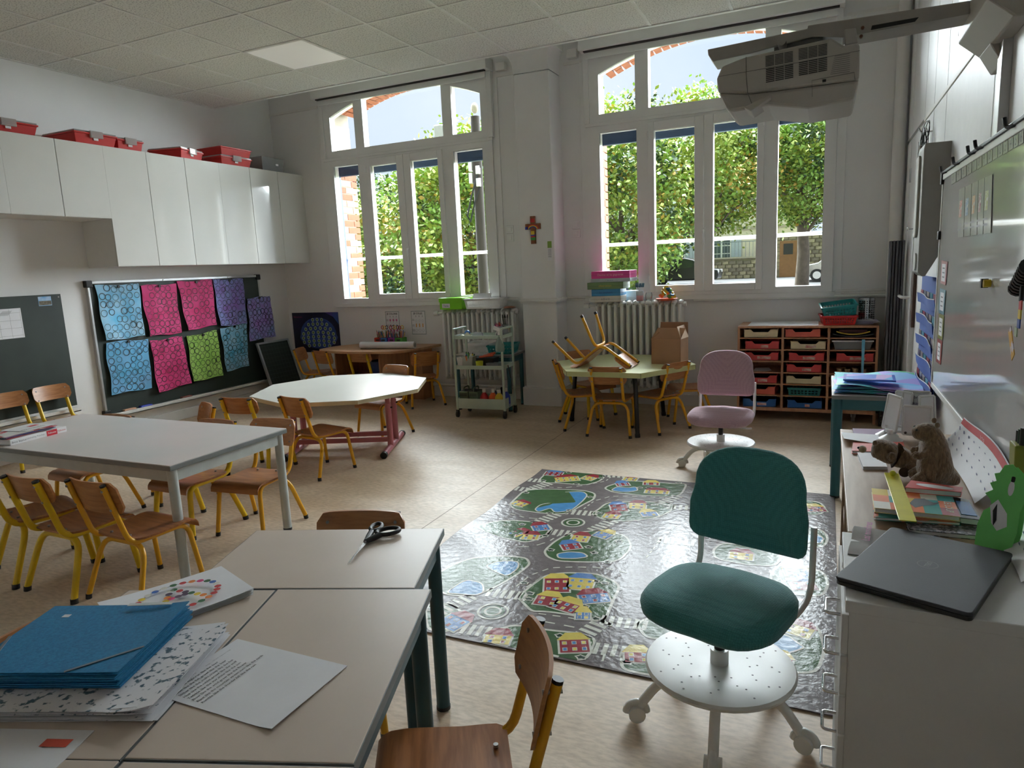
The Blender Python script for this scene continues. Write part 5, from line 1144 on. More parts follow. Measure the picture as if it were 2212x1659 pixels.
# ---------------------------------------------------------------- on the left radiator
gbx = thing('green_box', 'lime green cardboard box with a name label on the radiator', 'box', (-3.50, 6.29, .965), -.12)
M_limeb = mat('box_lime', srgb(126, 206, 30), .5, var=.03)
obj('body', MB().box(-.14, .14, -.095, .095, 0, .10), M_limeb, gbx); obj('lid', MB().box(-.147, .147, -.102, .102, .075, .118), M_limeb, gbx, bevel=.003)
obj('name_label', MB().box(-.11, -.01, -.0965, -.095, .015, .06), M_paper, gbx); text('name_print', 'Tania', .03, M_ink, gbx, (-.06, -.0975, .037), (PI/2, 0, 0))
basket('wicker_basket', 'white woven plastic basket on the radiator', (-3.15, 6.29, .965), .02, .37, .17, .10, M_whitep, 8, 34, flare=1.1)
tbx = tag(obj('tablet', MB().box(-.10, .10, -.004, .004, 0, .13), mat('tablet_white', (.7, .7, .72), .4), loc=(-3.20, 6.26, 1.0), rot=(-.5, 0, .05)), 'white device standing in the white woven basket', 'tablet')
wd = tag(obj('wood_disc', MB().lathe([(.06, 0), (.065, .006), (.05, .014), (.02, .02)], n=20), M_crossw, loc=(-2.885, 6.28, .965), smooth=40), 'small brown wooden lid at the right end of the left radiator', 'lid')
# ---------------------------------------------------------------- on the right radiator
def gamebox(label, x, z, w, h, col, m2, txt, d=.20, tx=(.9, .9, .9), y=6.25, rz=0):
    t = thing('game_box', label, 'game box', (x, y, z), rz, 'game boxes stacked on the radiator')
    obj('box', MB().box(-w/2, w/2, -d/2, d/2, 0, h), mat('gb_'+m2, col, .4, var=.05), t, bevel=.002)
    obj('lid_edge', MB().box(-w/2-.001, w/2+.001, -d/2-.001, d/2+.001, h*.45, h*.47), M_dark, t)
    text('title_print', txt, h*.42, mat('gbt_'+m2, tx, .5), t, (0, -d/2-.0015, h*.5), (PI/2, 0, 0)); return t
gamebox('white game box with pictures at the bottom of the stack', -1.85, 1.01, .29, .054, srgb(206, 204, 196), 'white', 'o O o O', tx=srgb(50, 70, 110))
gamebox('sky blue game box, second from the bottom of the stack', -1.845, 1.065, .275, .062, srgb(60, 140, 196), 'blue', 'les couleurs', tx=srgb(30, 60, 140))
gamebox('green and red game box in the middle of the stack', -1.845, 1.128, .34, .062, srgb(112, 142, 96), 'green', 'observation', tx=srgb(210, 190, 80), d=.24)
gamebox('flat white and blue game box under the pink one', -1.80, 1.191, .37, .032, srgb(196, 204, 208), 'pale', 'abc def ghi', tx=srgb(40, 90, 160), d=.26, y=6.28)
gamebox('bright pink game box on top of the stack', -1.80, 1.224, .36, .066, srgb(222, 66, 150), 'pink', 'Devine et tu gagneras', d=.26, tx=srgb(250, 190, 210), y=6.28)
jr = thing('brush_jar', 'jar of blue handled paint brushes on the radiator', 'brush jar', (-1.548, 6.23, 1.008)); obj('jar', MB().lathe([(.03, 0), (.034, .09), (.032, .09), (.029, .004)], n=18, closed=True), M_clear, jr, smooth=40)
obj('wrap', MB().lathe([(.0305, .004), (.033, .05)], n=18), mat('wrap_red', srgb(150, 60, 60), .5, col2=srgb(60, 70, 90), vscale=30), jr, smooth=40)
for k in range(9):
    a = k*.7; x, y = .03*math.cos(a), .02*math.sin(a); q = obj('brush_handle', MB().cyl((x*.3, y*.3, .01), (x*1.1, y, .125), .003, n=6), M_paper, jr); obj('bristle', MB().cyl((x*1.1, y, .125), (x*1.3, y*1.1, .16), .0075, .005, n=8), mat('bristle_teal', srgb(30, 80, 100), .6), q)
gl = tag(obj('drinking_glass', MB().lathe([(.022, 0), (.03, .01), (.034, .05), (.028, .075), (.026, .075), (.031, .05), (.026, .012)], n=20, closed=True), thin_glass('glass_clear', (.93, .95, .94), alpha=.08), loc=(-1.465, 6.23, 1.008), smooth=50), 'small empty round glass beside the brush jar', 'glass')
ds = thing('toy_dish', 'orange dish heaped with coloured plastic discs on the radiator', 'dish', (-1.30, 6.22, 1.008)); obj('dish', MB().lathe([(.05, 0), (.085, .008), (.098, .018), (.094, .02), (.05, .006)], n=28), mat('dish_orange', srgb(224, 84, 30), .45), ds, smooth=40)
q = random.Random(2); cs2 = [mat('disc%d' % i, c, .45) for i, c in enumerate((srgb(230, 190, 40), srgb(60, 150, 60), srgb(226, 110, 30), srgb(210, 170, 40), srgb(50, 120, 170)))]
for k in range(16):
    a = q.random()*2*PI; rr = .065*(1-k/18); z = .03+.085*(k/16); n_ = Vector((q.uniform(-1, 1), q.uniform(-1, 1), q.uniform(.2, 1))).normalized(); c = Vector((rr*math.cos(a), rr*math.sin(a), z))
    obj('plastic_disc', MB().cyl(c-n_*.008, c+n_*.008, .022, n=14), cs2[k % 5], ds, smooth=40)
# ---------------------------------------------------------------- on the wooden desk
rl = thing('film_roll', 'roll of clear plastic film lying on the wooden desk', 'roll', (-4.19, 6.0, .577), math.radians(4)); obj('film', MB().cyl((-.325, 0, .038), (.325, 0, .038), .037, n=24), mat('film_white', (.74, .73, .74), .18, var=.02, spec=.7), rl, smooth=40); obj('core', MB().cyl((.322, 0, .038), (.328, 0, .038), .022, n=18), mat('core_grey', (.28, .27, .26), .6), rl, smooth=40)
for k, (x, c, lb) in enumerate(((-4.51, srgb(210, 60, 40), 'red pencil pot at the left of the row on the wooden desk'), (-4.435, srgb(50, 110, 190), 'blue pencil pot on the wooden desk'), (-4.325, srgb(140, 50, 150), 'purple pencil pot on the wooden desk'), (-4.235, srgb(70, 160, 60), 'green pencil pot at the right of the row on the wooden desk'))):
    t = thing('pencil_pot', lb, 'pencil pot', (x, 6.32-.0*k, .577), 0, 'coloured pencil pots on the wooden desk'); m = mat('pot%d' % k, c, .45); w = .042 if k == 0 else .05
    b = MB(); b.box(-w, w, -.045, -.041, 0, .085); b.box(-w, w, .041, .045, 0, .085); b.box(-w, -w+.004, -.045, .045, 0, .085); b.box(w-.004, w, -.045, .045, 0, .085); b.box(-w, w, -.045, .045, 0, .004); obj('pot', b, m, t)
    obj('grip_hole', MB().prism(rrect(-.024, .024, .05, .068, .008), -.0458, -.0450, 'y'), M_dark, t)
    pencils(t, 16, .032, .01, (.11, .16), 20+k, PC, 'pencil', .0035)
    if k >= 1:
        for i in range(3):
            a = i*2+k; hs = MB(); c_ = Vector((.03*math.cos(a), .02*math.sin(a), .175)); hs.tube([c_+Vector((.016*math.cos(v), .0, .02*math.sin(v)+.02)) for v in [2*PI*j/12 for j in range(13)]], .004, 6); obj('scissor_handle', hs, [PC[7], PC[0], PC[3]][i], t, smooth=50)
# ---------------------------------------------------------------- cardboard box
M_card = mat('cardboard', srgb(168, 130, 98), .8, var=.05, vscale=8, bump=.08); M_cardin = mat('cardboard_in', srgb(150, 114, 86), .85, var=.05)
cbx = thing('cardboard_box', 'open brown cardboard box on the pale green table', 'box', (-1.155, 5.63, .53), math.radians(-7)); w, d, h = .245, .20, .205
b = MB(); th = .004
b.box(-w/2, w/2, -d/2, -d/2+th, 0, h); b.box(-w/2, w/2, d/2-th, d/2, 0, h); b.box(-w/2, -w/2+th, -d/2, d/2, 0, h); b.box(w/2-th, w/2, -d/2, d/2, 0, h); b.box(-w/2, w/2, -d/2, d/2, 0, th); obj('body', b, M_card, cbx)
def flap(p0, p1, out, up, L, m):
    p0, p1 = Vector(p0), Vector(p1); o = Vector(out)*L+Vector((0, 0, up)); n_ = (p1-p0).cross(o).normalized()*.004
    q = [p0, p1, p1+o-(p1-p0)*.03, p0+o+(p1-p0)*.03]; obj('flap', MB().add(q+[x+n_ for x in q], [(0, 1, 2, 3), (7, 6, 5, 4), (0, 4, 5, 1), (1, 5, 6, 2), (2, 6, 7, 3), (3, 7, 4, 0)]), m, cbx)
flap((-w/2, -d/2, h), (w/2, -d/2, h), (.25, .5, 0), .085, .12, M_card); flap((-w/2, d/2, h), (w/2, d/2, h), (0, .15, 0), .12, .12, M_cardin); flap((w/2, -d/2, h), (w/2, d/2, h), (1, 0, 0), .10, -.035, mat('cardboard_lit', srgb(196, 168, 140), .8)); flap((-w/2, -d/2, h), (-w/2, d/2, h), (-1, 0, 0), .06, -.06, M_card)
# ================================================================== things on the grey and beige tables
def at_y(px, py, Y):
    d = ray(px, py); t = Y/d.y; return (d.x*t, Y, CAM_H+d.z*t)
def at_x(px, py, X):
    d = ray(px, py); t = X/d.x; return (X, d.y*t, CAM_H+d.z*t)
# laminating pouches box with magazines
k3 = lambda x, y: (x*.15371, 800+y*.15371)
a0 = Vector(at_z(*k3(150, 1058), .566)); a1 = Vector(at_z(*k3(1250, 775), .566)); dr = (a1-a0).normalized()
lb_ = thing('pouch_box', 'flat white box of laminating pouches with a red band on the grey table', 'box', (a0.x, a0.y, .565), math.atan2(dr.y, dr.x)); L = .318
obj('box', MB().box(0, L, 0, .235, 0, .030), mat('box_white', (.78, .77, .77), .45), lb_, bevel=.002)
M_redprint = mat('print_red', srgb(196, 24, 44), .45)
obj('red_band', MB().box(L*.63, L*.82, -.001, .0, .0, .0295), M_redprint, lb_); obj('red_band', MB().box(-.001, .0, .1, .235, 0, .0295), M_redprint, lb_)
text('brand_print', 'ibico basics', .017, M_ink, lb_, (.045, -.0015, .014), (PI/2, 0, 0)); text('kind_print', 'Laminating Pouches', .013, M_greyink, lb_, (.135, -.0015, .016), (PI/2, 0, 0)); text('maker_print', 'Fellowes', .014, M_redprint, lb_, (L*.9, -.0015, .015), (PI/2, 0, 0)); text('maker_print', 'Fellowes', .013, mat('print_white', (.85, .85, .85), .5), lb_, (L*.725, -.0018, .015), (PI/2, 0, 0))
mg = thing('magazine_pile', 'pile of colourful leaflets lying on the white pouch box', 'papers', (a0.x+dr.x*.13-dr.y*.12, a0.y+dr.y*.13+dr.x*.12, .596), math.atan2(dr.y, dr.x))
mc = [srgb(200, 196, 190), srgb(190, 60, 70), srgb(60, 120, 180), srgb(210, 190, 110), srgb(150, 90, 130), srgb(205, 205, 200)]
for k in range(6): obj('leaflet', MB().grid(lambda u, v: ((u-.5)*.28, (v-.5)*.20, .002+.0026*k+.004*u*(1-u)*(k % 3)), 5, 2, (0, 0, -.0015)), mat('mag%d' % k, mc[k], .4, col2=mc[(k+2) % 6], vscale=14, mixpos=(.52, .56)), mg, rot=.07*math.sin(k*2.1), loc=(.012*math.sin(k*3), .01*math.cos(k*2), 0))
obj('cover_sheet', MB().box(-.03, .15, -.10, .085, .0185, .0195), mat('cover_white', (.7, .7, .7), .4), mg, rot=.05); text('cover_print', 'ibico basics', .03, M_ink, mg, (.05, -.05, .0200), (0, 0, .05)); obj('cover_red', MB().box(.07, .12, -.01, .02, .0196, .0201), M_redprint, mg, rot=.05)
# song sheet
ss = tag(obj('song_sheet', MB().grid(lambda u, v: (-.1485+.297*u, -.105+.21*v, .0012+.004*max(0, (u-.86)/.14)**2*(1-v)+.003*max(0, .15-u)/.15*(1-v)), 10, 6, (0, 0, -.0006)), M_paper, loc=(-1.003, .897, .5855), smooth=60), 'white sheet printed with a powwow song on the front beige desk', 'paper')
lines = ['POWWOW SONG', 'Fly like the eagle,run like the deer', 'Swim like the fish,growl like the bear', 'Slither like the snake,creep like the fox', 'Hop like the rabbit,prowl like the wolf', 'Twinkle like the star,shine like the sun', 'Blow like the wind,grow like the flower', 'Flow like the mountain stream,turn like the earth', 'Rumble like the thunder,fall like the rain']
for k, s in enumerate(lines): text('verse_print', s, .0083, M_ink if k else M_greyink, ss, (-.128+.0118*k, -.093, .0022), (0, 0, PI/2), 'LEFT', .00012)
text('verse_print', '(singer - call and response song)', .005, M_greyink, ss, (-.128, .0, .0022), (0, 0, PI/2), 'LEFT')
# bead colouring sheets
bs = thing('bead_sheets', 'stack of white sheets with a letter A and ring of coloured dots', 'papers', (-1.431, 1.081, .585), math.radians(67))
for k in range(6): obj('sheet', MB().grid(lambda u, v: (-.1485+.297*u, -.105+.21*v, .002+.0022*k+.014*max(0, u-.75)**1.5*(1-v)*2+(.010*(1-u)**3 if k > 2 else 0)), 8, 5, (0, 0, -.0005)), M_paper, bs, smooth=60, rot=.012*(k-3))
DC = [mat('dot%d' % i, c, .55) for i, c in enumerate((srgb(196, 50, 52), srgb(214, 60, 120), srgb(226, 196, 52), srgb(50, 100, 180), srgb(40, 100, 60), srgb(226, 130, 50), srgb(70, 50, 80), srgb(220, 216, 206)))]
q = random.Random(12); li = MB(); DMs = [mesh('dot_print', MB().disc((0, 0, 0), (.0085, .0085), 12), m) for m in DC]
def dot(x, y, k): obj('dot_print', DMs[k], None, bs, loc=(x, y, .0205))
ctr = (.0, -.01)
for k in range(26):
    a = 2*PI*k/26; x, y = ctr[0]+.092*math.cos(a), ctr[1]+.074*math.sin(a); dot(x, y, q.choice((0, 0, 1, 2, 3, 4, 5, 7)))
    a2 = a+2*PI/26; mx_, my_ = (x+ctr[0]+.092*math.cos(a2))/2, (y+ctr[1]+.074*math.sin(a2))/2; li.rect((mx_, my_, .0202), .010, .003, (Vector((math.cos(a+PI/2), math.sin(a+PI/2), 0)), Vector((math.cos(a), math.sin(a), 0))))
for s in (-1, 1):
    for k in range(6): dot(ctr[0]+s*(.004+.0085*k), ctr[1]+.045-.017*k, q.choice((0, 2, 3, 4, 5, 6, 7)))
for k in range(3): dot(ctr[0]-.016+.016*k, ctr[1]-.002, q.choice((0, 1, 6)))
obj('link_print', li, M_greyink, bs)
# blue folders on a pile of paintings
fd = math.radians(20.7)
pp2 = thing('painted_paper_pile', 'pile of crinkled painted papers under the blue folders', 'papers', (-1.325, .80, .585), fd)
M_spl = mat('splatter_paper', (.78, .77, .80), .7, col2=srgb(80, 104, 120), vscale=70, mixpos=(.55, .62), stretch=(1, 1, .2))
qq = random.Random(6)
for k in range(8): obj('sheet', MB().grid(lambda u, v: (-.205+.41*u, -.145+.29*v, .002+.003*k+.006*math.sin(u*6+k)*math.sin(v*5+k*2)*max(0, u-.7)/.3*(1 if k < 7 else 1.6)+.010*max(0, u-.85)/.15*(k/8)), 10, 6, (0, 0, -.001)), M_spl if k % 3 == 1 or k == 7 else M_paper, pp2, smooth=60, rot=qq.uniform(-.05, .03), loc=(qq.uniform(-.008, .01), qq.uniform(-.012, .004), 0))
M_fold = mat('folder_blue', srgb(34, 130, 178), .6, col2=srgb(24, 112, 160), vscale=140, bump=.15, bscale=200)
flb = ['lowest', 'fourth from the top', 'third from the top', 'second from the top']
for k in range(5):
    lab = 'topmost light blue elastic folder on the front left desk' if k == 4 else 'light blue folder in the pile, %s' % flb[k]
    f = thing('elastic_folder', lab, 'folder', (-1.39-.003*math.sin(k*2), .822+.003*math.cos(k*3), .6105+.0068*k), fd+.012*math.sin(k*1.7), 'blue elastic folders')
    obj('cover', MB().grid(lambda u, v: (-.16+.32*u, -.132+.264*v, .005+(.012*max(0, u-.6)**2*4*max(0, v-.5)*2 if k == 4 else 0)), 8, 6, (0, 0, -.0016)), M_fold, f, smooth=60); obj('back_cover', MB().box(-.16, .16, -.132, .132, 0, .0014), M_fold, f); obj('pages', MB().box(-.15, .154, -.126, .126, .0014, .0034), M_fold, f)
    if k == 4:
        M_el = mat('elastic_grey', srgb(120, 130, 138), .6)
        def band(p, q_):
            p, q_ = Vector(p), Vector(q_); m_ = (p+q_)/2; d_ = (q_-p); obj('elastic', MB().obox((m_.x, m_.y, .0062), (d_.length, .006, .0012), Matrix.Rotation(math.atan2(d_.y, d_.x), 3, 'Z')), M_el, f)
        band((.16, -.045), (.055, -.132)); band((-.16, .0), (-.11, -.132))
        obj('paper_tab', MB().obox((.075, .121, .0125), (.10, .012, .001), Matrix.Rotation(.05, 3, 'Z')), mat('tab_clear', (.62, .66, .66), .4), f); obj('logo_print', MB().obox((-.098, .085, .0053), (.016, .012, .0006)), mat('logo_white', (.75, .78, .8), .5), f)
# scissors
sc = thing('scissors', 'black handled scissors on the far beige desk', 'scissors', (-1.20, 1.535, .585))
M_blade = mat('blade_steel', (.45, .46, .47), .25, .9)
tipv = Vector((-1.157+1.20, 1.397-1.535))
for s in (-1, 1):
    d_ = tipv.normalized(); n_ = Vector((-d_.y, d_.x)); tip = tipv+n_*s*.002
    z = .006+.0015*s; b_ = MB().prism([tuple(tip), tuple(n_*.008*s+d_*-.01), tuple(n_*-.004*s-d_*.012)] if s > 0 else [tuple(tip), tuple(n_*.004-d_*.012), tuple(n_*-.008-d_*.01)], z, z+.0014); obj('blade', b_, M_blade, sc)
for s, c, rx, ry, rot in ((-1, (-.032, .098), .016, .030, .35), (1, (.022, .082), .024, .034, -.75)):
    pts = [(c[0]+rx*math.cos(v)*math.cos(rot)-ry*math.sin(v)*math.sin(rot), c[1]+rx*math.cos(v)*math.sin(rot)+ry*math.sin(v)*math.cos(rot), .012) for v in [2*PI*j/20 for j in range(21)]]
    h_ = MB(); h_.tube(pts, .0065, 8); h_.tube([(0, 0, .009), (c[0]*.35, c[1]*.3, .01), (c[0]*.72, c[1]*.62, .012)], [.007, .009, .009], 8); obj('handle', h_, M_black, sc, smooth=60)
obj('pivot', MB().cyl((0, 0, .004), (0, 0, .012), .004, n=10), M_steelbolt, sc)
cs_ = sheet('colour_sheet', 'white paper with a red patch at the bottom left corner', 'paper', .21, .20, (-1.19, .455, .5865), (-PI/2, 0, A), M_paper)
obj('red_patch', MB().rect((.06, -.0008, .165), .05, .02, XZ), mat('patch_red', srgb(206, 80, 60), .6), cs_)
# ================================================================== right hand side: drawer cabinet, low desk, whiteboard
M_cabw = mat('drawer_white', (.66, .655, .64), .5, var=.015)
TZ = .640
dc = thing('drawer_cabinet', 'white drawer cabinet with chrome handles at the right edge', 'cabinet', (.272, 1.70, 0))
obj('carcass', MB().box(-.208, .21, -.195, .195, .02, TZ-.028), M_cabw, dc); obj('top', MB().box(-.216, .212, -.20, .20, TZ-.027, TZ), M_cabw, dc, bevel=.002); obj('plinth', MB().box(-.19, .2, -.18, .18, 0, .02), M_dark, dc)
for k in range(6):
    z1_ = TZ-.035-.0955*k; d_ = obj('drawer', MB().box(-.222, -.208, -.193, .193, z1_-.091, z1_), M_cabw, dc, bevel=.0015)
    obj('handle', MB().tube(bez([(-.222, -.135, z1_-.03), (-.252, -.135, z1_-.03), (-.252, -.065, z1_-.03), (-.222, -.065, z1_-.03)], .01), .0038, 8), M_chrome, d_, smooth=50)
M_dw = wood('oak_desk', srgb(168, 140, 112), srgb(150, 122, 96), .45, axis=(10, 1, 10), scale=4)
ld = thing('low_desk', 'low wooden desk under the whiteboard', 'desk', (.28, 2.49, 0))
obj('desktop', MB().box(-.21, .205, -.585, .585, TZ-.025, TZ), M_dw, ld, bevel=.002)
for y in (-.57, -.2, .2, .57): obj('side_panel', MB().box(-.195, .2, y-.009, y+.009, 0, TZ-.025), M_dw, ld)
obj('shelf', MB().box(-.19, .2, -.56, .56, .3, .318), M_dw, ld); obj('back_panel', MB().box(.188, .2, -.57, .57, 0, TZ-.025), M_dw, ld)
# laptop
lp = thing('laptop', 'closed dark grey laptop on the white drawer cabinet', 'laptop', (.2225, 1.695, TZ), math.radians(68.8-90))
M_lap = mat('laptop_shell', srgb(44, 44, 50), .55, var=.04, bump=.06, bscale=300)
def slab(w, d, r, z0, z1): return MB().prism(rrect(-w/2, w/2, -d/2, d/2, r), z0, z1)
obj('base', slab(.256, .372, .012, .003, .0125), M_black, lp, bevel=.002); obj('lid', slab(.258, .375, .012, .0135, .0215), M_lap, lp, bevel=.0025)
for x in (-.1, .1):
    for y in (-.16, .16): obj('rubber_foot', MB().cyl((x, y, 0), (x, y, .004), .009, n=10), M_black, lp)
M_logo = mat('logo_dark', (.015, .015, .016), .3)
ring_ = MB()
for k in range(32):
    a0_, a1_ = 2*PI*k/32, 2*PI*(k+1)/32; f_ = lambda a, r: (.003+r*math.cos(a)*.021, r*math.sin(a)*.021, .0218); ring_.add([f_(a0_, .93), f_(a1_, .93), f_(a1_, 1), f_(a0_, 1)], [(0, 3, 2, 1)])
obj('emblem_ring', ring_, M_logo, lp); text('emblem_print', 'DELL', .014, M_logo, lp, (.003, 0, .0219), (0, 0, -PI/2), bold=.0004)
# plastic wallet sticking out under the laptop
pw = tag(obj('plastic_wallet', MB().grid(lambda u, v: (-.055+.16*u, -.10+.19*v, .003+(-.05*max(0, (.10-u)/.10)**1.3 if u < .1 else 0)+.004*math.sin(v*9)*(1-u)), 10, 8, (0, 0, -.0008)), thin_glass('wallet_clear', (.78, .76, .75), alpha=.55, rough=.1), loc=(.115, 1.845, TZ), rot=(0, 0, -.1), smooth=60), 'clear plastic wallet with a title sheet poking out behind the laptop', 'wallet')
text('title_print', 'Les nombres', .026, mat('print_plum', srgb(150, 50, 110), .5), pw, (-.005, .055, .0085), (0, 0, PI/2), 'CENTER', .0005)
z1c = lambda x, y, z: at_z(1760+x*.30133, 800+y*.30133, z)
def slabq(name, label, cat, cs, z0, z1, m, group=None, mtop=None):
    """flat thing whose top corners are given as crop pixels at height z1"""
    P4 = [Vector(z1c(x, y, z1)) for x, y in cs]; c = sum(P4, Vector((0, 0)))/4
    t = thing(name, label, cat, (c.x, c.y, z0), 0, group); pl = [(p.x-c.x, p.y-c.y) for p in P4]
    ar = sum(pl[i-1][0]*pl[i][1]-pl[i][0]*pl[i-1][1] for i in range(4)); pl = pl if ar > 0 else pl[::-1]
    obj('cover', MB().prism(pl, z1-z0-.0018, z1-z0), m, t); obj('pages', MB().prism([(x*.97, y*.97) for x, y in pl], .0016, z1-z0-.0016), M_paper, t); obj('back_cover', MB().prism(pl, 0, .0018), m, t); return t, pl
slabq('paper_stack', 'purple papers at the far end of the low desk', 'papers', ((270, 415), (580, 425), (600, 500), (290, 490)), TZ, TZ+.006, mat('paper_purple', srgb(120, 76, 120), .6))
t, _ = slabq('notebook', 'red covered notebook half under the white papers', 'notebook', ((275, 515), (635, 512), (655, 590), (265, 575)), TZ, TZ+.012, mat('note_coral', srgb(206, 84, 64), .5))
tag(obj('paper_sheet', MB().grid(lambda u, v: (-.06+.13*u-.02*v, -.09+.15*v, .004+.012*(1-v)*(1-u)), 6, 4, (0, 0, -.0008)), M_paper, loc=(z1c(345, 480, TZ+.01)+(TZ+.006,)), rot=(0, 0, -.1), smooth=60), 'white sheets overhanging the front edge of the low desk', 'paper')
slabq('notebook', 'white notebook between the red one and the baby bear', 'notebook', ((305, 588), (480, 595), (520, 690), (345, 690)), TZ, TZ+.011, M_paper)
slabq('folder', 'dark folder patterned with white scribbles under the books', 'folder', ((655, 1092), (1195, 1122), (1205, 1188), (680, 1140)), TZ, TZ+.012, mat('folder_scribble', srgb(40, 40, 44), .5, col2=srgb(150, 140, 150), vscale=90, mixpos=(.5, .56)))
slabq('picture_book', 'teal edged picture book under the wolf book', 'book', ((415, 960), (1000, 1000), (1050, 1090), (425, 1050)), TZ+.0125, TZ+.022, mat('book_teal', srgb(30, 120, 110), .45, col2=srgb(190, 100, 60), vscale=20, mixpos=(.5, .55)))
t, pl = slabq('picture_book', 'colourful wolf picture book under the yellow ruler', 'book', ((408, 845), (985, 900), (1045, 1050), (428, 985)), TZ+.0225, TZ+.036, mat('book_patch', srgb(226, 206, 150), .4))
bl, brr, trr, tll = Vector(pl[0]), Vector(pl[1]), Vector(pl[2]), Vector(pl[3])
o4 = [Vector(z1c(x, y, TZ+.036))-Vector(t.location[:2]) for x, y in ((408, 845), (985, 900), (1045, 1050), (428, 985))]
def uv(u, v, h=.0139): p = (o4[0]*(1-u)+o4[1]*u)*(1-v)+(o4[3]*(1-u)+o4[2]*u)*v; return (p.x, p.y, h)
pc_ = [srgb(226, 196, 70), srgb(60, 150, 140), srgb(226, 120, 60), srgb(230, 226, 214), srgb(150, 36, 50), srgb(60, 160, 160), srgb(224, 110, 56), srgb(226, 190, 70)]
cells = [(0, .2, 0, .33, 0), (.2, .4, 0, .33, 3), (.4, .6, 0, .33, 2), (.6, .8, 0, .33, 3), (.8, 1, 0, .33, 5), (0, .2, .33, .66, 2), (.2, .4, .33, .66, 1), (.4, .6, .33, .66, 7), (.6, .8, .33, .66, 5), (.8, 1, .33, .66, 6), (0, .2, .66, 1, 3), (.2, .4, .66, 1, 6), (.4, .6, .66, 1, 2), (.6, .8, .66, 1, 1), (.8, 1, .66, 1, 4)]
for a, b_, c, d_, k in cells: obj('cover_patch', MB().add([uv(a, d_), uv(b_, d_), uv(b_, c), uv(a, c)], [(0, 1, 2, 3)]), mat('patch%d' % k, pc_[k], .4), t)
wolf = [(.44, .62), (.52, .34), (.64, .30), (.74, .46), (.82, .42), (.74, .58), (.62, .66), (.5, .8)]; obj('animal_print', MB().add([uv(u, v, .0143) for u, v in wolf], [tuple(range(len(wolf)))[::-1]]), mat('wolf_grey', srgb(60, 62, 66), .5), t)
ang = math.atan2((o4[1]-o4[0]).y, (o4[1]-o4[0]).x); text('title_print', 'LE LOUP', .024, mat('print_cream', srgb(236, 230, 214), .5), t, uv(.9, .6, .0146), (0, 0, ang+PI/2-PI), bold=.0004)
t, pl = slabq('picture_book', 'coral book with a white oval label beside the big bear', 'book', ((690, 787), (1062, 838), (1050, 872), (648, 838)), TZ+.0365, TZ+.052, mat('book_coral', srgb(206, 72, 66), .45))
c_ = sum((Vector(p) for p in pl), Vector((0, 0)))/4; d_ = (Vector(z1c(1062, 838, TZ+.05))-Vector(z1c(690, 787, TZ+.05))); obj('oval_label', MB().disc((0, 0, .0158), (d_.length*.36, .016), 20, (Vector((d_.x, d_.y, 0)).normalized(), Vector((-d_.y, d_.x, 0)).normalized())), M_paper, t)
slabq('tablet_case', 'blue tablet in a black case beside the wolf book', 'tablet', ((985, 905), (1110, 930), (1195, 1072), (1045, 1055)), TZ+.0125, TZ+.030, M_black)[0]
tt = tag(obj('blue_cover', MB().prism([(p.x, p.y) for p in [Vector(z1c(x, y, TZ+.031)) for x, y in ((1050, 1030), (1165, 1045), (1105, 945), (1010, 935))]], TZ+.0302, TZ+.0315), mat('tab_blue', srgb(30, 110, 190), .4)), 'blue card lying on the black case', 'card')
# yellow ruler with a knob
r0, r1 = Vector(z1c(550, 725, TZ+.045)), Vector(z1c(668, 1078, TZ+.040)); d_ = r1-r0
ru = thing('ruler', 'wide yellow ruler with a round knob lying across the wolf book', 'ruler', (r0.x, r0.y, TZ+.0375), math.atan2(d_.y, d_.x)-PI/2)
M_rul = mat('ruler_yellow', srgb(214, 206, 60), .35); obj('blade', MB().box(-.02, .02, 0, d_.length, 0, .003), M_rul, ru, bevel=.001); obj('knob', MB().ball((0, .035, .012), .009), M_rul, ru, smooth=60)
b = MB()
for k in range(12): b.rect((-.015, .03+.02*k, .0032), .006, .001); b.rect((.015, .03+.02*k, .0032), .006, .001)
obj('scale_print', b, mat('ruler_mark', srgb(150, 140, 30), .5), ru)
# ---------------------------------------------------------------- plush marmots
def fur(name, col, col2):
    m, n, b_ = _mk(name)
    t_ = n.nodes.new('ShaderNodeTexCoord'); z = n.nodes.new('ShaderNodeTexNoise'); z.inputs['Scale'].default_value = 130; z.inputs['Detail'].default_value = 6
    mp = n.nodes.new('ShaderNodeMapping'); mp.inputs['Scale'].default_value = (1, 1, .35); n.links.new(t_.outputs['Object'], mp.inputs[0]); n.links.new(mp.outputs[0], z.inputs['Vector'])
    r = n.nodes.new('ShaderNodeValToRGB'); r.color_ramp.elements[0].position = .3; r.color_ramp.elements[1].position = .7; r.color_ramp.elements[0].color = tuple(col)+(1,); r.color_ramp.elements[1].color = tuple(col2)+(1,)
    n.links.new(z.outputs['Fac'], r.inputs[0]); n.links.new(r.outputs[0], b_.inputs['Base Color']); b_.inputs['Roughness'].default_value = .95; b_.inputs['Sheen Weight'].default_value = .5
    bp = n.nodes.new('ShaderNodeBump'); bp.inputs['Strength'].default_value = .9; bp.inputs['Distance'].default_value = .006; n.links.new(z.outputs['Fac'], bp.inputs['Height']); n.links.new(bp.outputs[0], b_.inputs['Normal']); return m
M_fur = fur('fur_brown', srgb(96, 74, 56), srgb(146, 118, 92)); M_furl = fur('fur_light', srgb(150, 126, 98), srgb(186, 160, 130))
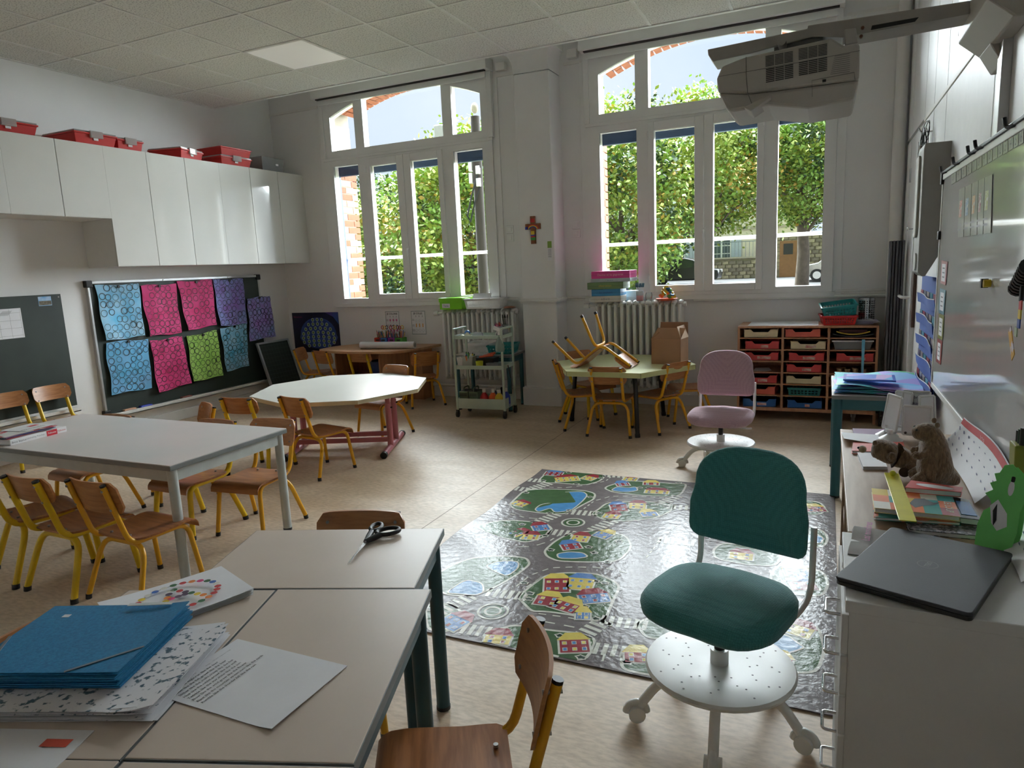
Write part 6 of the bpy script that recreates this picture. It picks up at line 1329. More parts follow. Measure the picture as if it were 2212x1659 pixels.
def skin(name, verts, edges, m, parent, sub=2, fuzz=0.0):
    me = bpy.data.meshes.new(name); me.from_pydata([v[:3] for v in verts], edges, []); o = bpy.data.objects.new(name, me); COL.objects.link(o); o.parent = parent
    sk = o.modifiers.new('skin', 'SKIN'); sk.use_smooth_shade = True
    for i, v in enumerate(verts): me.skin_vertices[0].data[i].radius = (v[3], v[3])
    me.skin_vertices[0].data[0].use_root = True
    s = o.modifiers.new('sub', 'SUBSURF'); s.levels = sub; s.render_levels = sub
    if fuzz:
        tx = bpy.data.textures.new('fuzz', 'CLOUDS'); tx.noise_scale = .006; d = o.modifiers.new('fuzz', 'DISPLACE'); d.texture = tx; d.strength = fuzz; d.mid_level = .5
    me.materials.append(m); return o
bp_ = z1c(880, 800, TZ+.04)
bear = thing('plush_marmot', 'big brown plush marmot sitting against the calendar', 'plush toy', (bp_[0]-.002, bp_[1]+.05, TZ+.015), math.radians(0)); bear.scale = (.8, .8, .8)
# body as one skinned chain; looks towards -x
V = [(0, 0, .05, .058), (0, 0, .10, .058), (-.004, 0, .145, .048), (-.012, 0, .185, .044), (-.030, 0, .206, .045), (-.060, 0, .200, .032), (-.084, 0, .194, .017),
     (-.03, -.045, .13, .018), (-.062, -.04, .118, .016), (-.08, -.03, .125, .013), (-.03, .045, .13, .018), (-.062, .04, .118, .016), (-.08, .03, .125, .013),
     (-.04, -.045, .03, .03), (-.085, -.05, .018, .02), (-.04, .045, .03, .03), (-.085, .05, .018, .02), (.05, 0, .03, .03), (.085, 0, .02, .022)]
Ed = [(0, 1), (1, 2), (2, 3), (3, 4), (4, 5), (5, 6), (2, 7), (7, 8), (8, 9), (2, 10), (10, 11), (11, 12), (0, 13), (13, 14), (0, 15), (15, 16), (0, 17), (17, 18)]
skin('body', V, Ed, M_fur, bear, 3, .006)
for s in (-1, 1): obj('ear', MB().ball((-.006, s*.040, .240), (.009, .006, .011)), M_fur, bear, smooth=80); obj('eye', MB().ball((-.070, s*.028, .216), .0048), M_black, bear, smooth=80)
obj('nose', MB().ball((-.103, 0, .197), (.005, .007, .005)), mat('nose_dark', srgb(50, 34, 28), .5), bear, smooth=80)
by = z1c(600, 700, TZ+.03)
baby = thing('plush_marmot', 'small brown plush marmot lying in front of the big one', 'plush toy', (by[0]+.0, by[1]+.02, TZ+.012), math.radians(0))
V = [(.01, 0, .045, .036), (-.025, 0, .06, .036), (-.055, 0, .072, .036), (-.08, 0, .075, .03), (.04, -.03, .025, .022), (.02, -.055, .018, .020), (.04, .03, .03, .022), (-.02, -.045, .055, .014), (-.025, -.062, .075, .014), (-.02, .045, .055, .014), (-.03, .055, .045, .012), (.06, 0, .03, .026)]
Ed = [(0, 1), (1, 2), (2, 3), (0, 4), (4, 5), (0, 6), (1, 7), (7, 8), (1, 9), (9, 10), (0, 11)]
skin('body', V, Ed, M_fur, baby, 3, .006)
obj('paw_pad', MB().ball((.012, -.072, .02), (.016, .005, .016)), mat('pad_dark', srgb(70, 52, 40), .9), baby, smooth=80); obj('ear', MB().ball((-.07, -.03, .098), (.008, .006, .009)), M_fur, baby, smooth=80); obj('muzzle', MB().ball((-.104, 0, .068), (.012, .014, .012)), M_furl, baby, smooth=80); obj('nose', MB().ball((-.116, 0, .072), .004), M_black, baby, smooth=80)
# ---------------------------------------------------------------- sign holder, calendar, foam dinosaur
sg = thing('sign_holder', 'white desk sign holder carrying lists of first names', 'sign holder', (.285, 2.95, TZ)); sg.scale = (.85, .85, .9)
M_sg = mat('sign_white', (.74, .74, .73), .4)
def leaf(x, y, rz, w, h, z, tilt=-.15, names=None):
    o = bpy.data.objects.new('name_frame', None); COL.objects.link(o); o.parent = sg; o.location = (x, y, z); o.rotation_euler = (tilt, 0, rz)
    b = MB()
    for s in (-1, 1): b.box(s*w/2-.005, s*w/2+.005, -.005, .005, 0, h); b.box(-w/2, w/2, -.005, .005, (h if s > 0 else 0)-.005, (h if s > 0 else 0)+.005)
    obj('frame', b, M_sg, o, bevel=.003); obj('card', MB().box(-w/2, w/2, -.001, .003, 0, h), M_paper, o)
    if names:
        for i, s in enumerate(names): text('name_print', s, .019, mat('print_violet', srgb(90, 70, 120), .5), o, (0, -.0025, h-.025-.026*i), (PI/2, 0, 0))
    return o
leaf(-.055, .02, -1.15, .11, .15, .035); leaf(-.01, .06, -.75, .08, .15, .045); leaf(.05, .05, -.15, .105, .155, .045, names=['Ambre C.', 'Amaury', 'Ethan', 'Yasmine']); leaf(.10, .03, .5, .07, .14, .045); leaf(.05, -.03, -.1, .11, .12, .03)
obj('base', MB().lathe([(.05, 0), (.055, .006), (.03, .02), (.012, .03), (.012, .05)], (-.055, -.04, 0), 20), M_sg, sg, smooth=40); obj('base', MB().lathe([(.045, 0), (.05, .006), (.028, .02), (.01, .03), (.01, .05)], (-.06, .045, 0), 20), M_sg, sg, smooth=40); obj('bar', MB().box(-.07, .10, -.01, .06, .03, .04), M_sg, sg)
def calendar(label, y0, y1, zt, x0=.475, x1=.40, pages=M_paper, yel=False):
    L = y1-y0; c = thing('calendar', label, 'calendar', (x1, y0, TZ+.004)); H = zt-TZ
    fn = lambda v, x_=0: (x_+(x0-x1)*v+.012*math.sin(v*PI), H*v)
    obj('sheet', MB().grid(lambda u, v: (fn(v)[0]+.006*math.sin(u*5), L*u, fn(v)[1]+.01*math.sin(u*4)*v), 10, 6, (.0012, 0, 0)), pages, c, smooth=60)
    obj('header_band', MB().grid(lambda u, v: (fn(.80+.18*v)[0]+.006*math.sin(u*5)-.0012, L*u, fn(.80+.18*v)[1]+.01*math.sin(u*4)*(.8+.18*v)), 10, 1), mat('cal_yellow', srgb(222, 190, 60), .5) if yel else mat('cal_red', srgb(186, 44, 46), .5), c)
    b = MB()
    for j in range(9):
        for i in range(3):
            v = .66-.2*i; p = (fn(v)[0]+.006*math.sin((j+.5)/9*5)-.0016, L*(j+.5)/9, fn(v)[1]); b.rect(p, .014, .014, YZ)
    obj('date_print', b, mat('cal_blue', srgb(70, 80, 130), .5), c)
    text('month_print', '1 2 3', .03, M_paper, c, (fn(.9)[0]-.004, L*.5, fn(.9)[1]), (PI/2, 0, -PI/2)); return c
calendar('long calendar strip with a red header curling up behind the big marmot', 2.22, 2.88, .755)
calendar('second calendar strip with a yellow header behind the green foam dinosaur', 1.70, 2.04, .715, yel=True)
dn = thing('foam_dinosaur', 'green foam dinosaur cutout leaning on the whiteboard behind the laptop', 'cutout', (at_z(2146, 1186, TZ)[0], at_z(2146, 1186, TZ)[1], TZ), rot=(math.radians(-8), math.radians(4), math.radians(-22))); dn.scale = (.74, 1, 1.03)
prof_ = [(-.052, 0), (.045, 0), (.052, .05), (.05, .10), (.058, .13), (.05, .165), (.03, .19), (.008, .205), (-.012, .20), (-.022, .18), (-.035, .176), (-.026, .16), (-.042, .152), (-.03, .138), (-.05, .126), (-.034, .115), (-.025, .10), (-.045, .085), (-.055, .05)]
M_foam = mat('foam_green', srgb(118, 206, 112), .7, var=.03)
obj('front', MB().prism(prof_, -.004, 0, 'y'), M_foam, dn); obj('back', MB().prism([(x*.98+.012, z*.97) for x, z in prof_], .008, .012, 'y'), M_foam, dn)
obj('eye', MB().prism([(.016+.008*math.cos(2*PI*k/12), .150+.018*math.sin(2*PI*k/12)) for k in range(12)], -.006, -.0042, 'y'), M_paper, dn); obj('pupil', MB().prism(rrect(.012, .022, .165, .178, .003), -.0062, -.0042, 'y'), M_ink, dn); obj('mouth', MB().prism([(-.03, .10), (-.012, .118), (.018, .09), (.024, .06), (.0, .045), (-.018, .06)], -.0055, -.0042, 'y'), M_paper, dn); obj('mouth_line', MB().prism([(-.02, .09), (-.012, .108), (-.006, .07), (-.012, .055)], -.0066, -.0056, 'y'), M_ink, dn)
# ---------------------------------------------------------------- whiteboard
WX = .49
M_wb = mat('whiteboard', (.62, .62, .61), .07, var=.01, spec=.6, coat=.3)
wbd = thing('whiteboard', 'large glossy whiteboard on the right wall', 'whiteboard', (WX, 2.4, .70))
obj('panel', MB().box(0, .02, -1.5, 1.5, 0, .98), M_wb, wbd)
b = MB(); b.box(-.006, .03, -1.51, 1.51, .975, 1.0); b.box(-.004, .03, -1.51, 1.51, -.015, .01); b.box(-.004, .03, 1.49, 1.51, 0, .98); b.box(-.004, .03, -1.51, -1.49, 0, .98); obj('frame', b, M_whitemetal, wbd, bevel=.002)
obj('bracket', MB().box(.02, .055, -1.2, 1.2, .1, .9), M_dark, wbd)
b = MB(); b.box(-.012, .0, -1.5, 1.5, 1.0, 1.012); obj('hook_rail', b, M_black, wbd, bevel=.002)
for px, py in ((470, 885), (610, 790), (780, 680), (865, 620), (1210, 385)):
    P_ = at_x(1950+px*.19293, 200+py*.19293, WX-.01); y = P_[1]-2.4
    obj('hook', MB().tube(bez([(0, y-.05, 1.008), (-.01, y-.03, .999), (-.022, y, 1.0), (-.026, y+.006, 1.03)], .02), .006, 8), M_black, wbd, smooth=50)
obj('corner_cap', MB().box(-.012, .03, 1.48, 1.515, .955, 1.02), M_black, wbd, bevel=.003); obj('corner_cap', MB().box(-.012, .03, 1.48, 1.515, .70, .74), M_black, wbd, bevel=.003)
def board_card(name, label, px, m, cat='card', group=None, x=WX-.003, prints=None):
    """card stuck on the board; px = crop corners TL,TR,BR,BL in picture pixels"""
    P_ = [at_x(a, b_, x) for a, b_ in px]; y0 = sum(p[1] for p in P_)/4; z0 = min(p[2] for p in P_)
    t = thing(name, label, cat, (x, y0, z0), 0, group)
    vs = [(0, p[1]-y0, p[2]-z0) for p in P_]; obj('sheet', MB().add(vs+[(.0012, v[1], v[2]) for v in vs], [(0, 3, 2, 1), (4, 5, 6, 7), (0, 1, 5, 4), (1, 2, 6, 5), (2, 3, 7, 6), (3, 0, 4, 7)]), m, t)
    return t, vs
bq = lambda x, y: (1950+x*.19293, 200+y*.19293)
M_lam = mat('laminated', (.62, .63, .60), .15, var=.04, vscale=25, spec=.6)
gpc = 'laminated picture cards on the whiteboard'
xs_ = [632, 700, 775, 850, 918, 1005]
crd = [srgb(200, 90, 70), srgb(90, 140, 180), srgb(210, 150, 70), srgb(150, 70, 90), srgb(160, 170, 60)]
cl5 = ['leftmost', 'second from the left', 'third from the left', 'fourth from the left', 'rightmost']
for k in range(5):
    a, c = xs_[k], xs_[k+1]-4; yt = lambda x: 1085-(x-632)*.46; ybm = lambda x: 1622-(x-632)*.14
    t, vs = board_card('picture_card', 'laminated animal card hanging on the whiteboard, %s of the row' % cl5[k], (bq(a, yt(a)), bq(c, yt(c)), bq(c-18, ybm(c)), bq(a-14, ybm(a))), M_lam, 'card', gpc)
    W_ = vs[1][1]-vs[0][1]; ym = (vs[0][1]+vs[1][1])/2; zt_ = vs[0][2]
    obj('picture_print', MB().rect((-.0006, ym, zt_*.58), abs(W_)*.45, zt_*.34, YZ), mat('card%d' % k, crd[k], .4, col2=(.6, .6, .55), vscale=50, mixpos=(.45, .6)), t)
    b = MB()
    for j in range(2): b.rect((-.0006, ym, zt_*(.26-.1*j)), abs(W_)*.6, .008, YZ)
    obj('word_print', b, M_greyink, t)
nl = 14
for k in range(nl):
    a = 545+k*58; c = a+50; yt = lambda x: 930-(x-490)*.585; t, vs = board_card('number_card', 'number %s card of the number line along the top of the whiteboard' % 'three four five six seven eight nine ten eleven twelve thirteen fourteen fifteen sixteen'.split()[k], (bq(a, yt(a)), bq(c, yt(c)), bq(c, yt(c)+130), bq(a, yt(a)+135)), M_lam, 'card', 'number line cards on the whiteboard')
    text('number_print', str(k+3), .045, M_ink, t, (-.0008, (vs[0][1]+vs[1][1])/2, vs[0][2]*.55), (PI/2, 0, -PI/2))
cq = lambda x, y: (1900+x*.2411, 450+y*.2411)
for k, (c4, m, lb) in enumerate(((((555, 465), (610, 480), (590, 690), (545, 670)), srgb(176, 110, 116), 'pink framed notice at the left edge of the whiteboard, topmost'), (((540, 715), (592, 735), (575, 955), (530, 935)), srgb(120, 160, 176), 'blue picture card at the left edge of the whiteboard'), (((530, 945), (578, 965), (562, 1180), (520, 1160)), srgb(150, 156, 96), 'green framed card at the left edge of the whiteboard'), (((518, 1165), (560, 1190), (545, 1400), (505, 1370)), srgb(176, 100, 100), 'red framed card at the left edge of the whiteboard, lowest of four'))):
    t, vs = board_card('edge_card', lb, [cq(*p) for p in c4], mat('edge_card%d' % k, m, .3), 'card', 'cards down the left edge of the whiteboard')
    ym = sum(v[1] for v in vs)/4; zm = sum(v[2] for v in vs)/4; obj('inner_print', MB().rect((-.0007, ym, zm), abs(vs[0][1]-vs[1][1])*.6, vs[0][2]*.72, YZ), M_paper, t); b = MB()
    for j in range(3): b.rect((-.0011, ym, zm+.02-.02*j), abs(vs[0][1]-vs[1][1])*.35, .006, YZ)
    obj('word_print', b, M_greyink, t)
mgn = at_x(2140, 612, WX-.002)
t = thing('board_magnet', 'small yellow and black magnet on the whiteboard', 'magnet', mgn); obj('body', MB().cyl((0, 0, 0), (-.02, 0, 0), .013, n=14), mat('magnet_yellow', srgb(186, 160, 20), .4), t, smooth=40); obj('clip', MB().box(-.024, -.004, .012, .03, -.015, .015), M_black, t)
# hanging strap with a bookmark at the right edge
hs = at_x(2232, 590, WX-.012); st = thing('hanging_keyring', 'black ribbed grip with a striped strap hanging on the whiteboard at the right edge', 'strap', (hs[0]-.02, hs[1], hs[2]))
for k in range(9): obj('grip_rib', MB().cyl((0, -.05+.012*k, -.012*k*.6+.02), (0, -.042+.012*k, -.012*k*.6+.016), .022, n=12), M_black, st, smooth=40)
obj('cord', MB().tube([(0, 0, -.02), (0, 0, -.07)], .006, 6), M_black, st)
for k, c in enumerate((srgb(190, 60, 50), srgb(206, 180, 50), srgb(40, 70, 140), srgb(160, 180, 150))): obj('strap_band', MB().obox((-.002, -.004+.002*k+(.02 if k == 3 else 0), -.08-.024*k), (.003, .024, .024)), mat('strap%d' % k, c, .5), st)
obj('bookmark', MB().obox((-.004, .05, -.185), (.002, .03, .09), Matrix.Rotation(-.7, 3, 'X')), mat('bookmark', srgb(206, 160, 60), .5, col2=srgb(200, 196, 200), vscale=22, mixpos=(.5, .55)), st)
ph_ = at_x(2216, 950, WX-.015); pq = thing('marker_pouch', 'olive pouch of dark markers on the whiteboard at the right edge', 'marker holder', (ph_[0]-.01, ph_[1], ph_[2]-.05)); obj('pouch', MB().taper((0, 0, -.05), (.03, .05), (.036, .06), .09), mat('pouch_olive', srgb(130, 130, 50), .5), pq, bevel=.003)
for k in range(3): obj('marker', MB().cyl((0, -.018+.018*k, -.03), (0, -.02+.02*k, .085-.008*k), .008, n=10), mat('marker_green', srgb(20, 60, 36), .4) if k % 2 else M_black, pq, smooth=40)
# ---------------------------------------------------------------- speaker bar, pocket chart, door parts, coil, folded panel
M_spk = mat('speaker_grey', srgb(150, 148, 142), .5, var=.03)
sk_ = thing('wall_speaker', 'tall grey loudspeaker mounted beside the whiteboard', 'speaker', (.55, 4.16, 1.22))
obj('cabinet', MB().prism([(0, .16), (0, .665), (-.115, .665), (-.12, .64), (-.12, .02), (-.10, 0), (-.085, 0)], 0, .24, 'y'), M_spk, sk_, bevel=.004); obj('grille', MB().prism([(.05+.07*0+a, b_) for a, b_ in rrect(.03, .13, .20, .62, .045)], -.132, -.119, 'x'), mat('grille_light', srgb(176, 176, 166), .6), sk_, bevel=.004); obj('grille', MB().prism(rrect(.05, .14, .03, .12, .04), -.128, -.119, 'x'), mat('grille_light', srgb(176, 176, 166), .6), sk_)
pk = thing('pocket_chart', 'blue fabric pocket chart hanging beside the whiteboard', 'pocket chart', (.505, 4.36, .50)); M_pk = mat('chart_blue', srgb(36, 74, 150), .75, var=.06)
obj('backing', MB().grid(lambda u, v: (.01+.004*math.sin(u*6), -.34+.70*u, .71*v), 8, 8, (.002, 0, 0)), M_pk, pk)
for k in range(6):
    z = .60-.115*k; fn2 = lambda u, v: (-.004-.006*math.sin(u*7+k)-.006*v, -.335+.69*u, z-.05+.055*v-.006*math.sin(u*5+k)); obj('pocket', MB().grid(fn2, 10, 2, (.002, 0, 0)), M_pk, pk); obj('piping', MB().grid(lambda u, v: (fn2(u, 1)[0]-.001, fn2(u, 1)[1], fn2(u, 1)[2]+.005*v), 10, 1, (.001, 0, 0)), M_whitep, pk)
    for j in range(5): obj('pocket_card', MB().box(.002, .004, -.30+.13*j, -.20+.13*j, z-.02, z+.028), mat('pcard%d' % ((j+k) % 4), [srgb(150, 60, 80), srgb(90, 150, 170), srgb(150, 140, 140), srgb(110, 110, 130)][(j+k) % 4], .3), pk)
M_brown = mat('door_brown', srgb(70, 40, 28), .5)
dr_ = struct('door_1', MB().box(XR-.02, XR, 5.33, 5.37, .84, 2.02), M_brown); obj('frame_strip', MB().box(XR-.03, XR, 5.37, 5.40, 0, 2.05), M_white, dr_); obj('handle', MB().tube(bez([(XR, 5.66, 1.025), (XR-.055, 5.66, 1.025), (XR-.06, 5.80, 1.028)], .02), .011, 10), M_white, dr_, smooth=50); obj('hinge', MB().box(XR-.012, XR, 6.02, 6.04, 1.85, 1.95), M_alu, dr_)
ky = obj('key', MB().tube([(XR, 5.55, 1.50), (XR-.04, 5.55, 1.50)], .005, 6).ball((XR-.05, 5.55, 1.50), (.004, .014, .014)), M_steelbolt, dr_)
co = thing('cable_coil', 'coil of thin black cable hung on a hook high on the right wall', 'cable', (.50, 4.95, 2.02))
for k in range(7): obj('loop', MB().tube([(.01*math.sin(v+k)+.004*k, -.10+.16*(.5+.5*math.cos(v))+.01*k, (.045+.004*k)*math.sin(v)+(.03 if k > 4 else 0)) for v in [2*PI*j/20 for j in range(21)]], .0022 if k > 3 else .004, 5), M_black, co)
obj('hook', MB().tube(bez([(.05, .0, .03), (-.01, .0, .03), (-.02, .0, .055)], .01), .005, 6), M_alu, co)
fp = thing('folded_panel', 'dark grey ribbed folding panel standing in the corner', 'panel', (.478, 6.02, 0)); M_fp = mat('panel_grey', srgb(86, 86, 90), .5, var=.04)
for k in range(5): obj('fold', MB().box(-.05+.021*k, -.033+.021*k, -.05+.012*(k % 2), .05, 0, 1.43), M_fp, fp, bevel=.004)
bx_ = tag(obj('dark_strap', MB().tube([(.41, 5.93, .01), (.415, 5.92, .15), (.42, 5.95, .30)], .012, 6), mat('strap_black', (.02, .022, .02), .7, col2=(.3, .3, .28), vscale=80, mixpos=(.6, .64))), 'dark patterned strap hanging beside the storage unit', 'strap')
# teal table load: paintings
pt_ = thing('painting_pile', 'pile of blue and violet marbled paintings on the teal table', 'papers', (.262, 4.42, .59))
pal = [srgb(90, 150, 210), srgb(120, 190, 210), srgb(150, 130, 200), srgb(60, 110, 190), srgb(80, 180, 150)]
def cellmat(name, cols, seed):
    m, n, b_ = _mk(name)
    t_ = n.nodes.new('ShaderNodeTexCoord'); v = n.nodes.new('ShaderNodeTexVoronoi'); v.inputs['Scale'].default_value = 6.5; v.inputs['Randomness'].default_value = 1; mp = n.nodes.new('ShaderNodeMapping'); mp.inputs['Location'].default_value = (seed, seed*.7, 0)
    n.links.new(t_.outputs['Object'], mp.inputs[0]); n.links.new(mp.outputs[0], v.inputs['Vector']); sx = n.nodes.new('ShaderNodeSeparateColor'); n.links.new(v.outputs['Color'], sx.inputs[0])
    r = n.nodes.new('ShaderNodeValToRGB'); r.color_ramp.interpolation = 'CONSTANT'
    while len(r.color_ramp.elements) < len(cols): r.color_ramp.elements.new(.5)
    for i, c in enumerate(cols): r.color_ramp.elements[i].position = i/len(cols); r.color_ramp.elements[i].color = tuple(c)+(1,)
    n.links.new(sx.outputs[0], r.inputs[0]); n.links.new(r.outputs[0], b_.inputs['Base Color']); b_.inputs['Roughness'].default_value = .55; return m
M_cell = [cellmat('marble%d' % i, [srgb(100, 170, 220), srgb(150, 140, 210), srgb(190, 160, 210), srgb(90, 190, 200), srgb(70, 170, 110) if i == 2 else srgb(60, 110, 200), srgb(130, 180, 225)], i*3.3) for i in range(3)]
q = random.Random(3)
for k in range(8):
    e = .018 if k == 7 else .004
    obj('painting', MB().grid(lambda u, v: (-.20+.42*u+.01*math.sin(v*4+k), -.28+.55*v+.012*math.sin(u*5+k), .003+.0045*k+e*math.sin(u*5+k)*math.sin(v*4+1)+(.02*max(0, v-.7)*(1-u) if k > 5 else 0)+.012*max(0, .1-v)), 10, 10, (0, 0, -.001)), M_cell[2 if k == 7 else k % 2], pt_, smooth=60, rot=q.uniform(-.06, .06), loc=(q.uniform(-.01, .012), q.uniform(-.015, .015), 0))
fl2 = tag(obj('blue_folder', MB().box(-.13, .13, -.09, .11, 0, .008), mat('folder_royal', srgb(40, 90, 190), .4), loc=(.235, 4.30, .652), rot=(0, 0, -.04)), 'flat royal blue folder on the pile of paintings', 'folder')
obj('small_painting', MB().box(-.115, .115, -.08, .10, .008, .0095), M_cell[0], fl2)
# ================================================================== projector on its wall arm
M_prj = mat('projector_grey', srgb(176, 172, 164), .45, var=.015); M_arm = mat('arm_grey', srgb(164, 160, 152), .4)
pq_ = lambda x, y: (1480+x*.33092, y*.33092)
def poly_y(pts, Y): return [(p[0], p[2]) for p in (at_y(*pq_(*q_), Y) for q_ in pts)]
pj_ = thing('projector', 'grey short-throw projector hanging from the wall arm', 'projector', (-.15, 3.0, 1.85))
def sh2(pts, o=(-.15, 1.85)): return [(x-o[0], z-o[1]) for x, z in pts]
YN = 2.84
side = sh2(poly_y([(240, 432), (392, 372), (955, 246), (1035, 296), (1132, 276), (1140, 300), (1138, 515), (412, 608), (212, 600), (205, 515), (215, 490)], YN)); side = side[::-1]
belly = sh2(poly_y([(212, 600), (412, 608), (1138, 515), (1106, 645), (800, 702), (540, 682), (293, 727), (262, 700)], YN))[::-1]
obj('body', MB().prism(side, YN-3.0, .20, 'y'), M_prj, pj_, bevel=.008); obj('underside', MB().prism(belly, YN-3.0+.012, .19, 'y'), M_prj, pj_, bevel=.012)
for (gx0, gx1, gy0, gy1, sl_) in ((522, 706, 368, 440, -.19), (525, 708, 452, 546, -.19), (738, 930, 320, 396, -.19), (740, 930, 408, 500, -.19)):
    b = MB()
    for j in range(8):
        for i in range(3):
            xa = gx0+(gx1-gx0)*(i+.04)/3; xb = gx0+(gx1-gx0)*(i+.96)/3; ya = gy0+(gy1-gy0)*j/8; h_ = (gy1-gy0)/8*.55
            c4 = sh2(poly_y([(xa, ya+sl_*(xa-gx0)), (xb, ya+sl_*(xb-gx0)), (xb, ya+h_+sl_*(xb-gx0)), (xa, ya+h_+sl_*(xa-gx0))], YN-.0012)); y_ = YN-3.0-.0012; b.add([(x, y_, z) for x, z in c4], [(0, 3, 2, 1)])
    obj('vent_slots', b, M_black, pj_)
def stroke(pts, w=.0015): 
    P_ = sh2(poly_y(pts, YN-.001)); b = MB(); b.tube([(x, YN-3.0-.0005, z) for x, z in P_], w, 4); return b
obj('panel_gap', stroke([(398, 372), (398, 480), (408, 606), (440, 690)]), mat('gap_grey', (.12, .12, .11), .6), pj_); obj('panel_gap', stroke([(215, 500), (400, 468), (700, 415), (935, 370), (1140, 330)], .001), mat('gap_grey', (.12, .12, .11), .6), pj_); obj('panel_gap', stroke([(830, 632), (828, 525), (1105, 472), (1108, 520)], .001), mat('gap_grey', (.12, .12, .11), .6), pj_)
b = MB()
for k in range(10):
    c4 = sh2(poly_y([(975-3*k, 365+13*k), (1075, 347+13*k), (1075, 352+13*k), (975-3*k, 370+13*k)], YN-.0012)); b.add([(x, YN-3.0-.0012, z) for x, z in c4], [(0, 3, 2, 1)])
obj('warning_print', b, mat('print_dim', (.22, .21, .2), .6), pj_)
b = MB(); c4 = sh2(poly_y([(896, 520), (920, 516), (920, 534), (896, 538)], YN-.0012)); b.add([(x, YN-3.0-.0012, z) for x, z in c4], [(0, 3, 2, 1)]); obj('sensor_window', b, M_dark, pj_)
c = sh2(poly_y([(470, 690)], YN))[0]; obj('foot', MB().prism([(c[0]-.045, c[1]-.005), (c[0]-.02, c[1]-.022), (c[0]+.05, c[1]+.018), (c[0]+.05, c[1]+.03)], YN-3.0-.03, YN-3.0+.12, 'y'), M_prj, pj_, bevel=.004)
ar = thing('projector_mount', 'long grey steel arm carrying the projector from the wall', 'wall mount', (.55, 3.05, 2.2))
def s3(pts): return [(x-.55, z-2.2) for x, z in pts]
up_ = s3(poly_y([(145, 322), (800, 185), (800, 165), (1950, -12), (2100, -40), (2100, 60), (1930, 78), (1215, 195), (830, 240), (440, 345), (180, 402), (150, 360)], 2.98)); obj('beam', MB().prism(up_[::-1], -.07, .07, 'y'), M_arm, ar, bevel=.004)
sl4 = s3(poly_y([(1212, 197), (1220, 168), (1525, 113), (1500, 143)], 2.975)); obj('slot', MB().prism(sl4[::-1], -.0775, -.07, 'y'), M_black, ar)
rl4 = s3(poly_y([(830, 238), (1030, 200), (1930, 45), (1930, 78), (1130, 225), (1030, 245)], 2.975)); obj('lower_rail', MB().prism(rl4[::-1], -.076, .06, 'y'), M_arm, ar)
k1_ = s3(poly_y([(1040, 190), (1115, 180), (1130, 280), (1040, 296)], 2.95)); obj('hanger', MB().prism(k1_[::-1], -.10, .04, 'y'), M_prj, ar, bevel=.004)
kk = s3(poly_y([(630, 272)], 2.93))[0]; obj('adjust_knob', MB().cyl((kk[0], -.13, kk[1]), (kk[0], -.06, kk[1]), .016, n=16), M_arm, ar, smooth=40); obj('mount_bracket', MB().box(kk[0]-.03, kk[0]+.14, -.06, .06, kk[1]-.03, kk[1]+.03), mat('bracket_dark', (.1, .1, .1), .5), ar)
for px in ((1160, 172), (1150, 228)):
    p_ = s3(poly_y([px], 2.95))[0]; obj('bolt', MB().cyl((p_[0], -.085, p_[1]), (p_[0], -.07, p_[1]), .006, n=8), mat('bolt_copper', srgb(120, 84, 66), .4, .6), ar)
cv = MB().prism([(0, -.155), (-.05, -.155), (-.125, -.09), (-.13, .05), (-.13, .35), (0, .35)][::-1], -.36, .16, 'y'); obj('wall_cover', cv, M_prj, ar, bevel=.006)
obj('cover_opening', MB().box(-.126, -.05, .1605, .163, -.06, .10), M_dark, ar); obj('lower_block', MB().prism([(0, -.22), (-.02, -.22), (-.06, -.15), (0, -.15)][::-1], -.05, .14, 'y'), M_prj, ar, bevel=.004)
obj('cable_trunk', MB().box(-.03, 0, -.10, -.03, -.52, -.14), M_alu, ar, bevel=.002)
# ================================================================== outside
M_grass = mat('verge', srgb(84, 92, 58), .9, var=.2, vscale=2); M_street = mat('asphalt', srgb(86, 86, 86), .9, var=.08, vscale=3)
gr = struct('ground', MB().box(-70, 50, YO, 90, -1.35, -1.2), M_grass)
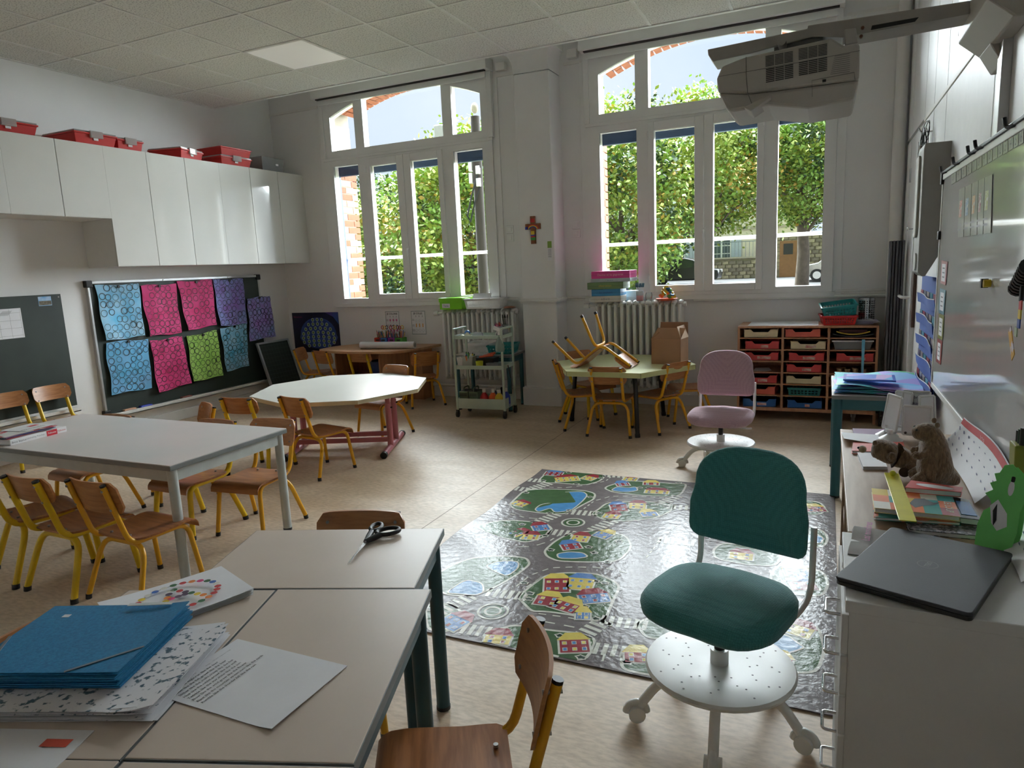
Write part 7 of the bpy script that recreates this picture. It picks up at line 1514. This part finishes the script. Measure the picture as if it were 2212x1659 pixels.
# the street rises away from the school
struct('street', MB().add([(-70, 18, -.95), (50, 18, -.95), (50, 44, .22), (-70, 44, .22), (-70, 18, -1.25), (50, 18, -1.25), (50, 44, -1.25), (-70, 44, -1.25)], [(0, 1, 2, 3), (0, 4, 5, 1), (1, 5, 6, 2), (2, 6, 7, 3), (3, 7, 4, 0)]), M_street)
def gz(y): return -.95+(y-18)*1.17/26 if y > 18 else -1.2
ML = [mat('leaf_green', srgb(112, 146, 58, .62), .6, var=.2, vscale=.6), mat('leaf_lime', srgb(170, 188, 72, .66), .6, var=.15, vscale=.6), mat('leaf_dark', srgb(70, 104, 56, .5), .6, var=.2, vscale=.6), mat('leaf_gold', srgb(214, 176, 70, .62), .6, var=.1)]
M_bark = mat('bark', srgb(104, 92, 80), .9, var=.2, vscale=6, bump=.6, bscale=25)
def tree(label, x, y, zc, rad, wts, seed, n=9000, leaf=.2, trunk=.22, base=None):
    zb = gz(y) if base is None else base
    t = thing('broadleaf_tree', label, 'tree', (x, y, zb), 0, 'trees outside the windows'); q = np.random.default_rng(seed)
    h = zc-zb; rx, ry, rz = rad
    b = MB(); b.tube([(0, 0, 0), (.05, 0, h*.3), (-.06, .05, h*.6), (0, 0, h*.95)], [trunk*1.2, trunk, trunk*.8, trunk*.35], 10)
    obj('trunk', b, M_bark, t, smooth=60)
    for k in range(9):
        a = k*2.4; s0 = Vector((0, 0, h*.42+.07*h*(k % 5))); e = Vector((math.cos(a)*rx*.75, math.sin(a)*ry*.75, h+rz*(-.45+.15*(k % 7)))); obj('branch', MB().tube([s0, s0.lerp(e, .5)+Vector((0, 0, .3)), e], [trunk*.4, trunk*.22, .03], 6), M_bark, t, smooth=60)
    nc = 190; n = int(n*2.2); u = q.normal(size=(nc, 3)); u /= np.linalg.norm(u, axis=1)[:, None]; rr = q.uniform(.45, 1.0, nc)**.6
    C = u*rr[:, None]*np.array([rx, ry, rz])+np.array([0, 0, h]); lob = 1+.16*np.sin(3*np.arctan2(u[:, 1], u[:, 0])+seed)[:, None]; C[:, :2] *= lob
    idx = q.integers(0, nc, n); P_ = C[idx]+q.normal(size=(n, 3))*np.array([.42, .42, .30])*min(rx, 2.6)/2.6
    nn = q.normal(size=(n, 3)); nn[:, 2] = np.abs(nn[:, 2])+.35; nn /= np.linalg.norm(nn, axis=1)[:, None]
    a_ = np.cross(nn, q.normal(size=(n, 3))); a_ /= np.linalg.norm(a_, axis=1)[:, None]; b_ = np.cross(nn, a_); s = leaf*q.uniform(.6, 1.25, n)[:, None]
    vs = np.stack([P_-a_*s*.5, P_+b_*s*.32+a_*s*.02, P_+a_*s*.5, P_-b_*s*.32], 1).reshape(-1, 3)
    me = bpy.data.meshes.new('foliage'); me.vertices.add(len(vs)); me.vertices.foreach_set('co', vs.ravel()); me.loops.add(4*n); me.loops.foreach_set('vertex_index', np.arange(4*n)); me.polygons.add(n); me.polygons.foreach_set('loop_start', np.arange(n)*4); me.polygons.foreach_set('loop_total', np.full(n, 4))
    cm = q.choice(len(ML), nc, p=wts); mi = cm[idx]; fl_ = q.random(n) < .25; mi[fl_] = q.choice(len(ML), fl_.sum(), p=wts)
    for m in ML: me.materials.append(m)
    me.polygons.foreach_set('material_index', mi.astype(np.int32)); me.update(calc_edges=True); o = obj('foliage', me, None, t); o['kind'] = 'stuff'
tree('tall yellowish tree filling the left half of the right window', -7.4, 27, 3.7, (2.9, 2.7, 3.7), (.36, .42, .12, .10), 11, 13000)
tree('light green tree in the middle of the right window, in front of the cream house', -4.85, 31, 5.2, (2.7, 2.4, 2.9), (.34, .5, .1, .06), 12, 10000)
tree('tree with a bare grey trunk in the right pane of the right window', -1.02, 34, 5.3, (2.3, 2.2, 2.9), (.4, .42, .15, .03), 13, 10000, trunk=.26)
tree('far tree closing the view at the right of the right window', 2.6, 38, 5.6, (3, 3, 3.8), (.4, .3, .3, 0), 18, 8000)
tree('big yellow green tree in the right half of the left window', -12.0, 23, 2.9, (2.8, 2.8, 3.3), (.3, .5, .08, .12), 14, 13000)
tree('round lime green tree in the middle of the left window', -16.4, 25, 1.9, (3.3, 3, 3.0), (.34, .48, .1, .08), 15, 12000)
tree('dark green tree behind the others in the left window', -24.0, 34, 3.4, (4.2, 4, 3.6), (.3, .08, .62, 0), 16, 12000, leaf=.2)
tree('low tree by the left edge of the left window', -20.9, 26.5, .9, (2.3, 2.5, 2.6), (.3, .4, .25, .05), 17, 8000)
tree('dense tree behind the yellowish one in the right window', -10.4, 36, 3.6, (3.6, 3.2, 3.6), (.4, .2, .35, .05), 19, 9000, leaf=.2)
# utility pole with a street lamp
up2 = thing('utility_pole', 'weathered wooden utility pole with cables outside the left window', 'pole', (-8.06, 16, -1.2)); M_pole = mat('pole_wood', srgb(78, 70, 64, .55), .9, var=.2, vscale=5, stretch=(6, 6, .6), bump=.4)
obj('post', MB().cyl((0, 0, 0), (0, 0, 6.3), .15, .115, n=14), M_pole, up2, smooth=50); obj('finial', MB().ball((0, 0, 6.5), (.09, .09, .13)), M_stone, up2, smooth=60)
for z in (5.0, 4.7): obj('insulator', MB().box(-.22, -.12, -.09, .04, z, z+.26), M_whitemetal, up2, bevel=.01); obj('insulator', MB().box(.02, .12, -.17, -.08, z-.1, z+.1), M_whitemetal, up2, bevel=.01)
obj('cable', MB().tube([(.12, -.1, 5.1), (-.1, -.2, 4.4), (-.28, -.15, 3.9), (-.2, -.15, 3.75), (-.05, -.16, 4.2), (.1, -.1, 4.6)], .022, 6), M_black, up2, smooth=50)
obj('lamp_bracket', MB().tube([(0, -.05, 5.3), (-.4, -.3, 5.5), (-.62, -.45, 5.75)], .035, 8), M_alu, up2, smooth=50); obj('lamp_head', MB().prism([(-.85, 5.62), (-.42, 5.55), (-.40, 5.70), (-.50, 6.02), (-.62, 6.10), (-.85, 6.10)], -.62, -.22, 'y'), mat('lamp_grey', srgb(176, 176, 172), .5), up2, bevel=.03)
# cream house with a stone garden wall and a parked car on either side
hs_ = thing('house', 'cream house with shuttered windows behind the stone wall', 'house', (-6.0, 44, .2)); M_hw = mat('house_cream', srgb(222, 212, 196), .9, var=.03); M_sh = mat('shutter_pale', srgb(176, 186, 200), .6); M_slate = mat('roof_slate', srgb(90, 96, 104), .7)
obj('wall', MB().box(-7, 5.0, 0, 6, 0, 5.4), M_hw, hs_); obj('roof', MB().prism([(-7.3, 5.4), (5.3, 5.4), (4.0, 8.0), (-6, 8.0)], -.3, 6.3, 'y'), M_slate, hs_); obj('band', MB().box(-7, 5.0, -.05, 0, 2.75, 2.95), M_stone, hs_)
for x, z in ((-5.2, .9), (-2.6, .9), (.15, .9), (3.3, .9), (-5.2, 3.3), (-2.6, 3.3), (.15, 3.3), (3.3, 3.3)):
    w_ = obj('window', MB().box(x-.55, x+.55, -.06, .02, z, z+1.5), M_white, hs_)
    for i in (-1, 1):
        for j in range(3): obj('pane', MB().box(x+i*.27-.22, x+i*.27+.22, -.075, -.055, z+.08+.47*j, z+.50+.47*j), mat('pane_dark', (.08, .10, .12), .1), w_)
        obj('shutter', MB().box(x+i*.86-.28, x+i*.86+.28, -.08, -.02, z, z+1.5), M_sh, w_)
gw = thing('garden_wall', 'old stone garden wall along the street', 'wall', (-4.0, 42.2, .15)); M_gw = mat('rubble_mortar', srgb(128, 118, 102), .95, var=.15, vscale=6, bump=.5)
obj('core', MB().box(-16, 12, .02, .5, 0, 1.15), M_gw, gw); obj('core', MB().box(1.05, 12, .02, .5, 1.15, 2.3), M_gw, gw); obj('coping', MB().box(-16, 1.05, -.05, .55, 1.15, 1.24), M_stone, gw); obj('coping', MB().box(1.0, 12, -.05, .55, 2.3, 2.4), M_stone, gw)
stm = [mat('rubble%d' % i, c, .95, var=.15, vscale=9, bump=.4) for i, c in enumerate((srgb(140, 128, 110), srgb(118, 108, 96), srgb(154, 142, 120)))]
sm_ = [mesh('stone', MB().obox((0, 0, 0), (.36, .08, .19)), m) for m in stm]; q = random.Random(8); cnt = 0
for r_ in range(11):
    z = .1+.205*r_; x = -6.2+.18*(r_ % 2)
    while x < 5.6:
        if (z < 1.1 or x > 1.3) and cnt < 290: o = obj('stone', q.choice(sm_), None, gw, loc=(x, .0, z)); o.scale = (q.uniform(.8, 1.05), 1, q.uniform(.85, 1)); cnt += 1
        x += .40
fnm = mat('railing_iron', srgb(120, 128, 136), .5)
for k in range(40): obj('railing_bar', MB().box(-7.5+.2*k-.012, -7.5+.2*k+.012, .2, .23, 1.24, 2.1), fnm, gw)
obj('railing_top', MB().box(-7.6, .5, .19, .24, 2.08, 2.12), fnm, gw)
gt = obj('garden_gate', MB().box(1.55, 2.45, -.06, .0, .0, 2.0), mat('gate_wood', srgb(136, 96, 62), .7, var=.1), gw); obj('gate_grille', MB().box(1.75, 2.25, -.075, -.058, 1.25, 1.85), M_dark, gt)
def car(label, x, y, rz, body, flip=1):
    t = thing('car', label, 'car', (x, y, gz(y)), rz, 'cars parked in the street')
    pr = [(-2.0, .28), (2.0, .28), (2.08, .55), (2.0, .78), (1.25, .92), (.75, 1.34), (.3, 1.46), (-.9, 1.46), (-1.55, 1.2), (-1.98, .98), (-2.06, .6)]
    obj('body', MB().prism([(p, z) for p, z in pr][::1], -.82, .82, 'y'), body, t, bevel=.07)
    gl_ = [(1.12, .94), (.70, 1.30), (.28, 1.40), (-.88, 1.40), (-1.42, 1.16), (-1.4, .96)]
    for s in (-1, 1):
        obj('side_window', MB().prism(gl_, s*.83-.006, s*.83+.006, 'y'), mat('car_glass', (.02, .025, .03), .08), t); obj('pillar', MB().box(-.18, -.08, s*.835-.008, s*.835+.008, .95, 1.5), body, t)
        for xx in (-1.25, 1.3):
            w_ = obj('wheel', MB().cyl((xx, s*.70, .31), (xx, s*.86, .31), .31, n=22), M_black, t, smooth=40); obj('hub_cap', MB().cyl((xx, s*.86, .31), (xx, s*.875, .31), .19, n=16), M_alu, w_, smooth=40)
        obj('tail_light', MB().box(-2.08, -1.92, s*.72-.1, s*.72+.1, .78, .98), mat('tail_red', srgb(170, 20, 24), .3), t, bevel=.02); obj('headlight', MB().box(1.85, 2.06, s*.64-.14, s*.64+.14, .62, .78), mat('head_clear', (.7, .72, .74), .2), t, bevel=.02)
    obj('windscreen', MB().add([(1.18, -.68, .95), (1.18, .68, .95), (.74, .6, 1.345), (.74, -.6, 1.345)], [(0, 1, 2, 3)]), mat('car_glass', (.02, .025, .03), .08), t, loc=(.02, 0, .01))
car('black parked car seen through the middle of the right window', -7.3, 39.0, .0, mat('paint_black', (.012, .013, .015), .15, spec=.7, coat=.6)); car('silver grey parked car behind the tree trunk in the right pane', .85, 39.0, PI, mat('paint_grey', (.34, .33, .32), .25, .3, coat=.5))
